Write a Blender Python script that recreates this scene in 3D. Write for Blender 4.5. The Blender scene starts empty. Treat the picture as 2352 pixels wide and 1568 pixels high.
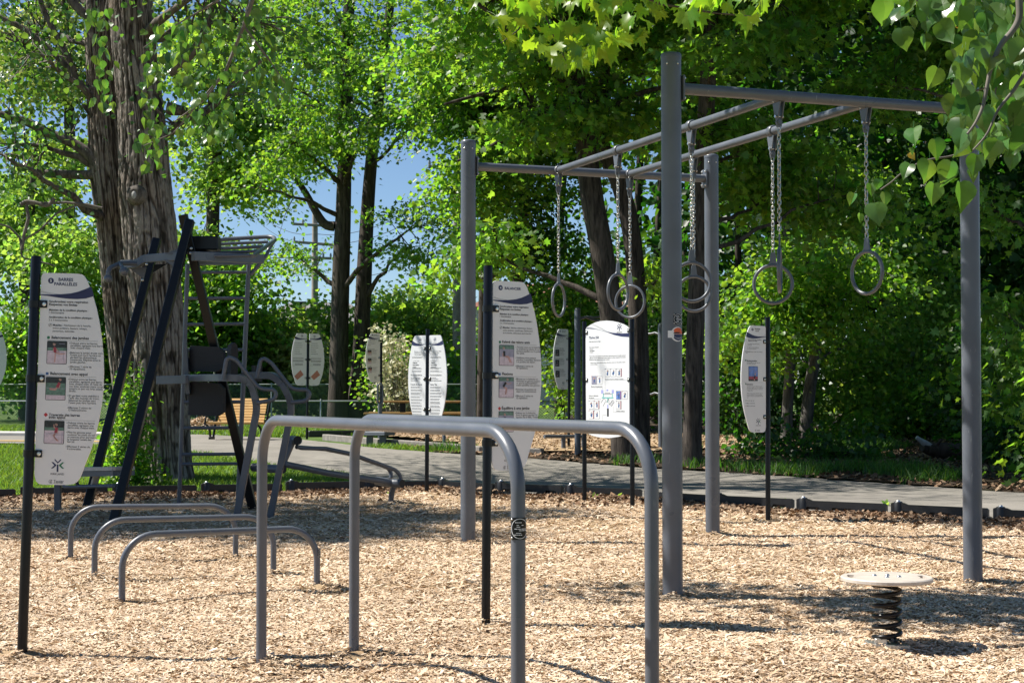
import bpy, math, random
import numpy as np
from mathutils import Vector, Matrix

# ---------------------------------------------------------------- camera, world, sun, exposure
SC = bpy.context.scene
COL = SC.collection
F, CX, CY, HZ, CAMZ = 3680.0, 1176.0, 784.0, 895.0, 1.5
PITCH = math.atan((HZ - CY) / F)
cam_d = bpy.data.cameras.new('camera')
cam = bpy.data.objects.new('camera', cam_d)
COL.objects.link(cam)
cam.location = (0, 0, CAMZ)
cam.rotation_euler = (math.pi / 2 + PITCH, 0, 0)
cam_d.sensor_width = 36.0
cam_d.lens = F / 2352.0 * 36.0
cam_d.clip_start, cam_d.clip_end = 0.1, 3000
SC.camera = cam

SUN_EL, SUN_AZ = math.radians(52), math.radians(-80)        # azimuth from +Y, clockwise: the sun stands left and a little behind the scene
SUN = Vector((math.cos(SUN_EL) * math.sin(SUN_AZ), math.cos(SUN_EL) * math.cos(SUN_AZ), math.sin(SUN_EL)))
world = bpy.data.worlds.new('World')
SC.world = world
world.use_nodes = True
wn = world.node_tree
for n in list(wn.nodes):
    wn.nodes.remove(n)
w_out = wn.nodes.new('ShaderNodeOutputWorld')
w_bg = wn.nodes.new('ShaderNodeBackground')
w_sky = wn.nodes.new('ShaderNodeTexSky')
w_sky.sky_type = 'NISHITA'
w_sky.sun_disc = False
w_sky.sun_elevation = SUN_EL
w_sky.sun_rotation = SUN_AZ
w_sky.altitude = 1800
w_sky.air_density = 1.0
w_sky.dust_density = 0.0
w_sky.ozone_density = 4.5
w_bg.inputs['Strength'].default_value = 0.065
wn.links.new(w_sky.outputs[0], w_bg.inputs['Color'])
wn.links.new(w_bg.outputs[0], w_out.inputs['Surface'])

sun_d = bpy.data.lights.new('sun', 'SUN')
sun_d.energy = 5.0
sun_d.angle = math.radians(0.53)
sun_d.color = (1.0, 0.95, 0.87)
sun = bpy.data.objects.new('sun', sun_d)
COL.objects.link(sun)
sun.rotation_euler = SUN.to_track_quat('Z', 'Y').to_euler()
sun.location = (-20, 10, 40)

SC.view_settings.view_transform = 'Standard'
SC.view_settings.look = 'None'
SC.view_settings.exposure = 0.9
SC.view_settings.gamma = 1.0
SC.view_settings.use_curve_mapping = False
SC.render.engine = 'CYCLES'
SC.cycles.max_bounces = 7
SC.cycles.diffuse_bounces = 3
SC.cycles.glossy_bounces = 2
SC.cycles.transmission_bounces = 5
SC.cycles.transparent_max_bounces = 4
SC.cycles.caustics_reflective = False
SC.cycles.caustics_refractive = False

R = np.random.default_rng(7)
random.seed(7)


# ---------------------------------------------------------------- placing: photo measurements to metres
def sstep(a, b, x):
    t = np.clip((np.asarray(x, float) - a) / (b - a), 0, 1)
    return t * t * (3 - 2 * t)


def vnoise(x, y, seed=0, px=0):
    """2-D value noise; px > 0 makes it periodic in x with px cells."""
    x = np.asarray(x, float); y = np.asarray(y, float)
    xi = np.floor(x).astype(np.int64); yi = np.floor(y).astype(np.int64)
    fx = x - xi; fy = y - yi
    fx = fx * fx * (3 - 2 * fx); fy = fy * fy * (3 - 2 * fy)

    def h(a, b):
        if px:
            a = a % px
        n = (a * 374761393 + b * 668265263 + seed * 1442695041) & 0xffffffff
        n = ((n ^ (n >> 13)) * 1274126177) & 0xffffffff
        return ((n ^ (n >> 16)) & 0xffff) / 65535.0
    return ((h(xi, yi) * (1 - fx) + h(xi + 1, yi) * fx) * (1 - fy)
            + (h(xi, yi + 1) * (1 - fx) + h(xi + 1, yi + 1) * fx) * fy)


def gz(y):
    """height of the terrain"""
    return -0.05 + 0.05 * sstep(17, 23, y) + 0.33 * sstep(23, 37, y)


BASES = [(-2.84, 9.28), (-.168, 10.3), (-1.393, 8.9), (.024, 6.3), (-.896, 9.08), (.565, 6.5), (-2.817, 11.57), (-1.484, 12.19), (-3.36, 12.9), (-1.98, 13.3), (-3.95, 14.34), (-2.507, 14.53),
         (1.178, 11.74), (3.64, 12.66), (-.435, 15.86), (2.108, 16.83), (2.21, 9.5), (2.96, 18.5), (-4.57, 18.4), (-5.36, 20.2), (-3.21, 19.9)]


def chip_h(x, y):
    x = np.asarray(x, float); y = np.asarray(y, float)
    m = 0.0
    for i, (bx, by) in enumerate(BASES):      # chips heaped a little round every foot, scooped on one side
        d2 = (x - bx) ** 2 + (y - by) ** 2
        m = m + 0.035 * np.exp(-d2 / .03) * (.7 + .6 * np.sin(i * 2.1 + 3 * np.arctan2(y - by, x - bx))) - .025 * np.exp(-((x - bx - .3 * math.sin(i)) ** 2 + (y - by + .35) ** 2) / .12)
    return m + 0.012 + 0.05 * (vnoise(np.asarray(x) * 1.1 + 9, np.asarray(y) * 1.1, 3) - 0.5) + 0.02 * (vnoise(np.asarray(x) * 3.7, np.asarray(y) * 3.7, 4) - 0.5)


cp, sp_ = math.cos(PITCH), math.sin(PITCH)


def at(px, py, Y):
    a = (px - CX) / F; b = (CY - py) / F
    s = Y / (cp - b * sp_)
    return Vector((s * a, Y, CAMZ + s * (sp_ + b * cp)))


def gp(px, py, zoff=0.0):
    """ground point seen at (px, py)"""
    a = (px - CX) / F; b = (CY - py) / F
    dz = sp_ + b * cp
    Y = 20.0
    for _ in range(30):
        s = (float(gz(Y)) - CAMZ) / dz
        Y = 0.5 * Y + 0.5 * s * (cp - b * sp_)
    return Vector((s * a, Y, float(gz(Y)) + zoff))


# ---------------------------------------------------------------- meshes
ORG = {}


def org(o):
    return ORG.get(o.name, Vector((0, 0, 0))) if o else Vector((0, 0, 0))


def tag(o, label=None, cat=None, group=None, kind=None):
    if label: o['label'] = label
    if cat: o['category'] = cat
    if group: o['group'] = group
    if kind: o['kind'] = kind
    return o


def thing(name, label, cat, loc=(0, 0, 0), rz=0.0, group=None, ry=0.0):
    o = bpy.data.objects.new(name, None)
    o.empty_display_size = 0.2
    COL.objects.link(o)
    o.location = loc
    o.rotation_euler = (0, ry, rz)
    ORG[o.name] = Vector(loc)
    return tag(o, label, cat, group)


class MB:
    def __init__(s):
        s.v, s.f, s.m, s.s = [], [], [], []

    def quad_mesh(s, verts, faces, smooth=False, mi=0):
        b = len(s.v)
        s.v.extend([tuple(p) for p in verts])
        for f in faces:
            s.f.append([i + b for i in f]); s.m.append(mi); s.s.append(smooth)

    def box(s, c, h, ax=None, bev=0.004, mi=0):
        """chamfered box: centre c, half sizes h, axes ax (3 unit vectors)"""
        c = Vector(c)
        ax = ax or (Vector((1, 0, 0)), Vector((0, 1, 0)), Vector((0, 0, 1)))
        bev = min(bev, min(h) * 0.45)
        P = {}
        base = len(s.v)
        for sx in (-1, 1):
            for sy in (-1, 1):
                for sz in (-1, 1):
                    for k in range(3):
                        d = [sx * (h[0] - bev), sy * (h[1] - bev), sz * (h[2] - bev)]
                        d[k] = (sx, sy, sz)[k] * h[k]
                        P[(sx, sy, sz, k)] = len(s.v)
                        s.v.append(tuple(c + ax[0] * d[0] + ax[1] * d[1] + ax[2] * d[2]))

        def face(ids):
            p = [Vector(s.v[i]) for i in ids]
            n = (p[1] - p[0]).cross(p[2] - p[0])
            m = sum(p, Vector()) / len(p)
            if n.dot(m - c) < 0: ids = ids[::-1]
            s.f.append(list(ids)); s.m.append(mi); s.s.append(False)
        for k in range(3):
            o = [i for i in range(3) if i != k]
            for sg in (-1, 1):
                ids = []
                for a, b in ((-1, -1), (1, -1), (1, 1), (-1, 1)):
                    t = [0, 0, 0]; t[k] = sg; t[o[0]] = a; t[o[1]] = b
                    ids.append(P[(t[0], t[1], t[2], k)])
                face(ids)
            for a in (-1, 1):
                for b in (-1, 1):
                    t0 = [0, 0, 0]; t0[o[0]] = a; t0[o[1]] = b
                    t1 = list(t0); t0[k] = -1; t1[k] = 1
                    face([P[(*t0, o[0])], P[(*t1, o[0])], P[(*t1, o[1])], P[(*t0, o[1])]])
        for sx in (-1, 1):
            for sy in (-1, 1):
                for sz in (-1, 1):
                    face([P[(sx, sy, sz, k)] for k in range(3)])
        return s

    def bar(s, p0, p1, w, t, up=(0, 0, 1), bev=0.004, mi=0):
        """square bar from p0 to p1, w wide sideways, t thick along up"""
        p0 = Vector(p0); p1 = Vector(p1)
        d = p1 - p0; L = d.length; d.normalize()
        x = d.cross(Vector(up))
        if x.length < 1e-4: x = d.cross(Vector((0, 1, 0)))
        x.normalize(); u = x.cross(d)
        return s.box((p0 + p1) / 2, (w / 2, L / 2, t / 2), (x, d, u), bev, mi)

    def tube(s, pts, r, n=12, cap=True, mi=0, flat_ref=None):
        pts = [Vector(p) for p in pts]
        rr = [r] * len(pts) if not hasattr(r, '__len__') else list(r)
        N = len(pts)
        T = []
        for i in range(N):
            a = pts[max(i - 1, 0)]; b = pts[min(i + 1, N - 1)]
            T.append((b - a).normalized())
        ref = Vector(flat_ref) if flat_ref else (Vector((0, 0, 1)) if abs(T[0].z) < 0.9 else Vector((1, 0, 0)))
        x = T[0].cross(ref).normalized()
        base = len(s.v)
        rings = []
        for i in range(N):
            x = (x - T[i] * x.dot(T[i]))
            x = x.normalized() if x.length > 1e-6 else T[i].orthogonal().normalized()
            y = T[i].cross(x)
            ring = []
            for k in range(n):
                a = 2 * math.pi * k / n
                ring.append(len(s.v))
                s.v.append(tuple(pts[i] + (x * math.cos(a) + y * math.sin(a)) * rr[i]))
            rings.append(ring)
        for i in range(N - 1):
            for k in range(n):
                k2 = (k + 1) % n
                s.f.append([rings[i][k], rings[i][k2], rings[i + 1][k2], rings[i + 1][k]]); s.m.append(mi); s.s.append(True)
        if cap:
            for ring, rev in ((rings[0], True), (rings[-1], False)):
                ids = []
                for i in ring:
                    ids.append(len(s.v)); s.v.append(s.v[i])
                s.f.append(ids[::-1] if rev else ids); s.m.append(mi); s.s.append(False)
        return s

    def lathe(s, c, prof, n=24, ax=(0, 0, 1), mi=0, smooth=True):
        """prof: (radius, height) pairs along ax"""
        c = Vector(c); a = Vector(ax).normalized()
        x = a.orthogonal().normalized(); y = a.cross(x)
        rings = []
        for (r, h) in prof:
            ring = []
            for k in range(n):
                t = 2 * math.pi * k / n
                ring.append(len(s.v)); s.v.append(tuple(c + a * h + (x * math.cos(t) + y * math.sin(t)) * r))
            rings.append(ring)
        for i in range(len(prof) - 1):
            for k in range(n):
                k2 = (k + 1) % n
                s.f.append([rings[i][k], rings[i][k2], rings[i + 1][k2], rings[i + 1][k]]); s.m.append(mi); s.s.append(smooth)
        for ring, rev in ((rings[0], True), (rings[-1], False)):
            ids = []
            for i in ring:
                ids.append(len(s.v)); s.v.append(s.v[i])
            s.f.append(ids[::-1] if rev else ids); s.m.append(mi); s.s.append(False)
        return s

    def ball(s, c, r, n=14, mi=0):
        prof = [(max(1e-4, r * math.sin(math.pi * i / 9)), -r * math.cos(math.pi * i / 9)) for i in range(10)]
        return s.lathe(c, prof, n, mi=mi)

    def prism(s, poly, o, ux, uy, t, mi=0):
        """polygon (u, v) in the plane o + u*ux + v*uy, thickness t along ux x uy, centred"""
        o = Vector(o); ux = Vector(ux); uy = Vector(uy); n = ux.cross(uy).normalized()
        a = sum(poly[i][0] * poly[(i + 1) % len(poly)][1] - poly[(i + 1) % len(poly)][0] * poly[i][1] for i in range(len(poly)))
        if a < 0: poly = poly[::-1]
        k = len(poly); b = len(s.v)
        for sg in (1, -1):
            for (u, v) in poly:
                s.v.append(tuple(o + ux * u + uy * v + n * (sg * t / 2)))
        s.f.append(list(range(b, b + k))); s.m.append(mi); s.s.append(False)
        s.f.append(list(range(b + 2 * k - 1, b + k - 1, -1))); s.m.append(mi); s.s.append(False)
        for i in range(k):
            j = (i + 1) % k
            s.f.append([b + i, b + k + i, b + k + j, b + j]); s.m.append(mi); s.s.append(False)
        return s

    def poly(s, pts3, mi=0):
        b = len(s.v); s.v.extend([tuple(p) for p in pts3])
        s.f.append(list(range(b, b + len(pts3)))); s.m.append(mi); s.s.append(False)
        return s

    def mesh(s, name, mats, off=(0, 0, 0)):
        me = bpy.data.meshes.new(name)
        ox, oy, oz = off
        me.from_pydata([(v[0] - ox, v[1] - oy, v[2] - oz) for v in s.v], [], s.f)
        for m in (mats if isinstance(mats, (list, tuple)) else [mats]): me.materials.append(m)
        me.polygons.foreach_set('material_index', s.m)
        me.polygons.foreach_set('use_smooth', s.s)
        me.update()
        return me

    def build(s, name, mats, parent=None, local=False, kind=None, label=None):
        o = Vector((0, 0, 0)) if local else org(parent)
        ob = bpy.data.objects.new(name, s.mesh(name, mats, o))
        COL.objects.link(ob)
        ob.parent = parent
        ORG[ob.name] = o
        if kind: ob['kind'] = kind
        if label: ob['label'] = label
        return ob


def np_mesh(name, V, tris, mat, parent=None, kind=None, smooth=False, off=None, mats=None, midx=None):
    """big mesh from arrays; tris may be (n,3) or (n,4)"""
    V = np.asarray(V, np.float32)
    o = np.array(off if off is not None else org(parent), np.float32)
    V = V - o
    T = np.asarray(tris, np.int32)
    k = T.shape[1]
    me = bpy.data.meshes.new(name)
    me.vertices.add(len(V)); me.vertices.foreach_set('co', V.ravel())
    me.loops.add(T.size); me.loops.foreach_set('vertex_index', T.ravel())
    me.polygons.add(len(T))
    me.polygons.foreach_set('loop_start', np.arange(0, T.size, k, dtype=np.int32))
    me.polygons.foreach_set('loop_total', np.full(len(T), k, np.int32))
    if smooth: me.polygons.foreach_set('use_smooth', np.ones(len(T), bool))
    for m in (mats or [mat]): me.materials.append(m)
    if midx is not None: me.polygons.foreach_set('material_index', np.asarray(midx, np.int32))
    me.update(calc_edges=True)
    ob = bpy.data.objects.new(name, me)
    COL.objects.link(ob)
    ob.parent = parent
    ORG[ob.name] = Vector(o)
    if kind: ob['kind'] = kind
    return ob


def fillet(pts, rad, n=6):
    """round the inner corners of a polyline"""
    pts = [Vector(p) for p in pts]
    out = [pts[0]]
    for i in range(1, len(pts) - 1):
        r = rad[i - 1] if hasattr(rad, '__len__') else rad
        a, b, c = pts[i - 1], pts[i], pts[i + 1]
        u = (a - b); w = (c - b)
        lu, lw = u.length, w.length
        u.normalize(); w.normalize()
        ang = math.acos(max(-1, min(1, u.dot(w))))
        if ang > math.pi - 0.02: out.append(b); continue
        t = min(r / math.tan(ang / 2), lu * 0.48, lw * 0.48)
        rr = t * math.tan(ang / 2)
        ctr = b + (u + w).normalized() * (rr / math.sin(ang / 2))
        p0 = b + u * t; p1 = b + w * t
        v0 = p0 - ctr; v1 = p1 - ctr
        for k in range(n + 1):
            q = v0.lerp(v1, k / n)
            om = v0.angle(v1) if v0.length > 1e-6 else 0.0
            if om > 1e-4:
                q = v0 * (math.sin((1 - k / n) * om) / math.sin(om)) + v1 * (math.sin(k / n * om) / math.sin(om))
            out.append(ctr + q)
    out.append(pts[-1])
    return out


def copy_part(src, parent, name=None):
    c = src.copy()
    COL.objects.link(c)
    c.parent = parent
    ORG[c.name] = org(src)
    return c


# ---------------------------------------------------------------- materials
def nt(name):
    m = bpy.data.materials.new(name)
    m.use_nodes = True
    t = m.node_tree
    for n in list(t.nodes): t.nodes.remove(n)
    out = t.nodes.new('ShaderNodeOutputMaterial')
    return m, t, out


def N(t, typ, **kw):
    n = t.nodes.new(typ)
    for k, v in kw.items():
        if k.startswith('_'):
            n.inputs[k[1:].replace('_', ' ')].default_value = v
        else:
            setattr(n, k, v)
    return n


def ramp(t, fac, stops):
    r = t.nodes.new('ShaderNodeValToRGB')
    el = r.color_ramp.elements
    while len(el) < len(stops): el.new(0.5)
    for e, (p, c) in zip(el, stops):
        e.position = p; e.color = (*c, 1)
    t.links.new(fac, r.inputs[0])
    return r.outputs[0]


def simple(name, col, rough=0.5, metal=0.0, var=0.08, scale=20, bump=0.0, bscale=200, spec=0.5, coat=0.0):
    m, t, out = nt(name)
    p = N(t, 'ShaderNodeBsdfPrincipled')
    p.inputs['Roughness'].default_value = rough
    p.inputs['Metallic'].default_value = metal
    p.inputs['Specular IOR Level'].default_value = spec
    p.inputs['Coat Weight'].default_value = coat
    tc = N(t, 'ShaderNodeTexCoord')
    n1 = N(t, 'ShaderNodeTexNoise', _Scale=scale, _Detail=5.0)
    t.links.new(tc.outputs['Object'], n1.inputs['Vector'])
    c = ramp(t, n1.outputs[0], [(0.3, [x * (1 - var) for x in col]), (0.7, [min(1, x * (1 + var)) for x in col])])
    t.links.new(c, p.inputs['Base Color'])
    if bump:
        n2 = N(t, 'ShaderNodeTexNoise', _Scale=bscale, _Detail=2.0)
        t.links.new(tc.outputs['Object'], n2.inputs['Vector'])
        b = N(t, 'ShaderNodeBump', _Strength=bump, _Distance=0.002)
        t.links.new(n2.outputs[0], b.inputs['Height'])
        t.links.new(b.outputs[0], p.inputs['Normal'])
    t.links.new(p.outputs[0], out.inputs[0])
    return m


def leaf_mat(name, col, trans, rough=0.4, tw=0.45, hv=0.03, vv=0.45):
    m, t, out = nt(name)
    geo = N(t, 'ShaderNodeNewGeometry')
    rnd = geo.outputs['Random Per Island']
    oi = N(t, 'ShaderNodeObjectInfo')
    add = N(t, 'ShaderNodeMath', operation='ADD')
    t.links.new(rnd, add.inputs[0]); t.links.new(oi.outputs['Random'], add.inputs[1])
    fr = N(t, 'ShaderNodeMath', operation='FRACT')
    t.links.new(add.outputs[0], fr.inputs[0])
    wn_ = N(t, 'ShaderNodeTexWhiteNoise', noise_dimensions='1D')
    t.links.new(fr.outputs[0], wn_.inputs['W'])

    def vary(c):
        h = N(t, 'ShaderNodeHueSaturation')
        h.inputs['Color'].default_value = (*c, 1)
        a = N(t, 'ShaderNodeMapRange')
        a.inputs[3].default_value = 0.5 - hv; a.inputs[4].default_value = 0.5 + hv * 0.6
        t.links.new(wn_.outputs['Value'], a.inputs[0]); t.links.new(a.outputs[0], h.inputs['Hue'])
        b = N(t, 'ShaderNodeMapRange')
        b.inputs[3].default_value = 1 - vv * 0.8; b.inputs[4].default_value = 1 + vv
        t.links.new(fr.outputs[0], b.inputs[0]); t.links.new(b.outputs[0], h.inputs['Value'])
        return h.outputs[0]
    p = N(t, 'ShaderNodeBsdfPrincipled')
    p.inputs['Roughness'].default_value = rough
    p.inputs['Specular IOR Level'].default_value = 0.45
    t.links.new(vary(col), p.inputs['Base Color'])
    tr = N(t, 'ShaderNodeBsdfTranslucent')
    t.links.new(vary(trans), tr.inputs['Color'])
    mx = N(t, 'ShaderNodeMixShader')
    mx.inputs[0].default_value = tw
    t.links.new(p.outputs[0], mx.inputs[1]); t.links.new(tr.outputs[0], mx.inputs[2])
    t.links.new(mx.outputs[0], out.inputs[0])
    return m


def bark_mat(name, dark, light, sx=14.0, sz=2.2, bump=0.9, dist=0.03, tint=None):
    m, t, out = nt(name)
    tc = N(t, 'ShaderNodeTexCoord')
    mp = N(t, 'ShaderNodeMapping')
    mp.inputs['Scale'].default_value = (sx, sx, sz)
    t.links.new(tc.outputs['Object'], mp.inputs[0])
    n1 = N(t, 'ShaderNodeTexNoise', _Scale=1.0, _Detail=6.0, _Roughness=0.65, _Distortion=0.6)
    t.links.new(mp.outputs[0], n1.inputs['Vector'])
    n2 = N(t, 'ShaderNodeTexNoise', _Scale=1.3, _Detail=3.0)
    t.links.new(tc.outputs['Object'], n2.inputs['Vector'])
    c = ramp(t, n1.outputs[0], [(0.35, dark), (0.5, [(a + b) / 2 for a, b in zip(dark, light)]), (0.68, light)])
    mix = N(t, 'ShaderNodeMixRGB', blend_type='MULTIPLY')
    mix.inputs[0].default_value = 0.6
    t.links.new(c, mix.inputs[1])
    t.links.new(ramp(t, n2.outputs[0], [(0.3, (0.55, 0.5, 0.45)), (0.6, (1, 1, 1))]), mix.inputs[2])
    p = N(t, 'ShaderNodeBsdfPrincipled')
    p.inputs['Roughness'].default_value = 0.85
    p.inputs['Specular IOR Level'].default_value = 0.25
    t.links.new(mix.outputs[0], p.inputs['Base Color'])
    b = N(t, 'ShaderNodeBump', _Strength=bump, _Distance=dist)
    t.links.new(n1.outputs[0], b.inputs['Height'])
    t.links.new(b.outputs[0], p.inputs['Normal'])
    t.links.new(p.outputs[0], out.inputs[0])
    return m


def island_mat(name, cols, rough=0.8, spec=0.2, nscale=60):
    """random colour of each loose piece (chips, litter)"""
    m, t, out = nt(name)
    geo = N(t, 'ShaderNodeNewGeometry')
    st = [(i / (len(cols) - 1) * 0.98 + 0.01, c) for i, c in enumerate(cols)]
    c = ramp(t, geo.outputs['Random Per Island'], st)
    tc = N(t, 'ShaderNodeTexCoord')
    n1 = N(t, 'ShaderNodeTexNoise', _Scale=0.9, _Detail=4.0)
    t.links.new(tc.outputs['Object'], n1.inputs['Vector'])
    mix = N(t, 'ShaderNodeMixRGB', blend_type='MULTIPLY')
    mix.inputs[0].default_value = 0.5
    t.links.new(c, mix.inputs[1])
    t.links.new(ramp(t, n1.outputs[0], [(0.3, (0.62, 0.54, 0.46)), (0.6, (1, 1, 1))]), mix.inputs[2])
    p = N(t, 'ShaderNodeBsdfPrincipled')
    p.inputs['Roughness'].default_value = rough
    p.inputs['Specular IOR Level'].default_value = spec
    t.links.new(mix.outputs[0], p.inputs['Base Color'])
    t.links.new(p.outputs[0], out.inputs[0])
    return m


def ground_mat(name, stops, scale=3.0, fine=40.0, bump=0.4, dist=0.02, rough=0.95, stops2=None, amt=0.6):
    m, t, out = nt(name)
    tc = N(t, 'ShaderNodeTexCoord')
    n1 = N(t, 'ShaderNodeTexNoise', _Scale=scale, _Detail=7.0, _Roughness=0.65)
    t.links.new(tc.outputs['Object'], n1.inputs['Vector'])
    c1 = ramp(t, n1.outputs[0], stops)
    n2 = N(t, 'ShaderNodeTexNoise', _Scale=fine, _Detail=5.0, _Roughness=0.7)
    t.links.new(tc.outputs['Object'], n2.inputs['Vector'])
    mix = N(t, 'ShaderNodeMixRGB', blend_type='MULTIPLY')
    mix.inputs[0].default_value = amt
    t.links.new(c1, mix.inputs[1])
    t.links.new(ramp(t, n2.outputs[0], stops2 or [(0.35, (0.45, 0.45, 0.45)), (0.65, (1, 1, 1))]), mix.inputs[2])
    p = N(t, 'ShaderNodeBsdfPrincipled')
    p.inputs['Roughness'].default_value = rough
    p.inputs['Specular IOR Level'].default_value = 0.2
    t.links.new(mix.outputs[0], p.inputs['Base Color'])
    b = N(t, 'ShaderNodeBump', _Strength=bump, _Distance=dist)
    t.links.new(n2.outputs[0], b.inputs['Height'])
    t.links.new(b.outputs[0], p.inputs['Normal'])
    t.links.new(p.outputs[0], out.inputs[0])
    return m


M = {}
M['grey'] = simple('grey_powder_coat', (0.11, 0.121, 0.142), 0.36, 0.0, 0.06, 6, 0.12, 500)
def worn_paint(name, col, rough):
    m, t, out = nt(name)
    tc = N(t, 'ShaderNodeTexCoord')
    n1 = N(t, 'ShaderNodeTexNoise', _Scale=5.0, _Detail=5.0)
    t.links.new(tc.outputs['Object'], n1.inputs['Vector'])
    c = ramp(t, n1.outputs[0], [(0.3, [x * .9 for x in col]), (0.7, [x * 1.1 for x in col])])
    mp = N(t, 'ShaderNodeMapping'); mp.inputs['Scale'].default_value = (60, 60, 7)
    t.links.new(tc.outputs['Object'], mp.inputs[0])
    n2 = N(t, 'ShaderNodeTexNoise', _Scale=1.0, _Detail=3.0, _Distortion=1.5)
    t.links.new(mp.outputs[0], n2.inputs['Vector'])
    n4 = N(t, 'ShaderNodeTexNoise', _Scale=2.3, _Detail=2.0)
    t.links.new(tc.outputs['Object'], n4.inputs['Vector'])
    ml = N(t, 'ShaderNodeMath', operation='MULTIPLY')
    t.links.new(ramp(t, n2.outputs[0], [(0.66, (0, 0, 0)), (0.72, (1, 1, 1))]), ml.inputs[0])
    t.links.new(ramp(t, n4.outputs[0], [(0.5, (0, 0, 0)), (0.62, (.6, .6, .6))]), ml.inputs[1])
    mx = N(t, 'ShaderNodeMixRGB'); mx.inputs[2].default_value = (.30, .31, .32, 1)
    t.links.new(ml.outputs[0], mx.inputs[0]); t.links.new(c, mx.inputs[1])
    p = N(t, 'ShaderNodeBsdfPrincipled')
    t.links.new(mx.outputs[0], p.inputs['Base Color'])
    t.links.new(ramp(t, n4.outputs[0], [(0.3, (rough - .08,) * 3), (0.7, (rough + .1,) * 3)]), p.inputs['Roughness'])
    n3 = N(t, 'ShaderNodeTexNoise', _Scale=420.0, _Detail=2.0)
    t.links.new(tc.outputs['Object'], n3.inputs['Vector'])
    b = N(t, 'ShaderNodeBump', _Strength=0.14, _Distance=0.002)
    t.links.new(n3.outputs[0], b.inputs['Height']); t.links.new(b.outputs[0], p.inputs['Normal'])
    t.links.new(p.outputs[0], out.inputs[0])
    return m


M['grey'] = worn_paint('grey_powder_coat', (0.095, 0.106, 0.127), 0.34)
M['black'] = simple('black_paint', (0.005, 0.0055, 0.007), 0.3, 0.0, 0.2, 12, 0.05, 300, spec=0.28)
M['blackplastic'] = simple('black_recycled_plastic', (0.012, 0.0125, 0.014), 0.42, 0.0, 0.3, 9, 0.2, 120)
M['rubber'] = simple('black_rubber', (0.012, 0.012, 0.013), 0.7, 0.0, 0.2, 30, 0.3, 400)
M['steel'] = simple('galvanised_steel', (0.48, 0.48, 0.46), 0.38, 0.85, 0.2, 60)
M['bolt'] = simple('bolt_steel', (0.62, 0.62, 0.6), 0.3, 0.9, 0.1, 60)
M['white'] = simple('white_sign_plastic', (0.67, 0.69, 0.71), 0.35, 0.0, 0.04, 2.2, spec=0.45)
M['ink'] = simple('dark_ink', (0.022, 0.024, 0.03), 0.6, var=0.02)
M['soft'] = simple('grey_ink', (0.03, 0.032, 0.038), 0.6, var=0.02)
M['navy'] = simple('navy_ink', (0.018, 0.024, 0.085), 0.5, var=0.02)
M['green'] = simple('green_ink', (0.02, 0.17, 0.085), 0.5, var=0.02)
M['blue'] = simple('blue_ink', (0.03, 0.10, 0.27), 0.5, var=0.02)
M['red'] = simple('red_ink', (0.45, 0.025, 0.03), 0.5, var=0.02)
M['terracotta'] = simple('terracotta_ink', (0.42, 0.17, 0.12), 0.5, var=0.15, scale=60)
M['teal'] = simple('teal_ink', (0.08, 0.42, 0.40), 0.5, var=0.02)
M['lilac'] = simple('lilac_ink', (0.34, 0.36, 0.66), 0.5, var=0.02)
M['orange'] = simple('orange_ink', (0.62, 0.10, 0.02), 0.45, var=0.06)
M['ph_dark'] = simple('photo_trees', (0.02, 0.025, 0.028), 0.4, var=0.6, scale=70)
M['ph_grass'] = simple('photo_grass', (0.11, 0.20, 0.16), 0.4, var=0.35, scale=60)
M['ph_sand'] = simple('photo_sand', (0.56, 0.48, 0.55), 0.4, var=0.15, scale=80)
M['ph_lake'] = simple('photo_haze', (0.27, 0.27, 0.36), 0.4, var=0.2, scale=50)
M['ph_sky'] = simple('photo_sky', (0.12, 0.22, 0.55), 0.4, var=0.35, scale=20)
M['ph_skin'] = simple('photo_skin', (0.48, 0.28, 0.25), 0.4, var=0.1)
M['ph_top'] = simple('photo_top', (0.30, 0.035, 0.06), 0.4, var=0.1)
M['ph_black'] = simple('photo_black', (0.01, 0.01, 0.014), 0.4, var=0.1)
M['ph_hair'] = simple('photo_hair', (0.35, 0.25, 0.2), 0.4, var=0.1)
M['cream'] = simple('cream_plastic', (0.50, 0.45, 0.39), 0.5, 0.0, 0.12, 14, 0.15, 90)
M['slat'] = simple('varnished_slats', (0.56, 0.33, 0.10), 0.5, 0.0, 0.2, 7)
M['plank'] = simple('brown_plank', (0.34, 0.20, 0.065), 0.6, 0.0, 0.25, 7)
M['timber'] = simple('weathered_timber', (0.22, 0.20, 0.18), 0.85, 0.0, 0.3, 8, 0.5, 60)
M['utility'] = simple('utility_pole_wood', (0.30, 0.27, 0.24), 0.85, 0.0, 0.2, 5)
M['galv'] = simple('fence_galvanised', (0.34, 0.37, 0.37), 0.45, 0.6, 0.1, 20)
M['mesh'] = simple('fence_mesh_wire', (0.10, 0.16, 0.13), 0.5, 0.2, 0.2, 20)
M['knot'] = simple('bare_pale_wood', (0.36, 0.35, 0.34), 0.8, 0.0, 0.2, 14)
M['log'] = bark_mat('log_bark', (0.03, 0.022, 0.016), (0.12, 0.09, 0.07), 10, 6)
M['shingle'] = ground_mat('roof_shingles', [(0.3, (0.20, 0.19, 0.19)), (0.7, (0.30, 0.29, 0.28))], 2, 14, 0.3)
M['shingle_red'] = ground_mat('red_roof_shingles', [(0.3, (0.22, 0.10, 0.07)), (0.7, (0.34, 0.17, 0.12))], 2, 14, 0.3)
M['wall'] = simple('house_brick', (0.34, 0.19, 0.13), 0.9, 0, 0.25, 9)
M['siding'] = simple('house_siding', (0.55, 0.53, 0.50), 0.8, 0, 0.05, 5)
M['glass'] = simple('window_glass', (0.03, 0.04, 0.05), 0.08, 0, 0.1, 2)
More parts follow.
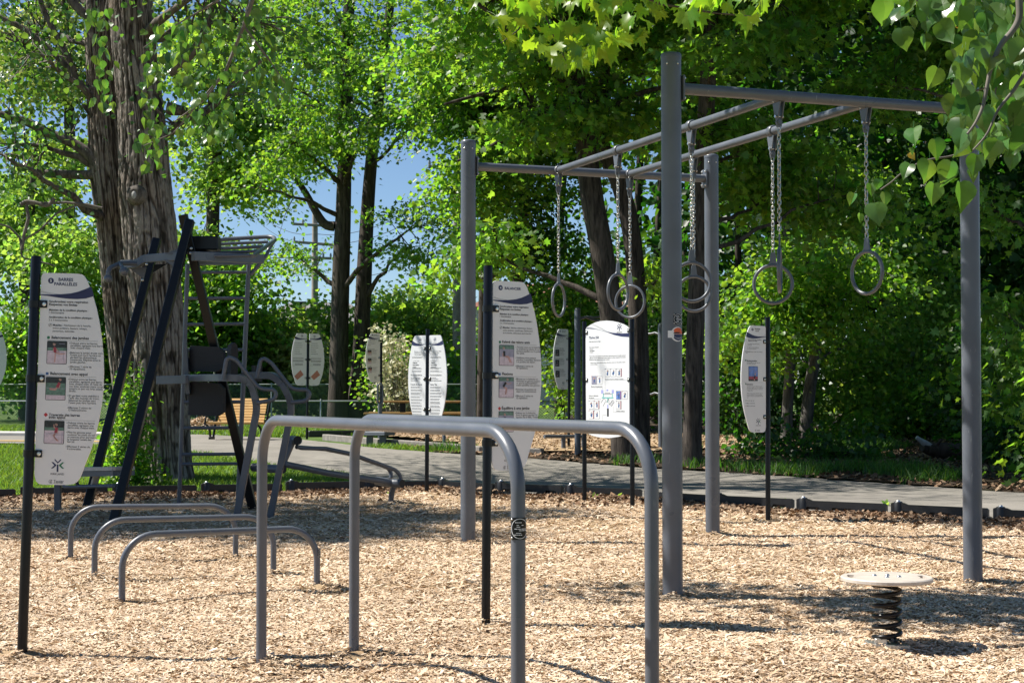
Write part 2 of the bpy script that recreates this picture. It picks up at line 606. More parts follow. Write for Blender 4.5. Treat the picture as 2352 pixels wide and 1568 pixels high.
def main_bark():
    m, t, out = nt('cottonwood_bark')
    at_ = N(t, 'ShaderNodeAttribute', attribute_name='relief')
    tc = N(t, 'ShaderNodeTexCoord')
    mp = N(t, 'ShaderNodeMapping'); mp.inputs['Scale'].default_value = (30, 30, 9)
    t.links.new(tc.outputs['Object'], mp.inputs[0])
    n1 = N(t, 'ShaderNodeTexNoise', _Scale=1.0, _Detail=5.0, _Roughness=0.7)
    t.links.new(mp.outputs[0], n1.inputs['Vector'])
    n2 = N(t, 'ShaderNodeTexNoise', _Scale=0.9, _Detail=3.0)
    t.links.new(tc.outputs['Object'], n2.inputs['Vector'])
    c = ramp(t, at_.outputs['Fac'], [(0.05, (0.03, 0.024, 0.019)), (0.5, (0.13, 0.108, 0.092)), (0.85, (0.31, 0.275, 0.245))])
    mx = N(t, 'ShaderNodeMixRGB', blend_type='MULTIPLY'); mx.inputs[0].default_value = 0.75
    t.links.new(c, mx.inputs[1]); t.links.new(ramp(t, n1.outputs[0], [(0.3, (0.5, 0.47, 0.44)), (0.62, (1, 1, 1))]), mx.inputs[2])
    m2 = N(t, 'ShaderNodeMixRGB', blend_type='MULTIPLY'); m2.inputs[0].default_value = 0.6
    t.links.new(mx.outputs[0], m2.inputs[1]); t.links.new(ramp(t, n2.outputs[0], [(0.35, (0.85, 0.68, 0.52)), (0.55, (1, 1, 1))]), m2.inputs[2])
    p = N(t, 'ShaderNodeBsdfPrincipled'); p.inputs['Roughness'].default_value = 0.85; p.inputs['Specular IOR Level'].default_value = 0.2
    t.links.new(m2.outputs[0], p.inputs['Base Color'])
    b = N(t, 'ShaderNodeBump', _Strength=0.5, _Distance=0.012)
    t.links.new(n1.outputs[0], b.inputs['Height']); t.links.new(b.outputs[0], p.inputs['Normal'])
    t.links.new(p.outputs[0], out.inputs[0])
    return m


M['bark_main'] = main_bark()
M['bark_limb'] = bark_mat('cottonwood_limb_bark', (0.05, 0.042, 0.036), (0.22, 0.19, 0.165), 14, 4, 0.8, 0.02)
M['bark'] = bark_mat('maple_bark', (0.022, 0.018, 0.015), (0.115, 0.095, 0.08), 16, 2.0, 0.9, 0.025)
M['bark_grey'] = bark_mat('grey_bark', (0.05, 0.047, 0.044), (0.19, 0.175, 0.16), 16, 3.0, 0.6, 0.02)
M['twig'] = simple('twig_bark', (0.14, 0.12, 0.10), 0.8, 0, 0.3, 12)
M['twig_dark'] = simple('dark_twig_bark', (0.05, 0.042, 0.035), 0.85, 0, 0.3, 12)
M['lf_cotton'] = leaf_mat('cottonwood_leaf', (0.05, 0.125, 0.035), (0.17, 0.36, 0.03), 0.3, 0.38, 0.03, 0.4)
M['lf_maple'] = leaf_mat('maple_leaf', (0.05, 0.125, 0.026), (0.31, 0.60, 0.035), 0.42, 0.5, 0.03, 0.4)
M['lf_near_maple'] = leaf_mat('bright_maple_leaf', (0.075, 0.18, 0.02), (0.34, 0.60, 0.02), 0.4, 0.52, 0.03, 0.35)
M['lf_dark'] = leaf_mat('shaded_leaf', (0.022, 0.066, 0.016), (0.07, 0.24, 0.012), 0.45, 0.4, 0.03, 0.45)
M['lf_light'] = leaf_mat('young_leaf', (0.095, 0.19, 0.038), (0.36, 0.60, 0.07), 0.45, 0.55, 0.03, 0.4)
M['lf_olive'] = leaf_mat('pale_leaf', (0.17, 0.22, 0.09), (0.50, 0.60, 0.16), 0.5, 0.5, 0.04, 0.4)
M['lf_flower'] = leaf_mat('cream_blossom', (0.62, 0.60, 0.42), (0.55, 0.55, 0.30), 0.6, 0.3, 0.02, 0.25)
M['lf_yellow'] = leaf_mat('dandelion_yellow', (0.75, 0.55, 0.02), (0.6, 0.45, 0.02), 0.6, 0.3, 0.01, 0.1)
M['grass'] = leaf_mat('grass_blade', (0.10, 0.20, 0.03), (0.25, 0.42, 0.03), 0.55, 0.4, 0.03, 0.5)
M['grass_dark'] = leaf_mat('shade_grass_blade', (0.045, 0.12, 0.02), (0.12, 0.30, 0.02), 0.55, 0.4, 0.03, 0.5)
M['chip'] = island_mat('wood_chip', [(0.38, 0.25, 0.145), (0.63, 0.465, 0.31), (0.72, 0.56, 0.395), (0.78, 0.64, 0.475), (0.53, 0.37, 0.235), (0.82, 0.71, 0.57)])
M['chip_old'] = island_mat('old_wood_chip', [(0.22, 0.14, 0.085), (0.42, 0.30, 0.19), (0.50, 0.38, 0.26), (0.34, 0.24, 0.15)])
M['litter'] = island_mat('dead_leaves', [(0.16, 0.09, 0.05), (0.24, 0.15, 0.09), (0.32, 0.23, 0.15), (0.11, 0.065, 0.04)])
M['chipbed'] = ground_mat('wood_chip_bed', [(0.3, (0.40, 0.27, 0.15)), (0.7, (0.60, 0.44, 0.27))], 2.0, 70, 0.8, 0.02)
M['soil'] = ground_mat('lawn', [(0.3, (0.05, 0.085, 0.022)), (0.55, (0.10, 0.165, 0.035)), (0.75, (0.16, 0.20, 0.06))], 0.7, 30, 0.6, 0.03)
M['forest'] = ground_mat('leaf_litter_soil', [(0.3, (0.035, 0.026, 0.018)), (0.6, (0.085, 0.06, 0.04)), (0.78, (0.07, 0.10, 0.03))], 1.6, 26, 0.7, 0.03)
M['path'] = ground_mat('worn_asphalt', [(0.3, (0.21, 0.195, 0.17)), (0.7, (0.31, 0.285, 0.25))], 0.9, 110, 0.35, 0.006)
M['concrete'] = simple('concrete', (0.48, 0.46, 0.42), 0.85, 0, 0.12, 4, 0.2, 60)
M['yellow'] = simple('yellow_road_paint', (0.52, 0.33, 0.06), 0.8, 0, 0.25, 9)

# ================================================================ THE SETTING
def axis_lines(segs):
    out = [segs[0][0]]
    for a, b, st in segs:
        n = max(1, int(round((b - a) / st)))
        out += [a + (b - a) * (i + 1) / n for i in range(n)]
    return np.array(out)


def grid(name, xs, ys, zf, mat, kind='structure', mask=None, smooth=True):
    X, Y = np.meshgrid(xs, ys)
    Z = zf(X, Y)
    V = np.stack([X, Y, Z], -1).reshape(-1, 3)
    nx = len(xs); i, j = np.meshgrid(np.arange(nx - 1), np.arange(len(ys) - 1))
    a = (j * nx + i).ravel()
    T = np.stack([a, a + 1, a + nx + 1, a + nx], -1)
    if mask is not None:
        c = V[T].mean(1)
        T = T[mask(c[:, 0], c[:, 1])]
        used = np.unique(T); re = np.full(len(V), -1); re[used] = np.arange(len(used))
        V = V[used]; T = re[T]
    return np_mesh(name, V, T, mat, kind=kind, smooth=smooth)


# kerb line (near foot of the black plastic border)
KERB = [gp(x, y) for x, y in ((-700, 1172), (-300, 1157), (0, 1149), (240, 1144), (400, 1141), (600, 1136), (800, 1132), (973, 1125),
                              (1059, 1131), (1206, 1141), (1484, 1153), (1643, 1167), (1890, 1182), (2321, 1204), (2700, 1222), (3300, 1250))]
KX = np.array([p.x for p in KERB]); KY = np.array([p.y for p in KERB])


def kerb_y(x):
    return np.interp(x, KX, KY)


def under(x, y):
    return np.where(y < kerb_y(x) + 0.02, -0.10 * sstep(0.0, 0.3, kerb_y(x) + 0.02 - y), 0.0)


grid('ground', axis_lines([(-420, -40, 20), (-40, -14, 1.0), (-14, 14, 0.4), (14, 40, 1.0), (40, 420, 20)]),
     axis_lines([(-30, 2, 4), (2, 16, 1), (16, 42, 0.3), (42, 90, 2), (90, 900, 45)]),
     lambda X, Y: gz(Y) + under(X, Y) + np.where(Y > 26, 0.04 * (vnoise(X * .5, Y * .5, 12) - .5), 0), M['soil'])

grid('wood_chip_bed', axis_lines([(-14, -6, 0.4), (-6, 6, 0.12), (6, 12, 0.4)]), axis_lines([(3, 7.5, 0.5), (7.5, 25, 0.12)]),
     lambda X, Y: gz(Y) + 0.03 + chip_h(X, Y), M['chipbed'], mask=lambda x, y: y < kerb_y(x) + 0.1)

# path: two edges, resampled together
near = [(-900, 1026), (-200, 1020), (0, 1020), (240, 1027), (480, 1045), (655, 1076), (777, 1090), (870, 1110)]
PN = [gp(x, y) for x, y in near] + [Vector((p.x, p.y + 0.14, 0)) for p in KERB[7:]]
far = [(-900, 998), (-200, 996), (0, 997), (240, 998), (460, 1000), (640, 1008), (750, 1018), (870, 1032), (1000, 1042), (1250, 1058), (1500, 1080), (1700, 1090),
       (2000, 1111), (2352, 1136), (2700, 1155), (3300, 1180)]
PF = [gp(x, y) for x, y in far]


def resample(pts, n):
    P = np.array([[p.x, p.y] for p in pts]); d = np.r_[0, np.cumsum(np.linalg.norm(np.diff(P, axis=0), axis=1))]
    t = np.linspace(0, d[-1], n)
    return np.stack([np.interp(t, d, P[:, 0]), np.interp(t, d, P[:, 1])], -1)


nN, nW = 160, 14
A_, B_ = resample(PN, nN), resample(PF, nN)
V = []
for i in range(nN):
    for k in range(nW):
        p = A_[i] + (B_[i] - A_[i]) * k / (nW - 1)
        if k in (0, nW - 1): p = p + (R.random(2) - .5) * 0.10
        V.append((p[0], p[1], float(gz(p[1])) + 0.03))
T = [[i * nW + k, (i + 1) * nW + k, (i + 1) * nW + k + 1, i * nW + k + 1] for i in range(nN - 1) for k in range(nW - 1)]
np_mesh('path', V, T, M['path'], kind='structure', smooth=True)
PATH_POLY = np.concatenate([A_, B_[::-1]])


def in_poly(poly, x, y):
    inside = np.zeros(len(x), bool)
    j = len(poly) - 1
    for i in range(len(poly)):
        xi, yi = poly[i]; xj, yj = poly[j]
        c = ((yi > y) != (yj > y)) & (x < (xj - xi) * (y - yi) / (yj - yi + 1e-12) + xi)
        inside ^= c
        j = i
    return inside


# far concrete kerb and yellow line of the road on the left
mb = MB()
kp = [gp(x, y) for x, y in ((-900, 1003), (-200, 1002), (0, 1003), (240, 1005), (330, 1006))]
for a, b in zip(kp, kp[1:]):
    mb.bar((a.x, a.y + .5, a.z + .05), (b.x, b.y + .5, b.z + .05), 0.9, 0.14, bev=.02)
mb.build('road_kerb', M['concrete'], kind='structure')
mb = MB()
kp = [gp(x, y) for x, y in ((-300, 1015), (0, 1016), (260, 1018))]
for a, b in zip(kp, kp[1:]):
    mb.poly([(a.x, a.y, a.z + .038), (b.x, b.y, b.z + .038), (b.x, b.y + .5, b.z + .038), (a.x, a.y + .5, a.z + .038)])
mb.build('yellow_road_line', M['yellow'], kind='structure')

# forest floor beyond the path, and the second chip bed
FOREST = np.array([[p.x, p.y] for p in PF[8:]] + [[40, 20], [40, 75], [2.5, 75], [0.5, 45], [-1.5, 40], [-2.4, 34]])
grid('forest_floor', axis_lines([(-4, 12, 0.35), (12, 40, 1.2)]), axis_lines([(16, 45, 0.3), (45, 75, 1.5)]),
     lambda X, Y: gz(Y) + 0.035 + 0.05 * (vnoise(X * .7, Y * .7, 5) - .3), M['forest'], mask=lambda x, y: in_poly(FOREST, x, y))
BED2 = np.array([[gp(x, y).x, gp(x, y).y] for x, y in ((845, 1003), (1000, 1020), (1090, 1032), (1200, 1044), (1500, 1046), (1700, 1030), (1760, 1006), (1400, 996), (1100, 994))])
grid('far_wood_chip_bed', axis_lines([(-5, 9, 0.3)]), axis_lines([(27, 44, 0.3)]),
     lambda X, Y: gz(Y) + 0.085 + 0.04 * (vnoise(X, Y, 6) - .3), M['chipbed'], mask=lambda x, y: in_poly(BED2, x, y))


# ---------------------------------------------------------------- scattered pieces: chips, litter, grass
def scatter_quads(name, P, L, W, tilt, mat, bend=0.25, zup=0.0):
    n = len(P)
    a = R.random(n) * 2 * np.pi
    d = np.stack([np.cos(a), np.sin(a), R.normal(0, tilt, n)], -1); d /= np.linalg.norm(d, axis=1)[:, None]
    up = np.stack([R.normal(0, tilt, n), R.normal(0, tilt, n), np.ones(n)], -1)
    s = np.cross(d, up); s /= np.linalg.norm(s, axis=1)[:, None]
    u = np.cross(s, d)
    L = L[:, None] / 2; W = W[:, None] / 2
    sk = (R.random((n, 1)) - .5) * 0.6
    v0 = P - d * L - s * W; v1 = P + d * L * (1 + sk * .5) - s * W * .7 + u * L * bend * R.normal(0, 1, (n, 1)) * .5
    v2 = P + d * L + s * W; v3 = P - d * L * (1 - sk) + s * W * .8
    V = np.stack([v0, v1, v2, v3], 1).reshape(-1, 3)
    V[:, 2] += zup
    T = np.arange(n * 4).reshape(n, 4)
    return np_mesh(name, V, T, mat, kind='stuff')


def chips_points(n, y0, y1, margin=0.6):
    Y = np.sqrt(R.random(n) * (y1 ** 2 - y0 ** 2) + y0 ** 2)
    X = (R.random(n) * 2 - 1) * (0.325 * Y + margin)
    k = Y < kerb_y(X) - 0.02
    X, Y = X[k], Y[k]
    return np.stack([X, Y, gz(Y) + 0.034 + chip_h(X, Y)], -1)


P1 = chips_points(200000, 7.6, 12.2); P2 = chips_points(150000, 12.2, 17); P3 = chips_points(90000, 17, 25)
P = np.concatenate([P1, P2, P3])
L = np.concatenate([R.lognormal(-3.55, .42, len(P1)), R.lognormal(-3.4, .42, len(P2)), R.lognormal(-3.05, .4, len(P3))])
L = np.clip(L, .012, .10)
W = np.clip(L * R.uniform(.12, .32, len(L)), .004, .02)
P[:, 2] += R.random(len(P)) * 0.010
scatter_quads('wood_chips', P, L, W, 0.24, M['chip'])['label'] = 'loose pale wood chips covering the playground bed'
# older chips lie in drifts along the border and in the second bed
n = 9000
X = R.uniform(-8, 7.5, n); Y = kerb_y(X) - R.gamma(1.4, .35, n) - .03
P = np.stack([X, Y, gz(Y) + .045 + chip_h(X, Y)], -1)
scatter_quads('fallen_leaves', P, R.uniform(.03, .09, n), R.uniform(.025, .06, n), .5, M['litter'], .8)['label'] = 'dry brown leaves drifted against the black border'
n = 26000
X = R.uniform(-5, 9, n); Y = R.uniform(28, 44, n); k = in_poly(BED2, X, Y)
P = np.stack([X, Y, gz(Y) + .11], -1)[k]
scatter_quads('far_wood_chips', P, R.uniform(.05, .13, len(P)), R.uniform(.02, .05, len(P)), .4, M['chip_old'])
n = 30000
X = R.uniform(-3, 14, n); Y = R.uniform(19, 42, n); k = in_poly(FOREST, X, Y) & ~in_poly(BED2, X, Y) & ~in_poly(PATH_POLY, X, Y)
P = np.stack([X, Y, gz(Y) + .06], -1)[k]
scatter_quads('forest_litter', P, R.uniform(.04, .12, len(P)), R.uniform(.03, .07, len(P)), .5, M['litter'], .8)


def blades(name, P, h, w, mat, lean=.45):
    n = len(P)
    a = R.random(n) * 2 * np.pi
    s = np.stack([np.cos(a), np.sin(a), np.zeros(n)], -1)
    t = np.stack([R.normal(0, lean, n), R.normal(0, lean, n), np.ones(n)], -1) * h[:, None]
    m = P + t * .55 + np.stack([t[:, 0], t[:, 1], np.zeros(n)], -1) * -.25
    w = w[:, None]
    V = np.stack([P - s * w, P + s * w, m + s * w * .8, m - s * w * .8, P + t], 1).reshape(-1, 3)
    b = np.arange(n)[:, None] * 5
    T = np.concatenate([b + np.array([0, 1, 2]), b + np.array([0, 2, 3]), b + np.array([3, 2, 4])])
    return np_mesh(name, V, T, mat, kind='stuff')


def tuft_filter(x, y, sc, thr, seed):
    return vnoise(x * sc, y * sc, seed) + 0.3 * vnoise(x * sc * 3, y * sc * 3, seed + 1) > thr


n = 95000
X = R.uniform(-11, -1.0, n); Y = R.uniform(22, 34, n)
k = (Y > kerb_y(X) + .1) & ~in_poly(PATH_POLY, X, Y)
X, Y = X[k], Y[k]
P = np.stack([X, Y, gz(Y) - .01], -1)
blades('lawn_grass', P, R.uniform(.05, .14, len(P)), R.uniform(.006, .011, len(P)), M['grass'])['label'] = 'sunlit lawn grass behind the black border'
n = 60000
X = R.uniform(-18, -1.0, n); Y = R.uniform(40, 50, n)
k = ~in_poly(PATH_POLY, X, Y)
P = np.stack([X, Y, gz(Y) - .01], -1)[k]
blades('far_lawn_grass', P, R.uniform(.06, .15, len(P)), R.uniform(.012, .02, len(P)), M['grass'])
n = 150000
X = R.uniform(-3, 14, n); Y = R.uniform(19, 40, n)
k = in_poly(FOREST, X, Y) & ~in_poly(BED2, X, Y) & ~in_poly(PATH_POLY, X, Y) & tuft_filter(X, Y, .9, .80, 31)
P = np.stack([X, Y, gz(Y) + .02], -1)[k]
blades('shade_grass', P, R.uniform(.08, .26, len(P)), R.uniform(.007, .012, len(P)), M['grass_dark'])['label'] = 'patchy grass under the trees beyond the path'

# ---------------------------------------------------------------- black plastic border: one object per segment
border = thing('playground_border', 'low black plastic border of bolted segments edging the wood chips', 'border', (0, 0, 0))
SEG = 1.22
prof = [(-.60, 0), (-.5, 0), (-.46, .055), (-.30, .055), (-.26, 0), (-.16, 0), (-.12, .055), (.12, .055), (.16, 0), (.26, 0), (.30, .055), (.46, .055), (.5, 0), (.56, 0),
        (.56, .115), (.54, .13), (-.40, .13), (-.45, .15), (-.58, .15), (-.60, .14)]
mb = MB()
mb.prism(prof, (0, 0.02, 0), (1, 0, 0), (0, 0, 1), .05)
mb.prism([(-.595, .02), (.555, .02), (.555, .112), (.53, .124), (-.40, .124), (-.46, .143), (-.58, .143), (-.595, .13)], (0, .058, 0), (1, 0, 0), (0, 0, 1), .035)
mb.lathe((-.52, .03, 0), [(.055, 0), (.055, .15), (.045, .162)], 12)
seg_me = mb.mesh('border_segment', M['blackplastic'])
mb = MB(); mb.lathe((-.52, .03, .16), [(.026, 0), (.024, .012), (.012, .022)], 10)
bolt_me = mb.mesh('bolt', M['bolt'])
Kr = np.array([[p.x, p.y] for p in KERB]); dist = np.r_[0, np.cumsum(np.linalg.norm(np.diff(Kr, axis=0), axis=1))]
s = 0.3
while s < dist[-1] - SEG:
    a = np.array([np.interp(s, dist, Kr[:, 0]), np.interp(s, dist, Kr[:, 1])])
    b = np.array([np.interp(s + SEG, dist, Kr[:, 0]), np.interp(s + SEG, dist, Kr[:, 1])])
    c = (a + b) / 2
    o = bpy.data.objects.new('border_segment', seg_me); COL.objects.link(o); o.parent = border
    o.location = (c[0], c[1], float(gz(c[1])) + .035 + random.uniform(-.012, .012))
    o.rotation_euler = (0, random.uniform(-.008, .008), math.atan2(b[1] - a[1], b[0] - a[0]) + random.uniform(-.012, .012))
    q = bpy.data.objects.new('bolt', bolt_me); COL.objects.link(q); q.parent = o
    s += SEG

# low timber edging of the second chip bed
edge = thing('timber_edging', 'weathered grey timber edging of the far chip bed across the path', 'edging', (0, 0, 0))
ep = [gp(x, y) for x, y in ((745, 1011), (880, 1023), (1020, 1033), (1110, 1042), (1250, 1047))]
for a, b in zip(ep, ep[1:]):
    mb = MB(); d = (b - a).normalized()
    mb.bar(a + d * .03 + Vector((0, 0, .07)), b - d * .03 + Vector((0, 0, .07)), .14, .15, bev=.012)
    mb.build('timber', M['timber'], edge)
edge2 = thing('plastic_edging', 'dark edging behind the far chip bed, in front of the chain link fence', 'edging', (0, 0, 0))
ep = [gp(x, y) for x, y in ((700, 1005), (860, 1003), (1000, 1003), (1140, 1003))]
for a, b in zip(ep, ep[1:]):
    mb = MB(); d = (b - a).normalized()
    mb.bar(a + d * .02 + Vector((0, .5, .08)), b - d * .02 + Vector((0, .5, .08)), .1, .16, bev=.02)
    mb.build('border_segment', M['blackplastic'], edge2)

# ================================================================ SIGNS
_dg = None
FONTC = {}


def text_arrays(s, bold=False):
    """triangulated lettering of a string: verts (n,2), faces, width at size 1"""
    key = (s, bold)
    if key in FONTC: return FONTC[key]
    cu = bpy.data.curves.new('lettering', 'FONT')
    cu.body = s; cu.size = 1.0; cu.resolution_u = 2; cu.fill_mode = 'FRONT'
    cu.offset = 0.028 if bold else 0.009
    ob = bpy.data.objects.new('lettering', cu)
    COL.objects.link(ob)
    dg = bpy.context.evaluated_depsgraph_get()
    me = ob.evaluated_get(dg).to_mesh()
    n = len(me.vertices)
    co = np.zeros(n * 3); me.vertices.foreach_get('co', co)
    co = co.reshape(-1, 3)[:, :2].copy()
    fs = [list(p.vertices) for p in me.polygons]
    ob.evaluated_get(dg).to_mesh_clear()
    bpy.data.objects.remove(ob); bpy.data.curves.remove(cu)
    w = float(co[:, 0].max() - co[:, 0].min()) if n else 1.0
    FONTC[key] = (co, fs, w, float(co[:, 0].min()) if n else 0)
    return FONTC[key]


class Board:
    """flat print on a board: local u right, v up, front faces -Y; layers stand a hair proud of each other"""

    def __init__(s, panel, face_y):
        s.panel, s.y, s.mb, s.grp, s.k = panel, face_y, {}, None, 0

    def group(s, name=None):
        s.k += 1
        s.grp = (name, s.k) if name else None

    def layer(s, mat, lv):
        return s.mb.setdefault((s.grp, mat, lv if s.grp else 0), MB())

    def poly(s, mat, pts, lv=1):
        a = sum(pts[i][0] * pts[(i + 1) % len(pts)][1] - pts[(i + 1) % len(pts)][0] * pts[i][1] for i in range(len(pts)))
        if a < 0: pts = pts[::-1]
        s.layer(mat, lv).poly([(u, s.y - .0008 * lv, v) for u, v in pts])

    def rect(s, mat, u, v, w, h, lv=1):
        s.poly(mat, [(u, v), (u + w, v), (u + w, v + h), (u, v + h)], lv)

    def disc(s, mat, u, v, r, lv=1, n=20):
        s.poly(mat, [(u + r * math.cos(i * 2 * math.pi / n), v + r * math.sin(i * 2 * math.pi / n)) for i in range(n)], lv)

    def line(s, mat, p, q, w, lv=1):
        p = Vector(p); q = Vector(q); d = (q - p).normalized(); n = Vector((-d.y, d.x)) * w / 2
        s.poly(mat, [tuple(p - n), tuple(q - n), tuple(q + n), tuple(p + n)], lv)

    def ring(s, mat, u, v, r, w, lv=1, n=20, a0=0, a1=2 * math.pi):
        for i in range(n):
            t0 = a0 + (a1 - a0) * i / n; t1 = a0 + (a1 - a0) * (i + 1) / n
            s.poly(mat, [(u + r * math.cos(t0), v + r * math.sin(t0)), (u + r * math.cos(t1), v + r * math.sin(t1)),
                         (u + (r - w) * math.cos(t1), v + (r - w) * math.sin(t1)), (u + (r - w) * math.cos(t0), v + (r - w) * math.sin(t0))], lv)

    def text(s, mat, st, u, v, width=None, size=None, bold=False, lv=1, align='l', hmax=None):
        co, fs, w, x0 = text_arrays(st, bold)
        k = size if size else width / w
        kx = (width / w) if width else k
        off = {'l': 0, 'c': -w * kx / 2, 'r': -w * kx}[align]
        m = s.layer(mat, lv); b = len(m.v)
        m.v.extend([(u + off + (x - x0) * kx, s.y - .0008 * lv, v + y * k) for x, y in co])
        for f in fs: m.f.append([i + b for i in f]); m.m.append(0); m.s.append(False)
        return k

    def greek(s, mat, u, v, width, h, lv=1):
        x = u
        while x < u + width - h:
            w = min(random.uniform(1.5, 6) * h, u + width - x)
            s.rect(mat, x, v, w, h, lv); x += w + h * .7

    def finish(s, name='lettering'):
        groups = {}
        for (g, mat, lv), m in s.mb.items():
            groups.setdefault(g, []).append((mat, m))
        for g, lst in groups.items():
            if g:          # a picture, an emblem: one mesh in several colours
                mm = MB(); mats = []
                for mat, m in lst:
                    if mat not in mats: mats.append(mat)
                    b = len(mm.v); mm.v += m.v
                    mm.f += [[i + b for i in f] for f in m.f]; mm.m += [mats.index(mat)] * len(m.f); mm.s += m.s
                mm.build(g[0], [M[x] for x in mats], s.panel, local=True)
            else:
                for mat, m in lst:
                    nm = {'ink': 'lettering', 'soft': 'fine_print', 'navy': 'navy_print', 'green': 'green_mark', 'blue': 'blue_mark', 'red': 'red_mark', 'white': 'numeral'}.get(mat, 'print')
                    m.build(nm, M[mat], s.panel, local=True, kind='stuff' if len(m.f) > 12 else None)
        s.mb = {}


def logo(b, u, v, sz, mat='navy', mat2='green', lv=1, word=True):
    """emblem of chevrons round a stem, with the town's name under it; (u, v) is its centre, sz its height"""
    k = sz / 76.0
    b.group('emblem')
    W = 9

    def P(pts, m): b.poly(m, [(u + x * k, v + y * k) for x, y in pts], lv)
    P([(-5, -38), (5, -38), (5, 4), (0, 8), (-5, 4)], mat)
    P([(0, 12), (19, 31), (19, 38), (17, 38), (0, 21), (-17, 38), (-19, 38), (-19, 31)], mat)
    P([(-38, 20), (-27, 20), (-8, 3), (-8, -1), (-27, -18), (-39, -18), (-20, 1)], mat)
    P([(38, 20), (27, 20), (8, 3), (8, -1), (27, -18), (39, -18), (20, 1)], mat2)
    if word: b.text('ink', 'KIRKLAND', u, v - 56 * k, width=80 * k, align='c', lv=lv)
    b.group()


def sport_photo(b, u, v, w, h, scene, pose, top='ph_top', lv=1):
    """small print of a person exercising; flat colour areas. (u, v) lower-left corner"""
    m = 0.03 * h
    b.group('photo')
    b.poly('ph_black', [(u + m, v), (u + w - m, v), (u + w, v + m), (u + w, v + h - m), (u + w - m, v + h), (u + m, v + h), (u, v + h - m), (u, v + m)], lv)
    iu, iv, iw, ih = u + m * .8, v + m * .8, w - m * 1.6, h - m * 1.6
    y = 0.0
    for mat, frac in scene:
        b.rect(mat, iu, iv + y * ih, iw, frac * ih, lv + 1); y += frac

    def p(q): return (iu + q[0] * iw, iv + q[1] * ih)
    for kind, pts, wd, mat in pose:
        if kind == 'head': b.disc(mat, *p(pts), wd * ih, lv + 3, 10)
        else:
            for a, c in zip(pts, pts[1:]): b.line(mat, p(a), p(c), wd * ih, lv + (3 if kind == 'top' else 2))
    b.group()


SAND = [('ph_sand', .58), ('ph_grass', .14), ('ph_dark', .28)]
LAWN = [('ph_sand', .2), ('ph_grass', .55), ('ph_dark', .25)]
LAKE = [('ph_sand', .42), ('ph_lake', .40), ('ph_grass', .18)]


def figure(head, neck, hip, knees, feet, hands, top, bars=()):
    out = []
    for a, c in bars: out.append(('bar', [a, c], .018, 'ph_lake'))
    for k, f in zip(knees, feet): out.append(('limb', [hip, k, f], .055, 'ph_skin'))
    for e in hands: out.append(('limb', [neck] + e, .04, 'ph_skin'))
    out.append(('top', [neck, hip], .12, top))
    out.append(('head', head, .055, 'ph_skin')); out.append(('head', (head[0] - .03, head[1] + .02), .05, 'ph_hair'))
    return out


POSES = {
    'swing': figure((.36, .86), (.38, .74), (.42, .50), [(.42, .28), (.66, .44)], [(.40, .06), (.92, .46)], [[(.30, .62), (.36, .52)], [(.5, .62), (.62, .52)]], 'ph_top',
                    [((.05, .52), (.85, .52)), ((.85, .52), (.88, .1)), ((.6, .9), (.9, .9))]),
    'lean': figure((.74, .9), (.70, .78), (.58, .56), [(.45, .48), (.5, .44)], [(.18, .50), (.2, .46)], [[(.72, .6), (.66, .50)]], 'ph_top', [((.05, .52), (1, .5))]),
    'walk': figure((.62, .84), (.64, .72), (.58, .48), [(.46, .36), (.5, .3)], [(.66, .12), (.74, .1)], [[(.7, .58), (.66, .44)], [(.5, .7), (.48, .86)]], 'ph_top',
                   [((.05, .46), (1, .44)), ((.05, .40), (1, .38)), ((.92, .44), (.92, .02))]),
    'sit': figure((.30, .86), (.32, .72), (.34, .46), [(.66, .44), (.60, .40)], [(.84, .12), (.74, .14)], [[(.22, .56), (.26, .44)]], 'ph_black', [((.34, .22), (.36, .40))]),
    'squat': figure((.58, .90), (.46, .76), (.28, .54), [(.54, .46), (.48, .42)], [(.46, .16), (.42, .15)], [[(.62, .66), (.84, .74)]], 'ph_black', [((.44, .04), (.56, .04))]),
    'stand': figure((.40, .86), (.40, .74), (.42, .46), [(.46, .24), (.66, .40)], [(.46, .05), (.62, .2)], [[(.32, .6), (.34, .46)]], 'ph_black', []),
    'ring': figure((.72, .46), (.7, .36), (.6, .14), [(.6, .05), (.66, .05)], [(.6, .02), (.66, .02)], [[(.78, .5), (.82, .7)]], 'ph_black',
                   [((0, .62), (1, .95)), ((0, .75), (.9, 1)), ((.25, .1), (.25, .9)), ((.65, .1), (.65, .8))]),
    'bench': figure((.5, .7), (.5, .58), (.56, .36), [(.36, .34), (.4, .3)], [(.3, .12), (.34, .1)], [[(.62, .5), (.66, .38)]], 'ph_black', [((.4, .3), (.9, .3))]),
}

PX = 0.00097     # metres per unit of the sign layout
OUT_R = [(0, 28), (3, 16), (10, 6), (22, 1), (30, 0), (215, 0), (238, 3), (255, 13), (272, 37), (293, 85), (312, 135), (335, 205), (356, 294), (372, 383), (385, 483), (391, 583), (391, 690),
         (384, 783), (370, 880), (351, 974), (326, 1060), (298, 1136), (282, 1186), (270, 1217), (255, 1240), (232, 1254), (201, 1260), (51, 1262), (28, 1257), (12, 1243), (5, 1222), (0, 1195)]
SW_UP = [(0, 128), (60, 129), (120, 126), (180, 119), (225, 107), (262, 92), (300, 75)]
SW_LO = [(318, 132), (270, 147), (220, 152), (170, 152), (110, 147), (50, 139), (0, 134)]


def make_sign(base, H, lean, rz, label, group, name='exercise_sign'):
    s = thing(name, label, 'sign', base, rz, group, lean)
    mb = MB(); mb.lathe((0, 0, -.15), [(.029, 0), (.029, H + .14), (.026, H + .15)], 16)
    mb.build('post', M['black'], s, local=True)
    return s


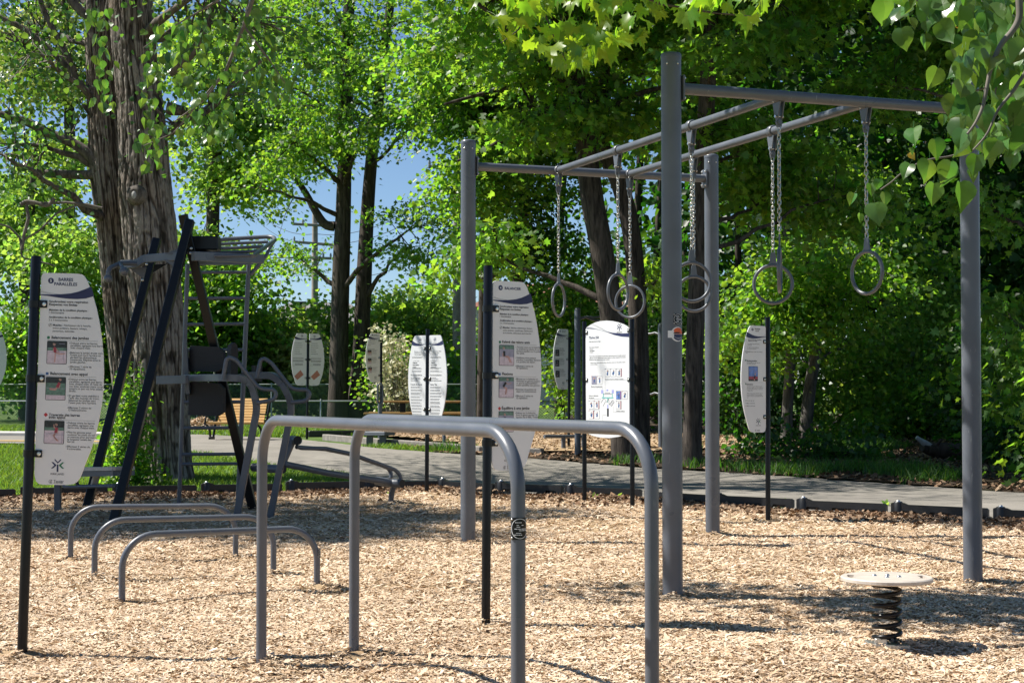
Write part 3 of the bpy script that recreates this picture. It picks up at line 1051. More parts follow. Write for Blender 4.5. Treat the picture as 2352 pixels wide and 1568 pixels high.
def make_panel(s, ztop, side=1, name='panel', mirror_swoosh=True):
    """side +1: right of the post; -1: left of it"""
    def q(u, v): return (side * (u * PX + .035), ztop - v * PX)
    mb = MB(); mb.prism([q(*p) for p in OUT_R], (0, 0, 0), (1, 0, 0), (0, 0, 1), .012)
    pn = mb.build(name, M['white'], s, local=True)
    b = Board(pn, -.006)
    b.poly('navy', [q(*p) for p in SW_UP + SW_LO])
    for k in (0, 1):
        pts = [q(u, 108 + k * 6 + 26 * math.sin(math.pi * min(1, u / 330)) * (1 if u < 165 else 1) - (u / 330) ** 2 * 36) for u in range(4, 290, 24)]
        for a, c in zip(pts, pts[1:]): b.line('soft', a, c, .0012)
    return pn, b, q


def make_clamps(s, zs, sides):
    for z in zs:
        mb = MB(); mb.lathe((0, 0, z - .02), [(.034, 0), (.034, .04)], 16)
        for sd in sides:
            mb.box((sd * .052, -.010, z), (.024, .006, .021), bev=.002)
        c = mb.build('clamp', M['black'], s, local=True)
        for sd in sides:
            mb = MB(); mb.lathe((sd * .060, -.016, z), [(.013, 0), (.013, .003), (.008, .006)], 12, (0, -1, 0))
            mb.build('bolt', M['bolt'], c, local=True)


def tree_word(b, u, v, w):
    """maker's mark at the foot of a panel"""
    b.group('maker_mark')
    b.ring('ink', u - w * .28, v + w * .07, w * .19, w * .035, n=16, a0=.5, a1=5.6)
    b.line('ink', (u - w * .34, v - w * .06), (u - w * .25, v + w * .2), w * .035)
    b.line('ink', (u - w * .25, v + w * .2), (u - w * .24, v - w * .06), w * .05)
    b.text('ink', 'Tessier', u, v, width=w)
    b.text('soft', 'RÉCRÉO-PARC', u + w * .03, v - w * .12, width=w * .93)
    b.group()


def exercise_text(b, q, num, title, muscles, secs, ox=0):
    """secs: (mark, heading lines, y of heading, photo (scene, pose, top), text blocks [(y, lines)])"""
    def T(mat, st, x, y, x1=None, size=None, bold=False):
        u, v = q(x + ox, y)
        b.text(mat, st, u, v, width=(x1 - x) * PX if x1 else None, size=size, bold=bold)
    cu, cv = q(59 + ox, 46)
    b.group('number_mark')
    b.disc('navy', cu, cv, 17 * PX, 1, 24); b.text('white', str(num), cu, cv - 8.5 * PX, size=24 * PX, bold=True, lv=2, align='c')
    b.group()
    for st, x, x1, y in title: T('navy', st, x, y, x1, bold=True)
    T('ink', 'Synchronisez votre respiration', 53, 176, 284, bold=True)
    T('ink', 'Respectez vos limites', 53, 194, 221, bold=True)
    T('ink', 'Maintien de la condition physique :', 54, 226, 286, bold=True)
    T('soft', '1 fois/semaine', 54, 242, 144)
    T('ink', 'Amélioration de la condition physique :', 54, 269, 316, bold=True)
    T('soft', '2 à 3 fois/semaine', 54, 286, 167)
    cu, cv = q(63 + ox, 311); b.ring('ink', cu, cv, 10 * PX, 1.6 * PX); b.line('ink', (cu - 5 * PX, cv - 5 * PX), (cu + 5 * PX, cv + 5 * PX), 3 * PX)
    T('ink', 'Muscles :', 79, 316, 140, bold=True)
    for i, (st, x1) in enumerate(muscles): T('soft', st, 146 if i == 0 else 80, 316 + 17.5 * i, x1)
    for mark, heads, y, (scene, pose, top), blocks in secs:
        cu, cv = q(56 + ox, y - 6)
        if mark == 'green': b.disc('green', cu, cv, 9 * PX)
        elif mark == 'blue': b.rect('blue', cu - 8 * PX, cv - 8 * PX, 16 * PX, 16 * PX)
        else: b.poly('red', [(cu, cv - 13 * PX), (cu + 13 * PX, cv), (cu, cv + 13 * PX), (cu - 13 * PX, cv)])
        for i, (st, x1) in enumerate(heads): T('ink', st, 74, y + 15 * i, x1, bold=True)
        yl = y + 9 + 15 * (len(heads) - 1)
        b.line('soft', q(49 + ox, yl), q(350 + ox, yl), 1.2 * PX)
        u, v = q(49 + ox, yl + 142)
        sport_photo(b, u, v, 120 * PX, 138 * PX, scene, POSES[pose], top)
        for dy, lines in blocks:
            cu, cv = q(183 + ox, yl + dy - 5); b.disc('ink', cu, cv, 2.2 * PX, n=8)
            for i, st in enumerate(lines): T('soft', st, 189, yl + dy + 14 * i, size=16.4 * PX)


def seg3(z): return (z - .182, z - .613, z - 1.046)


# --- sign 5, beside the parallel bars
base5 = at(51, 1490, 9.28); top5 = at(83, 587, 9.28)
s5 = make_sign((base5.x, 9.28, 0), 2.277, math.atan((top5.x - base5.x) / 2.28), 0.02,
               'exercise sign numbered 5 reading BARRES PARALLÈLES on a leaning black post', 'exercise signs on black posts')
p5, b5, q5 = make_panel(s5, 2.18)
exercise_text(b5, q5, 5, [('BARRES', 104, 191, 46), ('PARALLÈLES', 79, 216, 73)],
              [('Fléchisseurs de la hanche,', 306), ('ischio-jambiers, fessiers, triceps,', 284), ('pectoraux, deltoïdes', 208)],
              [('green', [('Balancement des jambes', 296)], 392, (SAND, 'swing', 'ph_top'),
                [(20, ['Debout entre les barres', 'parallèles, agrippez une barre', 'avec chaque main.']),
                 (77, ['Balancez la jambe droite vers', 'l’avant puis vers l’arrière en', 'gardant les abdominaux', 'contractés. Répétez avec la', 'jambe gauche.']),
                 (160, ['Effectuez 1 série de', '10 répétitions.'])]),
               ('blue', [('Balancement avec appui', 296)], 607, (LAWN, 'lean', 'ph_top'),
                [(20, ['Debout entre les barres', 'parallèles, agrippez une barre', 'avec chaque main. À l’aide de', 'vos bras, soulevez votre corps', 'jusqu’à ce que vos bras soient', 'droits.']),
                 (118, ['En gardant votre stabilité à', 'l’aide des muscles du tronc,', 'balancez les jambes vers', 'l’avant puis vers l’arrière.']),
                 (190, ['Effectuez 2 séries de', '12 balancements.'])]),
               ('red', [('Traversée des barres', 258), ('avec appui', 172)], 852, (SAND, 'walk', 'ph_top'),
                [(20, ['Debout entre les barres', 'parallèles, agrippez une', 'barre avec chaque main.']),
                 (76, ['Pliez les genoux pour', 'soulever les pieds du sol,', 'et avancez pour parcourir', 'la longueur totale des', 'barres.']),
                 (161, ['Effectuez 2 séries de', '4 traversées.'])])])
logo(b5, *q5(137, 1146), 76 * PX)
tree_word(b5, *q5(116, 1246), 60 * PX)
b5.finish()
make_clamps(s5, seg3(2.18), (1,))

# --- sign 4, behind the parallel bars
b4p = at(1116, 1432, 10.3)
s4 = make_sign((b4p.x, 10.3, 0), 2.30, math.atan((at(1122, 604, 10.3).x - b4p.x) / 2.3), math.radians(33),
               'exercise sign numbered 4 reading BALANCIER, beside the tall trapeze post', 'exercise signs on black posts')
p4, b4, q4 = make_panel(s4, 2.205)
exercise_text(b4, q4, 4, [('BALANCIER', 92, 222, 56)],
              [('Mollets, abdominaux, fessiers,', 316), ('ischio-jambiers, quadriceps, fléchisseurs', 318), ('de la hanche, abducteurs de la hanche', 306)],
              [('green', [('Relevé des talons assis', 296)], 414, (LAKE, 'sit', 'ph_black'),
                [(20, ['Assoyez-vous sur le balancier', 'et soulevez les talons du sol en', 'prenant équilibre sur la pointe', 'des pieds.']),
                 (92, ['Stabilisez votre posture', 'pendant 5 secondes. Revenez', 'à la position de départ.']), (148, ['Effectuez 2 séries de', '10 répétitions.'])]),
               ('blue', [('Flexions', 160)], 628, (LAKE, 'squat', 'ph_black'),
                [(20, ['Montez sur le balancier et', 'fléchissez les genoux jusqu’à', 'ce que les ischio-jambiers', 'soient parallèles aux genoux.']),
                 (90, ['Revenez à la position de', 'départ et recommencez.']), (134, ['Effectuez 2 séries de', '12 répétitions.'])]),
               ('red', [('Équilibre à une jambe', 296)], 856, (LAKE, 'stand', 'ph_black'),
                [(20, ['Debout sur le balancier,', 'levez le genou gauche à la', 'hauteur de la taille. Trouvez', 'votre équilibre et comptez', 'jusqu’à 5.']),
                 (102, ['Revenez à la position de', 'départ et recommencez.'])])])
logo(b4, *q4(137, 1146), 76 * PX)
tree_word(b4, *q4(116, 1246), 60 * PX)
b4.finish()
make_clamps(s4, seg3(2.205), (1,))


# --- English signs whose panel hangs left of the post
def english_sign(base, H, lean, rz, label, ztop, num, title, secs=None, trap=False):
    s = make_sign(base, H, lean, rz, label, 'exercise signs on black posts')
    pn, b, q = make_panel(s, ztop, -1)

    def T(mat, st, x, y, w=None, size=None, bold=False):   # x measured from the panel's right edge leftwards
        u, v = q(x, y); b.text(mat, st, u, v, width=w * PX if w else None, size=size, bold=bold)
    b.group('number_mark'); cu, cv = q(212, 46); b.disc('navy', cu, cv, 16 * PX, 1, 24); b.text('white', str(num), cu, cv - 8 * PX, size=23 * PX, bold=True, lv=2, align='c'); b.group()
    for st, x, y, w in title: T('ink', st, x, y, w, bold=True)
    T('ink', 'Synchronize your breathing', 278, 172, 206, bold=True); T('ink', 'Respect your limits', 280, 188, 144, bold=True)
    T('ink', 'To maintain physical fitness:', 289, 222, 188); T('soft', 'Once/week', 292, 237, 68)
    T('ink', 'To improve physical fitness:', 298, 264, 185); T('soft', 'Two to three times/week', 300, 280, 146)
    cu, cv = q(322, 309); b.ring('ink', cu, cv, 9 * PX, 1.6 * PX); b.line('ink', (cu - 4 * PX, cv - 4 * PX), (cu + 4 * PX, cv + 4 * PX), 3 * PX)
    T('ink', 'Muscles:', 308, 314, 60, bold=True)
    if trap:
        T('soft', 'Biceps, triceps, chest, obliques,', 244, 314, 190); T('soft', 'abs', 312, 331, 22)
        for n_, y in ((1, 417), (2, 695)):
            b.group('number_mark'); cu, cv = q(322, y - 6); b.disc('green', cu, cv, 10 * PX); b.text('white', str(n_), cu, cv - 5 * PX, size=14 * PX, bold=True, lv=2, align='c'); b.group()
        T('ink', 'Starting position', 306, 424, 164, bold=True)
        T('soft', 'Standing under the rings, raise your', 304, 443, 214); T('soft', 'arms above your head.', 304, 459, 140)
        u, v = q(278, 655); sport_photo(b, u, v, 150 * PX, 175 * PX, [('ph_dark', .1), ('ph_top', .2), ('ph_sky', .7)], POSES['ring'])
        b.line('soft', q(356, 670), q(50, 670), 1.4 * PX)
        T('ink', 'Execution', 306, 701, 100, bold=True)
        for i, st in enumerate(['Grab the first rings and while keeping the', 'abdominals engaged, use your core muscles', 'to swing your legs and better control your', 'swinging motion.', '',
                                'While swinging, let go of the first ring and', 'grab the second one. Use your swinging', 'motion to let go of a ring and grab the next', 'one.']):
            if st: T('soft', st, 304, 722 + 16.5 * i, size=14.6 * PX)
        for i, st in enumerate(['Do one way only', 'Make 1 round trip', 'Make 2 round trips']):
            cu, cv = q(318, 885 + 31 * i)
            b.disc(('green', 'blue', 'red')[i], cu, cv, 6 * PX, n=(12, 4, 4)[i]); T('soft', st, 304, 891 + 31 * i, 118 + 6 * i)
    else:
        for i, y in enumerate((412, 626, 852)):
            cu, cv = q(336 - (12 if i == 2 else 0), y - 6); b.disc(('green', 'blue', 'red')[i], cu, cv, 9 * PX, n=(16, 4, 4)[i])
            x = 318 - (12 if i == 2 else 0)
            if secs[i][0]: T('ink', secs[i][0], x, y, secs[i][1], bold=True)
            else:
                u, v = q(x, y); b.greek('ink', u, v, secs[i][1] * PX, 10 * PX)
            u, v = q(x + 20, y + 158)
            sport_photo(b, u, v, 108 * PX, 140 * PX, secs[i][2], POSES[secs[i][3]])
            for k in range(9):
                if k in (4, 7): continue
                u, v = q(x - 100, y + 22 + 14 * k); b.greek('soft', u, v, random.uniform(90, 150) * PX, 5 * PX)
    logo(b, *q(122, 1130), 74 * PX); tree_word(b, *q(152, 1240), 56 * PX)
    b.finish(); make_clamps(s, seg3(ztop), (-1,))
    return s


english_sign((at(1764, 1185, 18.5).x, 18.5, -.03), 2.37, 0.004, math.radians(34), 'exercise sign reading TRAPEZE RACK with its panel left of the post, under the dark trees',
             2.265, 3, [('TRAPEZE', 182, 47, 92), ('RACK', 164, 70, 58)], trap=True)
ph1 = [('ph_sand', .35), ('ph_hair', .3), ('ph_dark', .35)]
english_sign((at(1306, 1030, 32.6).x, 32.6, float(gz(32.6))), 2.32, 0.01, math.radians(36), 'shaded exercise sign reading BENCH-DIP STATION, far off beside the grey post',
             2.225 + float(gz(32.6)), 2, [('BENCH-DIP', 172, 47, 108), ('STATION', 160, 72, 84)],
             [(None, 212, [('ph_dark', 1.0)], 'bench'), (None, 194, [('ph_dark', 1.0)], 'bench'), (None, 200, [('ph_dark', 1.0)], 'bench')])
english_sign((at(875, 1020, 39.9).x, 39.9, float(gz(39.9))), 2.35, 0.0, math.radians(27), 'exercise sign reading STEP-UP FITNESS STATION in front of the white flowering shrub',
             2.245 + float(gz(39.9)), 1, [('STEP-UP', 168, 46, 84), ('FITNESS STATION', 200, 70, 166)],
             [('Backward leg swing', 170, ph1, 'swing'), ('Step up/Front position', 214, ph1, 'stand'), ('Lunges', 74, ph1, 'walk')])


# --- welcome sign: two panels on one post, behind the border
def double_sign(base, rz, label, ztop, kind):
    s = make_sign(base, ztop - base[2] + .09, 0.008, rz, label, 'two panel signs', 'welcome_sign')
    L, bl, ql = make_panel(s, ztop, -1)
    Rr, br, qr = make_panel(s, ztop, 1)

    def T(b, q, mat, st, x, y, w=None, size=None, bold=False):
        u, v = q(x, y); b.text(mat, st, u, v, width=w * PX if w else None, size=size, bold=bold)
    logo(bl, *ql(122, 64), 66 * PX, 'navy', 'navy'); logo(br, *qr(130, 64), 66 * PX, 'navy', 'navy')
    if kind == 'welcome':
        for i, st in enumerate(['Bienvenue au circuit', 'd’entraînement du parc Corridor', 'Vert, pour adultes de tous âges.']): T(bl, ql, 'ink', st, 252, 240 + 23 * i, size=21 * PX)
        for i, st in enumerate(['Welcome to circuit training', 'at Corridor Vert Park,', 'for adults of all ages.']): T(br, qr, 'ink', st, 34, 240 + 23 * i, size=21 * PX)
        T(bl, ql, 'soft', 'Trois niveaux d’intensité :', 280, 378, 140); T(br, qr, 'soft', 'Three intensity levels:', 34, 378, 134)
        for i, (a, c) in enumerate([('Débutant', 'Beginner'), ('Intermédiaire', 'Intermediate'), ('Avancé', 'Advanced')]):
            T(bl, ql, 'ink', '• ' + a, 300, 408 + 31 * i, size=25 * PX, bold=True); T(br, qr, 'ink', '• ' + c, 34, 408 + 31 * i, size=25 * PX, bold=True)
        T(bl, ql, 'ink', 'Recommandations', 330, 590, 252); T(br, qr, 'ink', 'Recommendations', 34, 590, 246)
        for i, (a, c) in enumerate([('Porter des chaussures adéquates.', 'Wear proper shoes'), ('Respecter ses capacités physiques.', 'Respect your physical limits'), ('Cesser en cas d’inconfort.', 'Stop if you experience any discomfort')]):
            T(bl, ql, 'ink', a, 332, 622 + 22 * i, size=16 * PX, bold=True); T(br, qr, 'ink', c, 34, 622 + 22 * i, size=16 * PX, bold=True)
        T(bl, ql, 'ink', 'Conseils de sécurité', 336, 728, 262); T(br, qr, 'ink', 'Safety Tips', 34, 728, 150)
        for b, q, x in ((bl, ql, 330), (br, qr, 34)):
            for y in (318, 330, 478, 490, 520, 532):
                u, v = q(x - (30 if x > 100 else 0), y); b.greek('soft', u, v, random.uniform(170, 270) * PX, 5 * PX)
            y = 756
            while y < 1215:
                for k in range(random.choice((2, 2, 3))):
                    xx = (x - max(0, y - 950) * .22) if x > 100 else x
                    u, v = q(xx, y); b.greek('soft', u, v, random.uniform(200, 255 - max(0, y - 950) * .2) * PX, 5.5 * PX); y += 13
                y += 17
    else:
        for i in range(6):
            for b, q, x in ((bl, ql, 300), (br, qr, 50)):
                cu, cv = q(x, 238 + 51 * i); b.disc('ink', cu, cv, 8 * PX, n=12)
                u, v = q(x + (-18 if x > 100 else 18), 243 + 51 * i); b.greek('ink', u, v, (150, 170, 160, 110, 108, 150)[i] * PX, 9 * PX)
        for b, q, x in ((bl, ql, 350), (br, qr, 44)):
            for y in (598, 612, 650, 663, 676, 689):
                u, v = q(x, y); b.greek('soft', u, v, 270 * PX, 6 * PX)
            for y in (735, 748, 761, 774):
                u, v = q(x - 55 if x > 100 else x + 55, y); b.greek('soft', u, v, 200 * PX, 6 * PX)
            u, v = q(x - 18 if x > 100 else x + 18, 800); b.ring('soft', u, v + .03, .028, .003, n=8)
        for b, q, s_ in ((bl, ql, -1), (br, qr, 1)):
            u0, v0 = q(170 if s_ > 0 else 190, 990)
            b.group('plan_drawing')
            b.poly('terracotta', [(u0 + x * PX * 1.05, v0 + y * PX * 1.05) for x, y in ((-120, -50), (35, 100), (112, -10), (-45, -130))])
            for x, y in ((30, 50), (-35, 5), (-50, -50), (10, -45), (-20, -95), (50, 0)): b.disc('ink', u0 + x * PX, v0 + y * PX, 6 * PX, 2, 8)
            b.group()
        for b, q in ((bl, ql), (br, qr)):
            u, v = q(110, 1236); b.text('ink', 'Tessier', u, v, width=56 * PX, align='c')
    bl.finish(); br.finish()
    make_clamps(s, seg3(ztop), (-1, 1))
    return s


dpos = at(980, 1137, 22.7)
double_sign((dpos.x, 22.7, float(gz(22.7))), math.radians(-46), 'bright white two panel sign with Recommendations and Safety Tips, nearest its kind', 1.5 + 125 / F * 22.7, 'welcome')
dpos = at(705, 1007, 37.7)
double_sign((dpos.x, 37.7, float(gz(37.7))), math.radians(30), 'far two panel sign with terracotta plan drawings, by the chain link fence', 1.5 + 97 / F * 37.7, 'map')

# --- station sign between two black posts
LP, RP = at(1342.6, 1150, 21.3), at(1452.5, 1166, 20.5)
d = Vector((RP.x - LP.x, RP.y - LP.y, 0)); Wd = d.length
ts = thing('station_sign', 'wide bright sign with a domed top held between two black posts beside the path', 'sign', (LP.x, LP.y, 0), math.atan2(d.y, d.x))
for u in (0, Wd):
    mb = MB(); mb.lathe((u, 0, -.1), [(.03, 0), (.03, 2.50), (.027, 2.51)], 16)
    mb.build('post', M['black'], ts, local=True)
KX_, KZ_ = Wd / 652, .000956
ZC = 1.5


def qt(x, y):
    yc = y + (1022 - y) / 757 * 40 * ((x - 120) / 652 - .5)
    return ((x - 120) * KX_, ZC + (1022 - yc) * KZ_)


top = [(140, 210), (160, 175), (210, 140), (280, 105), (350, 86), (430, 78), (510, 82), (590, 98), (660, 122), (712, 150), (738, 180)]
bot = [(740, 1590), (700, 1625), (600, 1660), (470, 1678), (340, 1668), (230, 1640), (150, 1600)]
mb = MB(); mb.prism([qt(*p) for p in top + bot], (0, 0, 0), (1, 0, 0), (0, 0, 1), .012)
tp = mb.build('panel', M['white'], ts, local=True)
tb = Board(tp, -.006)
tb.poly('navy', [qt(*p) for p in [(148, 196), (170, 180), (230, 182), (330, 203), (430, 226), (520, 243), (640, 250), (740, 243), (740, 298), (640, 293), (540, 272), (440, 235), (360, 213), (280, 198), (200, 193)]])
for a, c in (((235, 135), (420, 215)), ((250, 128), (440, 225))): tb.line('soft', qt(*a), qt(*c), .002)
u, v = qt(610, 165); logo(tb, u, v, .1, 'navy', 'navy')


def tt(mat, st, x, y, x1, bold=False, size=None):
    u, v = qt(x, y); tb.text(mat, st, u, v, width=(x1 - x) * KX_, size=size, bold=bold)


tt('navy', 'Thrive 250', 190, 332, 330, True, .044)
tt('ink', 'Vidéo démonstrative en ligne', 190, 377, 352, size=.02)
tt('ink', 'Trois niveaux d’intensité', 192, 455, 325, size=.02)
for i, st in enumerate(['Débutant', 'Intermédiaire', 'Avancé']): tt('ink', '• ' + st, 196, 480 + 20 * i, 250 + (20 if i == 1 else 0), True, .016)
for i, (st, x1) in enumerate([('Thrive 250 est une station d’entraînement optimisée pouvant accueillir plusieurs', 694), ('utilisateurs à la fois, réduisant ainsi le temps d’attente. La station comprend 5 exerciseurs', 694),
                              ('offrant plus d’une vingtaine d’exercices à exécuter.', 480)]): tt('soft', st, 196, 575 + 24 * i, x1, size=.02)
tt('soft', 'Muscles: Biceps, triceps, pectoraux, obliques, abdominaux, abducteurs, ischio-jambiers, fessiers,', 214, 662, 690, size=.016)
tt('soft', 'mollets, quadriceps', 214, 683, 308, size=.016)
tt('ink', 'Barres de traction à hauteurs variables', 415, 884, 664, size=.021)
tt('ink', 'Marches d’entraînement', 222, 984, 376, size=.021)
tt('ink', 'Station de dips/levée', 188, 1108, 320, size=.021); tt('ink', 'des genoux', 188, 1136, 262, size=.021)
tt('ink', 'Échelle suédoise', 568, 1318, 678, size=.021)
for a, c in (((415, 892), (705, 886)), ((415, 892), (415, 1055)), ((222, 990), (378, 990)), ((378, 990), (378, 1020)), ((188, 1145), (354, 1145)), ((354, 1145), (354, 1180)),
             ((525, 1245), (525, 1325)), ((525, 1325), (680, 1327)), ((380, 1365), (430, 1365)), ((380, 1365), (380, 1560))):
    tb.line('soft', qt(*a), qt(*c), .0016)
random.seed(3)
for (x, y, bg) in ((414, 732, 'white'), (492, 730, 'white'), (571, 730, 'white'), (228, 835, 'ph_lake'), (305, 835, 'white'), (565, 1038, 'ph_sky'), (645, 1038, 'white'), (565, 1172, 'white'),
                   (190, 1168, 'white'), (266, 1168, 'white'), (190, 1300, 'white'), (267, 1300, 'white')):
    tb.group('picture')
    u0, v0 = qt(x, y + 114); u1, v1 = qt(x + 70, y)
    tb.rect('ink', u0, v0, u1 - u0, v1 - v0, 1); tb.rect(bg, u0 + .003, v0 + .003, u1 - u0 - .006, v1 - v0 - .006, 2)
    cx, cy = (u0 + u1) / 2, (v0 + v1) / 2
    for k in range(3):
        a = random.uniform(0, 3.1)
        tb.line(random.choice(['ph_skin', 'ink', 'ph_skin', 'blue']), (cx - math.cos(a) * .022, cy - math.sin(a) * .036), (cx + math.cos(a) * .026, cy + math.sin(a) * .04), .009, 3)
    tb.line('blue', (cx, cy - .03), (cx + .006, cy + .012), .022, 4); tb.disc('ph_hair', cx + .006, cy + .026, .010, 4, 10)
    if x in (571, 266, 565) or (x, y) == (190, 1300): tb.rect('ph_top', u1 - .018, v0 + .004, .012, v1 - v0 - .008, 3)
    tb.disc(random.choice(['green', 'red', 'navy']), u0 + .004, v1 - .004, .006, 4, 8)
tb.group('station_plan')
tb.rect('teal', qt(368, 1136)[0], qt(368, 1136)[1], 160 * KX_, .013)
for x in (386, 508): tb.rect('teal', qt(x, 1120)[0], qt(x, 1120)[1], 9 * KX_, .05)
tb.rect('teal', qt(445, 1190)[0], qt(445, 1190)[1], 9 * KX_, .052)
for x, y in ((360, 1072), (504, 1070)): tb.rect('lilac', qt(x, y)[0], qt(x, y)[1], 30 * KX_, .046)
tb.rect('lilac', qt(433, 1040)[0], qt(433, 1040)[1], 24 * KX_, .024)
tb.rect('ink', qt(440, 1385)[0], qt(440, 1385)[1], 24 * KX_, .105); tb.rect('lilac', qt(443, 1276)[0], qt(443, 1276)[1], 16 * KX_, .05)
for a, c in (((410, 1066), (485, 1064)), ((395, 1140), (355, 1200)), ((420, 1180), (385, 1245)), ((400, 1140), (440, 1190)), ((440, 1190), (465, 1140)), ((465, 1140), (470, 1225)), ((470, 1225), (522, 1160)),
             ((522, 1160), (538, 1188)), ((538, 1188), (500, 1245)), ((500, 1245), (478, 1215)), ((390, 1082), (505, 1080))):
    tb.line('ink', qt(*a), qt(*c), .004, 2)
for k in range(4): tb.line('ink', qt(488 + k * 4, 1205 - k * 12), qt(508 + k * 7, 1235 - k * 14), .003, 2)
tb.group()
tb.finish()
for u, sd in ((0, 1), (Wd, -1)):
    for z in (2.26, 1.63, 1.02):
        mb = MB(); mb.lathe((u, 0, z - .022), [(.035, 0), (.035, .044)], 14); mb.box((u + sd * .055, -.010, z), (.026, .006, .022), bev=.002)
        c = mb.build('clamp', M['black'], ts, local=True)
        mb = MB(); mb.lathe((u + sd * .062, -.016, z), [(.013, 0), (.008, .005)], 10, (0, -1, 0)); mb.build('bolt', M['bolt'], c, local=True)
# --- edge of one more sign that enters the frame on the left
pe = at(-31, 1010, 36)
es = make_sign((pe.x, 36, float(gz(36))), 2.62, 0.0, math.radians(20), 'white sign panel cut off by the left edge of the photo', 'exercise signs on black posts')
pn, bb, qq = make_panel(es, 2.5, 1)
bb.finish()

# ================================================================ EXERCISE EQUIPMENT
def fl(x, y): return float(gz(y)) + 0.03 + float(chip_h(np.array([x]), np.array([y]))[0])


def rivet_plate(parent, c, n, r, w, h, name='maker_plate'):
    """small black plate wrapped on a tube: c axis point at plate height, n outward direction, r tube radius"""
    n = Vector(n).normalized(); ang0 = math.atan2(n.y, n.x)
    mb = MB(); k = 10; half = w / 2 / r
    pr = [(ang0 - half + 2 * half * i / k) for i in range(k + 1)]
    rr = r + .0025

    def P(a, z, e=0): return (c[0] + math.cos(a) * (rr + e), c[1] + math.sin(a) * (rr + e), c[2] + z)
    for a, b in zip(pr, pr[1:]): mb.quad_mesh([P(a, -h / 2), P(b, -h / 2), P(b, h / 2), P(a, h / 2)], [[0, 1, 2, 3]])
    pl = mb.build(name, M['black'], parent)
    # print: circle and lines of lettering
    mb = MB()
    for i in range(28):
        t0 = 2 * math.pi * i / 28; t1 = 2 * math.pi * (i + 1) / 28

        def Q(t, f): return P(ang0 + math.cos(t) * half * .92 * f, math.sin(t) * h * .46 * f, .001)
        mb.quad_mesh([Q(t0, 1), Q(t1, 1), Q(t1, .94), Q(t0, .94)], [[0, 1, 2, 3]])
    for (u0, u1, v) in ((-.15, .5, .26), (-.35, .6, .14), (0, .35, .06), (-.75, .6, -.03), (-.75, .45, -.1), (-.1, .4, -.22), (-.2, .6, -.3)):
        aa = [ang0 - half * (u0 + (u1 - u0) * i / 4) for i in range(5)]
        for a, b in zip(aa, aa[1:]):
            if random.random() < .9: mb.quad_mesh([P(a, v * h, .001), P(b + (a - b) * .15, v * h, .001), P(b + (a - b) * .15, v * h + h * .035, .001), P(a, v * h + h * .035, .001)], [[0, 1, 2, 3]])
    mb.build('plate_print', M['white'], pl)
    for sa in (-.86, .86):
        for sv in (-.42, .42):
            mb = MB(); a = ang0 + sa * half
            mb.lathe(P(a, sv * h), [(h * .055, 0), (h * .045, .003), (h * .02, .004)], 10, (math.cos(a), math.sin(a), 0))
            mb.build('rivet', M['bolt'], pl)
    return pl


# --- parallel bars: two long hoops
zb = 1.335


def hoop(name, label, cat, group, a, b, z, r, bend, mat, plate=None):
    za, zb_ = fl(*a), fl(*b)
    t = thing(name, label, cat, (*a, za), group=group)
    pts = fillet([(a[0], a[1], za - .25), (a[0], a[1], z), (b[0], b[1], z), (b[0], b[1], zb_ - .25)], bend, 10)
    # straight stretches get a few extra rings so the paint shader has something to hold on to
    mb = MB(); mb.tube(pts, r, 20)
    mb.build('rail', mat, t)
    if plate:
        c, n, w, h = plate
        rivet_plate(t, c, n, r, w, h)
    return t


A0 = at(600, 1515, 8.9); A1 = (0.024, 6.3)
hoop('parallel_bar', 'long grey hoop in front of the other, one of the pair of parallel bars', 'exercise bar', 'parallel bars',
     (A0.x, 8.9), A1, zb, .029, .24, M['grey'], ((A1[0], A1[1], 1.5 - (1211 - 895) / F * 6.3), (.25, -1, 0), .075, .086))
B0 = at(813, 1503, 9.08)
hoop('parallel_bar', 'long grey hoop behind the other, crossing below the trapeze rack', 'exercise bar', 'parallel bars', (B0.x, 9.08), (.565, 6.5), zb + .005, .029, .24, M['grey'])

# --- three low hoops
for k, (p, q, lab) in enumerate((((280, 1372), (728, 1348), 'low grey hoop nearest the camera, foremost of the three low bars'),
                                 ((217, 1323), (628, 1310), 'low grey hoop in the middle of the three low bars'),
                                 ((162, 1280), (541, 1275), 'low grey hoop farthest back, beside the black legged station'))):
    Yp = 5520 / (p[1] - 895); Yq = 5520 / (q[1] - 895)
    a = at(p[0], p[1], Yp); b = at(q[0], q[1], Yq)
    hoop('low_bar', lab, 'exercise bar', 'low step over bars', (a.x, Yp), (b.x, Yq), .455, .0245, .24, M['grey'],
         ((b.x, Yq, .27), (1, -.35, 0), .045, .07) if k == 0 else None)

# --- trapeze rack
rack = thing('trapeze_rack', 'tall grey frame of four posts carrying two overhead rails of hanging rings', 'trapeze rack', (1.178, 11.74, 0))
NL, NR, FL, FR = (at(1545, 1365, 11.74), at(2235, 1331, 12.66), at(1075, 1243, 15.86), at(1637, 1223, 16.83))
ZB = 3.72
HP = 3.94
for i, p in enumerate((NL, NR, FL, FR)):
    z = fl(p.x, p.y)
    mb = MB(); mb.lathe((p.x, p.y, z - .25), [(.0745, 0), (.0745, HP - z + .25)], 40)
    po = mb.build('post', M['grey'], rack)
    mb = MB(); mb.lathe((p.x, p.y, HP), [(.077, 0), (.077, .022), (.07, .034), (.05, .04), (.001, .041)], 32)
    mb.build('post_cap', M['grey'], po)
    for a in (-.5, .6, 2.2, 4):
        mb = MB(); d = Vector((math.sin(a), -math.cos(a), 0)); mb.ball(Vector((p.x, p.y, HP - .05)) + d * .075, .008, 8); mb.build('bolt', M['bolt'], po)


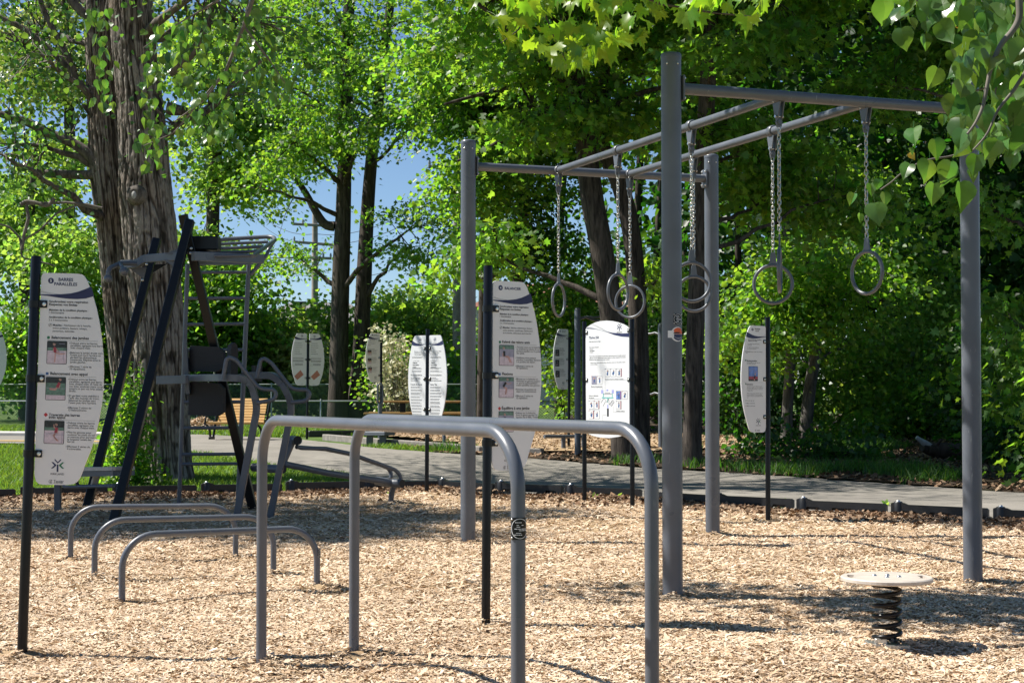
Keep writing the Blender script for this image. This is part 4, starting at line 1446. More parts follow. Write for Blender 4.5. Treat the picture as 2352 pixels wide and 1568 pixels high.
def flange(p, d, z, par):
    """plate and bolts where a beam meets a post"""
    d = Vector(d).normalized(); s = d.cross(Vector((0, 0, 1)))
    c = Vector((p.x, p.y, z)) + d * .081
    mb = MB(); mb.box(c, (.055, .008, .095), (s, d, Vector((0, 0, 1))), .006)
    f = mb.build('flange', M['grey'], par)
    for a in (-1, 1):
        for b in (-1, 1):
            mb = MB(); mb.lathe(c + s * (.038 * a) + Vector((0, 0, .072 * b)) + d * .008, [(.012, 0), (.012, .006), (.006, .012)], 8, d); mb.build('bolt', M['bolt'], f)


beams = {}
for nm, a, b in (('near', NL, NR), ('far', FL, FR)):
    A = Vector((a.x, a.y, ZB)); B = Vector((b.x, b.y, ZB)); d = (B - A).normalized()
    mb = MB(); mb.tube([A + d * .09, A + d * .6, B - d * .6, B - d * .09], .0425, 24); mb.build('cross_beam', M['grey'], rack)
    flange(a, d, ZB, rack); flange(b, -d, ZB, rack)
    beams[nm] = (A, B)
rails = []
for t in (.352, .645):
    A = beams['near'][0].lerp(beams['near'][1], t); B = beams['far'][0].lerp(beams['far'][1], t)
    d = (B - A).normalized()
    mb = MB(); mb.tube([A + d * .042, A.lerp(B, .5), B - d * .042], .0355, 22); r_ = mb.build('overhead_rail', M['grey'], rack)
    for e in (A + d * .07, B - d * .07):
        for sd in (-1, 1):
            mb = MB(); mb.ball(e + Vector((0, 0, -.034)) + d.cross(Vector((0, 0, 1))) * (.025 * sd), .008, 8); mb.build('bolt', M['bolt'], r_)
    rails.append((A, B))

# maker's plate and round sticker on the near left post
zpl = 1.5 + (895 - 733) / F * 11.74
rivet_plate(rack, (NL.x, NL.y, zpl), (.62, -1, 0), .0745, .075, .078)
zs = 1.5 + (895 - 768) / F * 11.74
st_me = MB()


def cyl_pt(u, z, e): a = math.atan2(-1, .36) + u / .0745; return (NL.x + math.cos(a) * (.0755 + e), NL.y + math.sin(a) * (.0755 + e), zs + z)


def cyl_disc(mat, u0, z0, r, e, a0, a1, name, par, ry=None):
    mb = MB(); n = 22; ry = ry or r
    pts = [(u0 + r * math.cos(a0 + (a1 - a0) * i / n), z0 + ry * math.sin(a0 + (a1 - a0) * i / n)) for i in range(n + 1)]
    k = 8
    for j in range(k):   # strips so the sticker bends round the post
        f0, f1 = j / k, (j + 1) / k
        for (p, q) in zip(pts, pts[1:]):
            mid = (u0, z0)
            g = lambda P_, f: (mid[0] + (P_[0] - mid[0]) * f, mid[1] + (P_[1] - mid[1]) * f)
            mb.quad_mesh([cyl_pt(*g(p, f0), e), cyl_pt(*g(p, f1), e), cyl_pt(*g(q, f1), e), cyl_pt(*g(q, f0), e)], [[0, 1, 2, 3]])
    return mb.build(name, mat, par)


stk = cyl_disc(M['white'], .012, 0, .054, 0, 0, 2 * math.pi, 'sticker', rack)
cyl_disc(M['orange'], .016, .002, .046, .0012, 0, math.pi, 'sticker_print', stk)
cyl_disc(M['navy'], .016, .0, .046, .0012, math.pi, 2 * math.pi, 'sticker_print', stk)
cyl_disc(M['ink'], .005, .004, .028, .0022, .2, math.pi, 'sticker_print', stk, .012)
mb = MB()
for u0, u1, z0, z1, e in ((-.062, -.018, -.026, .026, .002),):
    n = 4
    for i in range(n):
        a = u0 + (u1 - u0) * i / n; b = u0 + (u1 - u0) * (i + 1) / n
        mb.quad_mesh([cyl_pt(a, z0, e), cyl_pt(b, z0, e), cyl_pt(b, z1, e), cyl_pt(a, z1, e)], [[0, 1, 2, 3]])
mb.build('sticker_tab', M['white'], stk)
co, fs, w, x0 = text_arrays('CALISTHENICS')
mb = MB(); b0 = 0
mb.quad_mesh([cyl_pt(-.012 + (x - x0) / w * .056, -.034 + y * .0095 + ((-.012 + (x - x0) / w * .056 - .016) / .028) ** 2 * .010, .002) for x, y in co], fs)
mb.build('lettering', M['white'], stk)

# --- trapeze rings
link = MB()
n = 14
pts = []
for i in range(n):
    a = 2 * math.pi * i / n
    pts.append(Vector((math.cos(a) * .0125, 0, math.sin(a) * .0125 + (.011 if math.sin(a) > 0 else -.011))))
ringv = []
for i in range(n):
    tdir = (pts[(i + 1) % n] - pts[i - 1]).normalized(); nr = Vector((0, 1, 0)); bn = tdir.cross(nr)
    ringv.append([len(link.v) + k for k in range(4)])
    for k in range(4):
        t = 2 * math.pi * k / 4 + .785
        link.v.append(tuple(pts[i] + (nr * math.cos(t) + bn * math.sin(t)) * .0042))
for i in range(n):
    for k in range(4):
        link.f.append([ringv[i][k], ringv[i][(k + 1) % 4], ringv[(i + 1) % n][(k + 1) % 4], ringv[(i + 1) % n][k]]); link.m.append(0); link.s.append(True)
link_me = link.mesh('link', M['steel'])
ring_labels = {
    (0, 0): 'ring hanging edge on from the near beam, in front of a face on ring',
    (0, 1): 'ring hanging right behind the tall near post, the higher of two there',
    (0, 2): 'face on ring hanging over the domed sign, the nearer of two overlapping there',
    (0, 3): 'narrow looking ring hanging alone at the far left end of the rails',
    (1, 0): 'ring hanging alone at the right, behind a sprig of heart shaped leaves',
    (1, 1): 'wide face on ring with the edge on ring in front of it',
    (1, 2): 'ring hanging behind the tall near post, the lower of two there',
    (1, 3): 'shaded ring over the domed sign, behind the other one there'}
angs = {(0, 0): 78, (0, 1): 12, (0, 2): 52, (0, 3): 66, (1, 0): -58, (1, 1): -6, (1, 2): 8, (1, 3): -30}
for ri, (A, B) in enumerate(rails):
    d = (B - A).normalized()
    fr = {0: (.008, .333, .668, .992), 1: (.008, .333, .668, .992)}[ri]
    for hi, f in enumerate(fr):
        P0 = A.lerp(B, f)
        yaw = math.radians(angs[(ri, hi)])
        root = thing('trapeze_ring', ring_labels[(ri, hi)], 'ring', P0, group='trapeze rings hanging on chains')
        yd = math.atan2(d.y, d.x)
        cd = Vector((math.cos(yd), math.sin(yd), 0)); sd = Vector((-math.sin(yd), math.cos(yd), 0))
        mb = MB(); mb.lathe(P0 - cd * .03, [(.045, 0), (.05, .006), (.05, .054), (.045, .06)], 20, cd)
        col = mb.build('clamp', M['grey'], root)
        mb = MB()
        for s_ in (-1, 1):
            mb.prism([(-.055, 0), (.055, 0), (.028, -.10), (.012, -.135), (-.012, -.135), (-.028, -.10)], P0 + Vector((0, 0, -.042)) + sd * (.018 * s_), cd, (0, 0, 1), .008)
        mb.build('hanger_plate', M['grey'], root)
        mb = MB(); mb.lathe(P0 + Vector((0, 0, -.15)) - sd * .035, [(.011, 0), (.011, .07)], 10, sd); mb.build('bolt', M['bolt'], root)
        mb = MB(); mb.prism([(-.02, .03), (.02, .03), (.026, 0), (.018, -.035), (-.018, -.035), (-.026, 0)], P0 + Vector((0, 0, -.195)), sd, (0, 0, 1), .018)
        mb.lathe(P0 + Vector((0, 0, -.195)) - cd * .02, [(.018, 0), (.018, .04)], 12, cd)
        mb.build('swivel', M['grey'], root)
        zt, zbot = P0.z - .225, 2.675
        nl = 25
        ch = bpy.data.objects.new('chain', None); COL.objects.link(ch); ch.parent = root; ch.empty_display_size = .05
        for k in range(nl):
            o = bpy.data.objects.new('link', link_me); COL.objects.link(o); o.parent = ch
            o.location = (0, 0, zt - P0.z + (zbot - zt) * (k + .5) / nl)
            o.rotation_euler = (random.uniform(-.05, .05), 0, yaw + (math.pi / 2 if k % 2 else 0) + random.uniform(-.15, .15) + (nl - k) / nl * (yd - yaw + .7))
        ux = Vector((math.cos(yaw), math.sin(yaw), 0)); n_ = Vector((-math.sin(yaw), math.cos(yaw), 0))
        c = Vector((P0.x, P0.y, 2.405))
        mb = MB(); mb.prism([(-.075, .135), (-.03, .185), (-.02, .265), (0, .275), (.02, .265), (.03, .185), (.075, .135), (0, .158)], c, ux, (0, 0, 1), .012)
        mb.build('ring_bracket', M['grey'], root)
        mb = MB()
        pts = [c + ux * (math.cos(2 * math.pi * i / 40) * .163) + Vector((0, 0, math.sin(2 * math.pi * i / 40) * .163)) for i in range(41)]
        mb.tube(pts, .0145, 10, cap=False, flat_ref=tuple(n_))
        mb.build('ring', M['grey'], root)

# --- balance disc on a spring
bs = at(2037, 1474, 9.55)
disc = thing('spring_balance_disc', 'round cream balance disc on a black coil spring, standing in the wood chips', 'balance disc', (bs.x, 9.55, 0))
zc = fl(bs.x, 9.55); zd = .400; cx_, cy_ = bs.x - .01, 9.5
mb = MB()
nn = 56; Rd = .268
hole = []
# disc top with two hand holes, built as a polar grid with cut cells
rs = [0, .05, .10, .15, .185, .215, .24, Rd - .008, Rd]
ha = [math.pi * .96, math.pi * 1.96]


def inhole(r, a):
    if not (.19 < r < .232): return False
    return any(abs((a - h + math.pi) % (2 * math.pi) - math.pi) < .30 for h in ha)


rg = [.0, .07, .14, .186, .192, .211, .23, .236, .252, Rd - .008, Rd]
for i in range(len(rg) - 1):
    for k in range(nn):
        a0 = 2 * math.pi * k / nn; a1 = 2 * math.pi * (k + 1) / nn
        if inhole((rg[i] + rg[i + 1]) / 2, (a0 + a1) / 2):
            continue
        z0 = zd - (.006 if i + 1 == len(rg) else 0) * 0; z1 = zd - (.007 if i + 2 == len(rg) + 0 else 0)
        for zz, sgn in ((0, 1), (-.028, -1)):
            q = [(cx_ + rg[i] * math.cos(a0), cy_ + rg[i] * math.sin(a0), zd + zz), (cx_ + rg[i + 1] * math.cos(a0), cy_ + rg[i + 1] * math.sin(a0), zd + zz - (.006 * sgn if rg[i + 1] == Rd else 0)),
                 (cx_ + rg[i + 1] * math.cos(a1), cy_ + rg[i + 1] * math.sin(a1), zd + zz - (.006 * sgn if rg[i + 1] == Rd else 0)), (cx_ + rg[i] * math.cos(a1), cy_ + rg[i] * math.sin(a1), zd + zz)]
            mb.quad_mesh(q, [[0, 1, 2, 3] if sgn > 0 else [3, 2, 1, 0]])
    for k in range(nn):   # walls of the holes
        a0 = 2 * math.pi * k / nn; a1 = 2 * math.pi * (k + 1) / nn; am = (a0 + a1) / 2; rm = (rg[i] + rg[i + 1]) / 2
        if inhole(rm, am):
            for (ra, rb, aa, ab, rn, an) in ((rg[i], rg[i], a0, a1, rm - .03, am), (rg[i + 1], rg[i + 1], a0, a1, rm + .025, am), (rg[i], rg[i + 1], a0, a0, rm, am - 2 * math.pi / nn), (rg[i], rg[i + 1], a1, a1, rm, am + 2 * math.pi / nn)):
                if not inhole(rn, an):
                    mb.quad_mesh([(cx_ + ra * math.cos(aa), cy_ + ra * math.sin(aa), zd), (cx_ + rb * math.cos(ab), cy_ + rb * math.sin(ab), zd), (cx_ + rb * math.cos(ab), cy_ + rb * math.sin(ab), zd - .028), (cx_ + ra * math.cos(aa), cy_ + ra * math.sin(aa), zd - .028)], [[0, 1, 2, 3]])
for k in range(nn):
    a0 = 2 * math.pi * k / nn; a1 = 2 * math.pi * (k + 1) / nn
    mb.quad_mesh([(cx_ + Rd * math.cos(a), cy_ + Rd * math.sin(a), zd + z) for a, z in ((a0, -.022), (a1, -.022), (a1, -.006), (a0, -.006))], [[0, 1, 2, 3]], True)
top_ = mb.build('disc', M['cream'], disc)
for dx, dy in ((-.045, .035), (.035, .05), (.01, -.045), (.085, -.03)):
    mb = MB(); mb.lathe((cx_ + dx - .02, cy_ + dy, zd), [(.014, 0), (.014, .004), (.008, .01), (.001, .011)], 12); mb.build('bolt', M['bolt'], top_)
mb = MB(); mb.lathe((cx_, cy_, zd - .03 - .035), [(.03, 0), (.045, .03), (.06, .036)], 18); mb.build('spring_seat', M['black'], disc)
mb = MB(); turns = 5.6; npt = 170; h0, h1 = zc + .01, zd - .05
mb.tube([(cx_ + .078 * math.cos(2 * math.pi * turns * i / npt - .5), cy_ + .05 * (i / npt) * 0 + .078 * math.sin(2 * math.pi * turns * i / npt - .5), h0 + (h1 - h0) * i / npt) for i in range(npt + 1)], .0135, 10)
mb.build('spring', M['black'], disc)
mb = MB(); mb.box((cx_, cy_, zc), (.11, .11, .012), bev=.003); mb.build('base_plate', M['steel'], disc)
mb = MB(); mb.box((cx_ - .05, cy_ - .05, zc + .025), (.035, .02, .02), bev=.004); mb.build('spring_clip', M['steel'], disc)

# --- the multi station with black A-frame, ladder, grid, dip arms and bench
def z2(zx, zy, Y): return at(zx * .4946 + 201, zy * .4946 + 459.4, Y)
def z5(zx, zy, Y): return at(zx * .1953 + 229.7, zy * .1953 + 459.4, Y)
def z8(zx, zy, Y): return at(zx * .2441 + 631.6, zy * .2441 + 976.1, Y)


stn = thing('multi_exercise_station', 'black legged exercise station with ladder, overhead grid and dip arms, before the big tree', 'exercise station', (-4.2, 19.5, 0))


def leg(p0, p1, w=.105, extra=.25):
    p0 = Vector(p0); p1 = Vector(p1); d = (p1 - p0).normalized()
    mb = MB(); mb.bar(p0 - d * extra, p1, w, w, up=(0, 1, 0.0), bev=.008); return mb.build('leg', M['black'], stn)


L1a, L1b = at(262, 1194, 18.4), at(437, 505, 19.1)
L2a, L2b = at(199, 1168, 20.2), at(361, 548, 20.9)
L3a, L3b = at(582, 1172, 19.9), at(420, 493, 19.35)
leg(L1a, L1b); leg(L2a, L2b); leg(L3a, L3b)
# ladder
YL = 20.7
ld0, ld1 = at(410, 1159, YL), at(431, 607, YL); rd0, rd1 = at(548, 1110, YL), at(572, 597, YL)
mb = MB(); mb.tube([ld0 + Vector((0, 0, -.2)), ld1], .028, 14); lad = mb.build('ladder_stile', M['grey'], stn)
mb = MB(); mb.tube([at(544, 1172, YL) + Vector((0, 0, -.2)), rd1], .03, 14); mb.build('ladder_stile', M['grey'], stn)
for zy, e in ((337, 1), (457, 1), (577, 1), (697, 1), (818, 1), (938, 1), (1058, 1), (1180, 1), (1225, 1)):
    y = zy * .4946 + 459.4
    xl = 431 - (y - 607) / (1159 - 607) * 21; xr = 572 - (y - 597) / (1172 - 597) * 28
    mb = MB(); mb.tube([at(xl + 3, y, YL), at((xl + xr) / 2, y - .5, YL), at(xr - 3, y - 1, YL)], .0215, 12); mb.build('rung', M['grey'], stn)
# overhead grid (slanted)
Yg = 19.6


def gpnt(zx, zy, t): return z5(zx, zy, 19.2 + t * 2.0)


rim = fillet([gpnt(1165, 648, 0), gpnt(1345, 500, .9), gpnt(1440, 462, 1), gpnt(2040, 428, 1), gpnt(2058, 470, .9), gpnt(1800, 660, 0)], .12, 6)
mb = MB(); mb.tube(rim, .027, 14); gr = mb.build('overhead_grid', M['grey'], stn)
for a, b, t in (((1335, 520), (1975, 492), .78), ((1290, 575), (1915, 548), .52), ((1190, 625), (1865, 603), .27), ((1180, 660), (1810, 652), .06)):
    mb = MB(); mb.tube([gpnt(*a, t), gpnt((a[0] + b[0]) / 2, (a[1] + b[1]) / 2, t), gpnt(*b, t)], .0215, 12); mb.build('grid_bar', M['grey'], gr)
mb = MB(); mb.tube(fillet([z5(2050, 480, 20.9), z5(1985, 575, 20.8), z5(1960, 650, 20.75), z5(1770, 880, YL)], .15, 6), .024, 12); mb.build('grid_brace', M['grey'], stn)
mb = MB(); mb.bar(z5(1090, 660, 19.1), z5(1915, 693, 19.9), .06, .11); mb.build('cross_beam', M['grey'], stn)
mb = MB(); mb.bar(z5(1100, 728, 19.4), z5(1780, 722, 20.5), .06, .085); mb.build('cross_beam', M['grey'], stn)
mb = MB(); mb.box(z5(1215, 515, 19.5), (.20, .12, .085), bev=.015); mb.build('top_bracket', M['black'], stn)
mb = MB(); mb.bar(z5(1060, 625, 19.2), z5(1260, 590, 19.6), .12, .03); mb.build('top_bracket', M['black'], stn)
# pull-up arm on the left with two ball grips
arm = fillet([z5(940, 660, 19.2), z5(520, 690, 19.6), z5(440, 750, 19.7), z5(250, 755, 19.9)], .35, 7)
mb = MB()
for a, b in zip(arm, arm[1:]): mb.bar(a, b + (b - a) * .02, .05, .10, bev=.006)
pu = mb.build('pull_up_arm', M['grey'], stn)
g1 = fillet([z5(430, 748, 19.6), z5(240, 742, 19.5), z5(100, 808, 19.3), z5(96, 925, 19.3)], .1, 6)
mb = MB(); mb.tube(g1, .028, 12); mb.build('grip_bar', M['grey'], pu)
mb = MB(); mb.ball(z5(96, 925, 19.3), .052); mb.build('ball_grip', M['grey'], pu)
mb = MB(); mb.tube(fillet([z5(225, 742, 19.5), z5(262, 790, 19.35), z5(285, 842, 19.3)], .06, 5), .026, 12); mb.build('grip_bar', M['grey'], pu)
mb = MB(); mb.ball(z5(285, 842, 19.3), .058); mb.build('ball_grip', M['grey'], pu)
for tri, Y, m in ((((345, 800), (545, 790), (515, 930)), 19.9, 'grey'), (((745, 705), (930, 690), (890, 795)), 19.3, 'grey'), (((760, 635), (960, 555), (945, 640)), 19.25, 'grey'), (((620, 860), (800, 750), (640, 760)), 20.0, 'black')):
    P_ = [z5(a, b, Y) for a, b in tri]; u = (P_[1] - P_[0]).normalized(); nrm = u.cross(P_[2] - P_[0]).normalized(); v = nrm.cross(u)
    mb = MB(); mb.prism([((p - P_[0]).dot(u), (p - P_[0]).dot(v)) for p in P_], P_[0], u, v, .02); mb.build('gusset', M[m], stn)
for zx, zy, Y in ((945, 600, 19.15), (888, 795, 19.15), (550, 755, 20.3), (500, 940, 20.3), (1075, 570, 19.2), (1065, 625, 19.2)):
    mb = MB(); mb.ball(z5(zx, zy, Y), .017, 8); mb.build('bolt', M['bolt'], stn)
# cross bar between the left legs and the dip arms
mb = MB(); mb.bar(at(362, 873, 19.4), at(430, 871, 19.0), .05, .10); mb.build('cross_beam', M['grey'], stn)
# dip station


def rect_sweep(name, pts, w, t, bend):
    q = fillet(pts, bend, 8); mb = MB()
    for a, b in zip(q, q[1:]):
        mb.bar(a - (b - a).normalized() * .006, b + (b - a).normalized() * .006, w, t, up=(0, 1, 0) if abs((b - a).normalized().z) > .8 else (0, 0, 1), bev=.004)
    return mb.build(name, M['grey'], stn)


Y1, Y2 = 18.5, 19.1
rect_sweep('dip_frame', [at(428, 868, 19.3), at(520, 867, Y1), at(575, 870, Y1), at(591, 935, Y1), at(541, 1200, Y1)], .075, .085, [.3, .35, .4])
rect_sweep('dip_frame', [at(560, 862, 19.6), at(640, 862, Y2), at(672, 930, Y2), at(618, 1200, Y2)], .075, .085, [.35, .4])
for pts, Y in ((((512, 872), (521, 817), (544, 828), (596, 893), (634, 895), (633, 917), (590, 925)), Y1 - .05), (((590, 866), (600, 818), (624, 834), (671, 894), (713, 895), (708, 920), (668, 924)), Y2 - .05)):
    mb = MB(); mb.tube(fillet([at(*p, Y) for p in pts], [.10, .10, .15, .1, .1], 6), .024, 12); mb.build('dip_handle', M['grey'], stn)
# padded back in two halves, with arm pad
b0, b1 = at(436, 800, 19.5), at(516, 800, 19.2)
ux = (b1 - b0).normalized(); uy = Vector((0, 0, 1))
Wp = (b1 - b0).length
for v0, v1 in ((-.02, .295), (-.55, -.14)):
    mb = MB(); mb.prism([(0, v0), (.02, v1 - .02), (.05, v1), (Wp - .08, v1 - .02), (Wp, v1 - .08), (Wp, v0 + .05), (Wp - .1, v0), (.04, v0)], b0 + Vector((0, 0, -.26)), ux, uy, .05)
    mb.build('back_pad', M['rubber'], stn)
mb = MB(); mb.box(b0 + ux * (Wp / 2 - .1) + Vector((0, 0, -.36)), (Wp / 2 + .02, .035, .03), (ux, ux.cross(uy) * -1, uy), .01); mb.build('pad_rail', M['grey'], stn)
mb = MB(); mb.bar(at(427, 800, 19.45), at(433, 905, 19.45), .09, .05); mb.build('pad_rail', M['grey'], stn)
mb = MB(); mb.prism([(-.045, -.23), (.045, -.23), (.05, .1), (.035, .17), (0, .2), (-.035, .17), (-.05, .1)], at(534, 825, 19.0), (.8, .6, 0), (0, 0, 1), .10); mb.build('arm_pad', M['rubber'], stn)
mb = MB(); mb.prism([(-.045, -.1), (.045, -.1), (.05, .1), (-.05, .1)], at(590, 858, 19.7), (.8, .6, 0), (0, 0, 1), .10); mb.build('arm_pad', M['rubber'], stn)
# step bench on the left
sb0, sb1 = at(118, 1078, 19.7), at(287, 1075, 18.7)
u = (sb1 - sb0); L_ = u.length; u.normalize(); w = Vector((0, 0, 1)).cross(u)
mb = MB(); mb.prism([(-.02, -.16), (L_ - .03, -.16), (L_, -.13), (L_, .13), (L_ - .03, .16), (-.02, .16)], sb0, u, w, .04); sb = mb.build('step_board', M['cream'], stn)
mb = MB(); mb.prism([(0, -.15), (L_ - .02, -.15), (L_ - .02, .15), (0, .15)], sb0 + Vector((0, 0, -.055)), u, w, .06); mb.build('board_frame', M['grey'], sb)
for s_ in (-.1, .1):
    mb = MB(); mb.tube(fillet([sb0 + u * .35 + w * s_ + Vector((0, 0, -.08)), sb0 + u * .42 + w * s_ + Vector((0, 0, -.21)), sb0 + u * (L_ - .08) + w * s_ + Vector((0, 0, -.20))], .08, 6), .022, 10); mb.build('board_brace', M['grey'], stn)
mb = MB(); mb.bar(at(133, 1182, 19.5) + Vector((0, 0, -.2)), at(133, 1088, 19.5), .075, .075, up=(0, 1, 0)); mb.build('board_post', M['grey'], stn)
mb = MB(); mb.bar(at(222, 1090, 19.0), at(214, 1118, 19.1), .07, .05); mb.build('board_brace', M['cream'], stn)
# sit-up bench on the right
e1, e2 = at(684, 1011, 19.7), at(668, 1011, 20.2)
mb = MB(); mb.tube([e1, e1.lerp(e2, .3), e1 + Vector((-.16, .25, .0))], .055, 20, cap=False); tb_ = mb.build('roller', M['grey'], stn)
mb = MB(); mb.lathe(e1 + Vector((-.01, .012, 0)), [(.05, 0), (.05, .002)], 20, (e1 - e1.lerp(e2, .3)).normalized()); mb.build('tube_end', M['rubber'], tb_)
mb = MB(); mb.tube([e1 + Vector((-.08, .1, 0)), at(652, 1055, 19.75), at(645, 1078, 19.7)], .05, 16); mb.build('bench_upright', M['grey'], stn)
c2 = at(651, 1077, 19.6)
mb = MB(); mb.tube([c2, c2 + Vector((-.2, .15, .0)), c2 + Vector((-.42, .3, 0.01))], .052, 18); r2 = mb.build('roller', M['grey'], stn)
mb = MB(); mb.lathe(c2, [(.05, 0), (.05, .003)], 20, (.8, -.6, 0)); mb.build('tube_end', M['rubber'], r2)
Yb = lambda t: 19.8 + t * 1.15
c3 = at(924, 1110, 20.8)
for off, name in ((0, 'bench_rail'),):
    pr = [((200, 200), 0), ((250, 215), .05), ((480, 220), .3), ((700, 265), .5), ((1000, 370), .8), ((1130, 420), .93), ((1175, 465), .97), ((1185, 520), .98)]
    mb = MB(); mb.tube(fillet([z8(*p, Yb(t)) for p, t in pr], .12, 5), .026, 12); mb.build(name, M['grey'], stn)
mb = MB(); mb.tube(fillet([z8(200, 205, Yb(0) + .25), z8(480, 226, Yb(.3) + .25), z8(700, 271, Yb(.5) + .25), z8(1000, 376, Yb(.8) + .25), z8(1065, 405, Yb(.9) + .25), z8(1090, 440, Yb(.93) + .25), z8(1092, 500, Yb(.95) + .2)], .1, 5), .026, 12); mb.build('bench_rail', M['grey'], stn)
mb = MB(); mb.tube([z8(90, 365, 19.7), z8(500, 450, Yb(.35)), z8(1110, 540, Yb(.97))], .04, 14); mb.build('foot_beam', M['grey'], stn)
for k in range(22):
    t = k / 21; mb = MB(); p = z8(640 + 420 * t, 462 + 58 * t, Yb(.45 + .5 * t)) + Vector((0, -.01, .014)); mb.lathe(p, [(.006, 0), (.006, .003)], 8); mb.build('grip_stud', M['bolt'], stn)
mb = MB(); mb.tube([c3, c3 + Vector((-.15, .13, .0)), c3 + Vector((-.36, .3, .02))], .056, 20); r3 = mb.build('roller', M['grey'], stn)
mb = MB(); mb.lathe(c3, [(.053, 0), (.053, .003)], 20, (.75, -.65, 0)); mb.build('tube_end', M['rubber'], r3)
mb = MB(); mb.tube(fillet([z8(1125, 560, 20.9), z8(1095, 650, 21), z8(1085, 750, 21) + Vector((0, 0, -.1))], .3, 6), .036, 14); mb.build('bench_leg', M['grey'], stn)

# ================================================================ BEYOND THE PATH
gB = float(gz(38))
# wooden park bench
BY = 37.0
bl, br_ = at(486, 1003, BY), at(572, 1003, BY)
bz = float(gz(BY))
pb = thing('park_bench', 'varnished slatted wooden bench with black metal sides, behind the ladder', 'bench', (bl.x, BY, bz))
ps = math.radians(14)
uX = Vector((math.cos(ps), -math.sin(ps), 0)); uY = Vector((math.sin(ps), math.cos(ps), 0))
W_ = 1.15; o0 = Vector((bl.x + .02, BY, bz))
for k in range(9):
    t = k / 8
    c = o0 + uX * (W_ / 2) + uY * (.30 + .22 * t) + Vector((0, 0, .44 + .50 * t))
    mb = MB(); mb.box(c, (W_ / 2, .014, .0275), (uX, (uY * .92 + Vector((0, 0, -.4))).normalized(), (uY * .4 + Vector((0, 0, .92))).normalized()), .004); mb.build('slat', M['slat'], pb)
for k in range(6):
    c = o0 + uX * (W_ / 2 - .0) + uY * (-.22 + .085 * k) + Vector((0, 0, .425 - .006 * k))
    mb = MB(); mb.box(c, (W_ / 2 + .12 - (0 if k else 0), .036, .017), (uX, uY, Vector((0, 0, 1))), .004); mb.build('slat', M['slat'], pb)
for x in (-.06, W_ + .06):
    q = o0 + uX * x
    mb = MB()
    mb.tube(fillet([q + uY * -.30 + Vector((0, 0, .40)), q + uY * -.02 + Vector((0, 0, .30)), q + uY * .02 + Vector((0, 0, 0))], .2, 6), .026, 10)
    mb.tube(fillet([q + uY * .52 + Vector((0, 0, .92)), q + uY * .30 + Vector((0, 0, .44)), q + uY * .16 + Vector((0, 0, 0))], .2, 6), .026, 10)
    mb.box(q + uY * .09 + Vector((0, 0, .04)), (.03, .12, .05), (uX, uY, Vector((0, 0, 1))), .01)
    sd_ = mb.build('side_frame', M['black'], pb)
    mb = MB(); mb.tube(fillet([q + uY * -.28 + Vector((0, 0, .42)), q + uY * -.20 + Vector((0, 0, .62)), q + uY * .36 + Vector((0, 0, .60))], .05, 5), .018, 10); mb.build('armrest', M['black'], sd_)
# picnic table
PY = 42.0
pa, pc = at(842, 945, PY), at(1062, 945, PY)
pz = float(gz(PY))
pt = thing('picnic_table', 'long brown plank picnic table on dark legs, behind the white two panel sign', 'picnic table', (pa.x, PY, pz))
Lx = pc.x - pa.x
for k in range(5):
    mb = MB(); mb.box((pa.x + Lx / 2 + .12, PY + (k - 2) * .15, pz + .86), (Lx / 2 - .15, .07, .025), bev=.004); mb.build('plank', M['plank'], pt)
for sy in (-.72, .72):
    for k in range(2):
        mb = MB(); mb.box((pa.x + Lx / 2, PY + sy + (k - .5) * .15, pz + .56), (Lx / 2, .07, .025), bev=.004); mb.build('plank', M['plank'], pt)
for x in (.95, Lx - .55):
    mb = MB(); mb.box((pa.x + x, PY, pz + .42), (.07, .10, .42), bev=.01); mb.build('leg', M['black'], pt)
    mb = MB(); mb.box((pa.x + x, PY, pz + .50), (.04, .78, .04), bev=.01); mb.build('leg_beam', M['black'], pt)
# vertical loop handle, step bench, dip bench
hp = at(873, 1015, 35.5); hz_ = float(gz(35.5))
lh = thing('loop_handle_post', 'grey post topped by an upright oblong loop, before the STEP-UP sign', 'exercise post', (hp.x, 35.5, hz_))
t0, t1 = at(873, 880, 35.5).z, at(873, 927, 35.5).z
mb = MB(); mb.lathe((hp.x, 35.5, hz_ - .1), [(.05, 0), (.05, t1 - hz_ + .1)], 16); mb.build('post', M['grey'], lh)
lp = [Vector((hp.x + sx * .055 + 0, 35.5, z)) for sx, z in ((0, t1 - .02), (1, t1 + .04), (1, t0 - .05), (0, t0), (-1, t0 - .05), (-1, t1 + .04), (0, t1 - .02))]
mb = MB(); mb.tube(fillet(lp, .06, 5), .022, 10, cap=False); mb.build('loop', M['grey'], lh)
sp0, sp1 = at(838, 995, 34.5), at(896, 995, 34.0)
sbn = thing('step_bench', 'low grey box bench on two stout posts in the far chip bed', 'exercise bench', (sp0.x, 34.5, float(gz(34.5))))
mb = MB(); mb.bar(sp0, sp1, .32, .09, bev=.012); mb.build('seat', M['grey'], sbn)
for t in (.2, .72):
    p = sp0.lerp(sp1, t); mb = MB(); mb.box((p.x, p.y, (p.z + float(gz(p.y))) / 2 - .05), (.07, .07, (p.z - float(gz(p.y))) / 2), bev=.006); mb.build('leg', M['grey'], sbn)
dp0, dp1 = at(1250, 1002, 31.8), at(1345, 1002, 32.4)
dbn = thing('dip_bench', 'dark grey horizontal beam on a short post beside the BENCH-DIP sign', 'exercise bench', (dp0.x, 32, float(gz(32))))
mb = MB(); mb.tube([dp0, dp0.lerp(dp1, .5), dp1], .036, 12); mb.build('beam', M['grey'], dbn)
for t in (.46, .95):
    p = dp0.lerp(dp1, t); mb = MB(); mb.lathe((p.x, p.y, float(gz(p.y)) - .1), [(.045, 0), (.045, p.z - float(gz(p.y)) + .09)], 14); mb.build('leg', M['grey'], dbn)
pp = at(1060, 1040, 31.5)
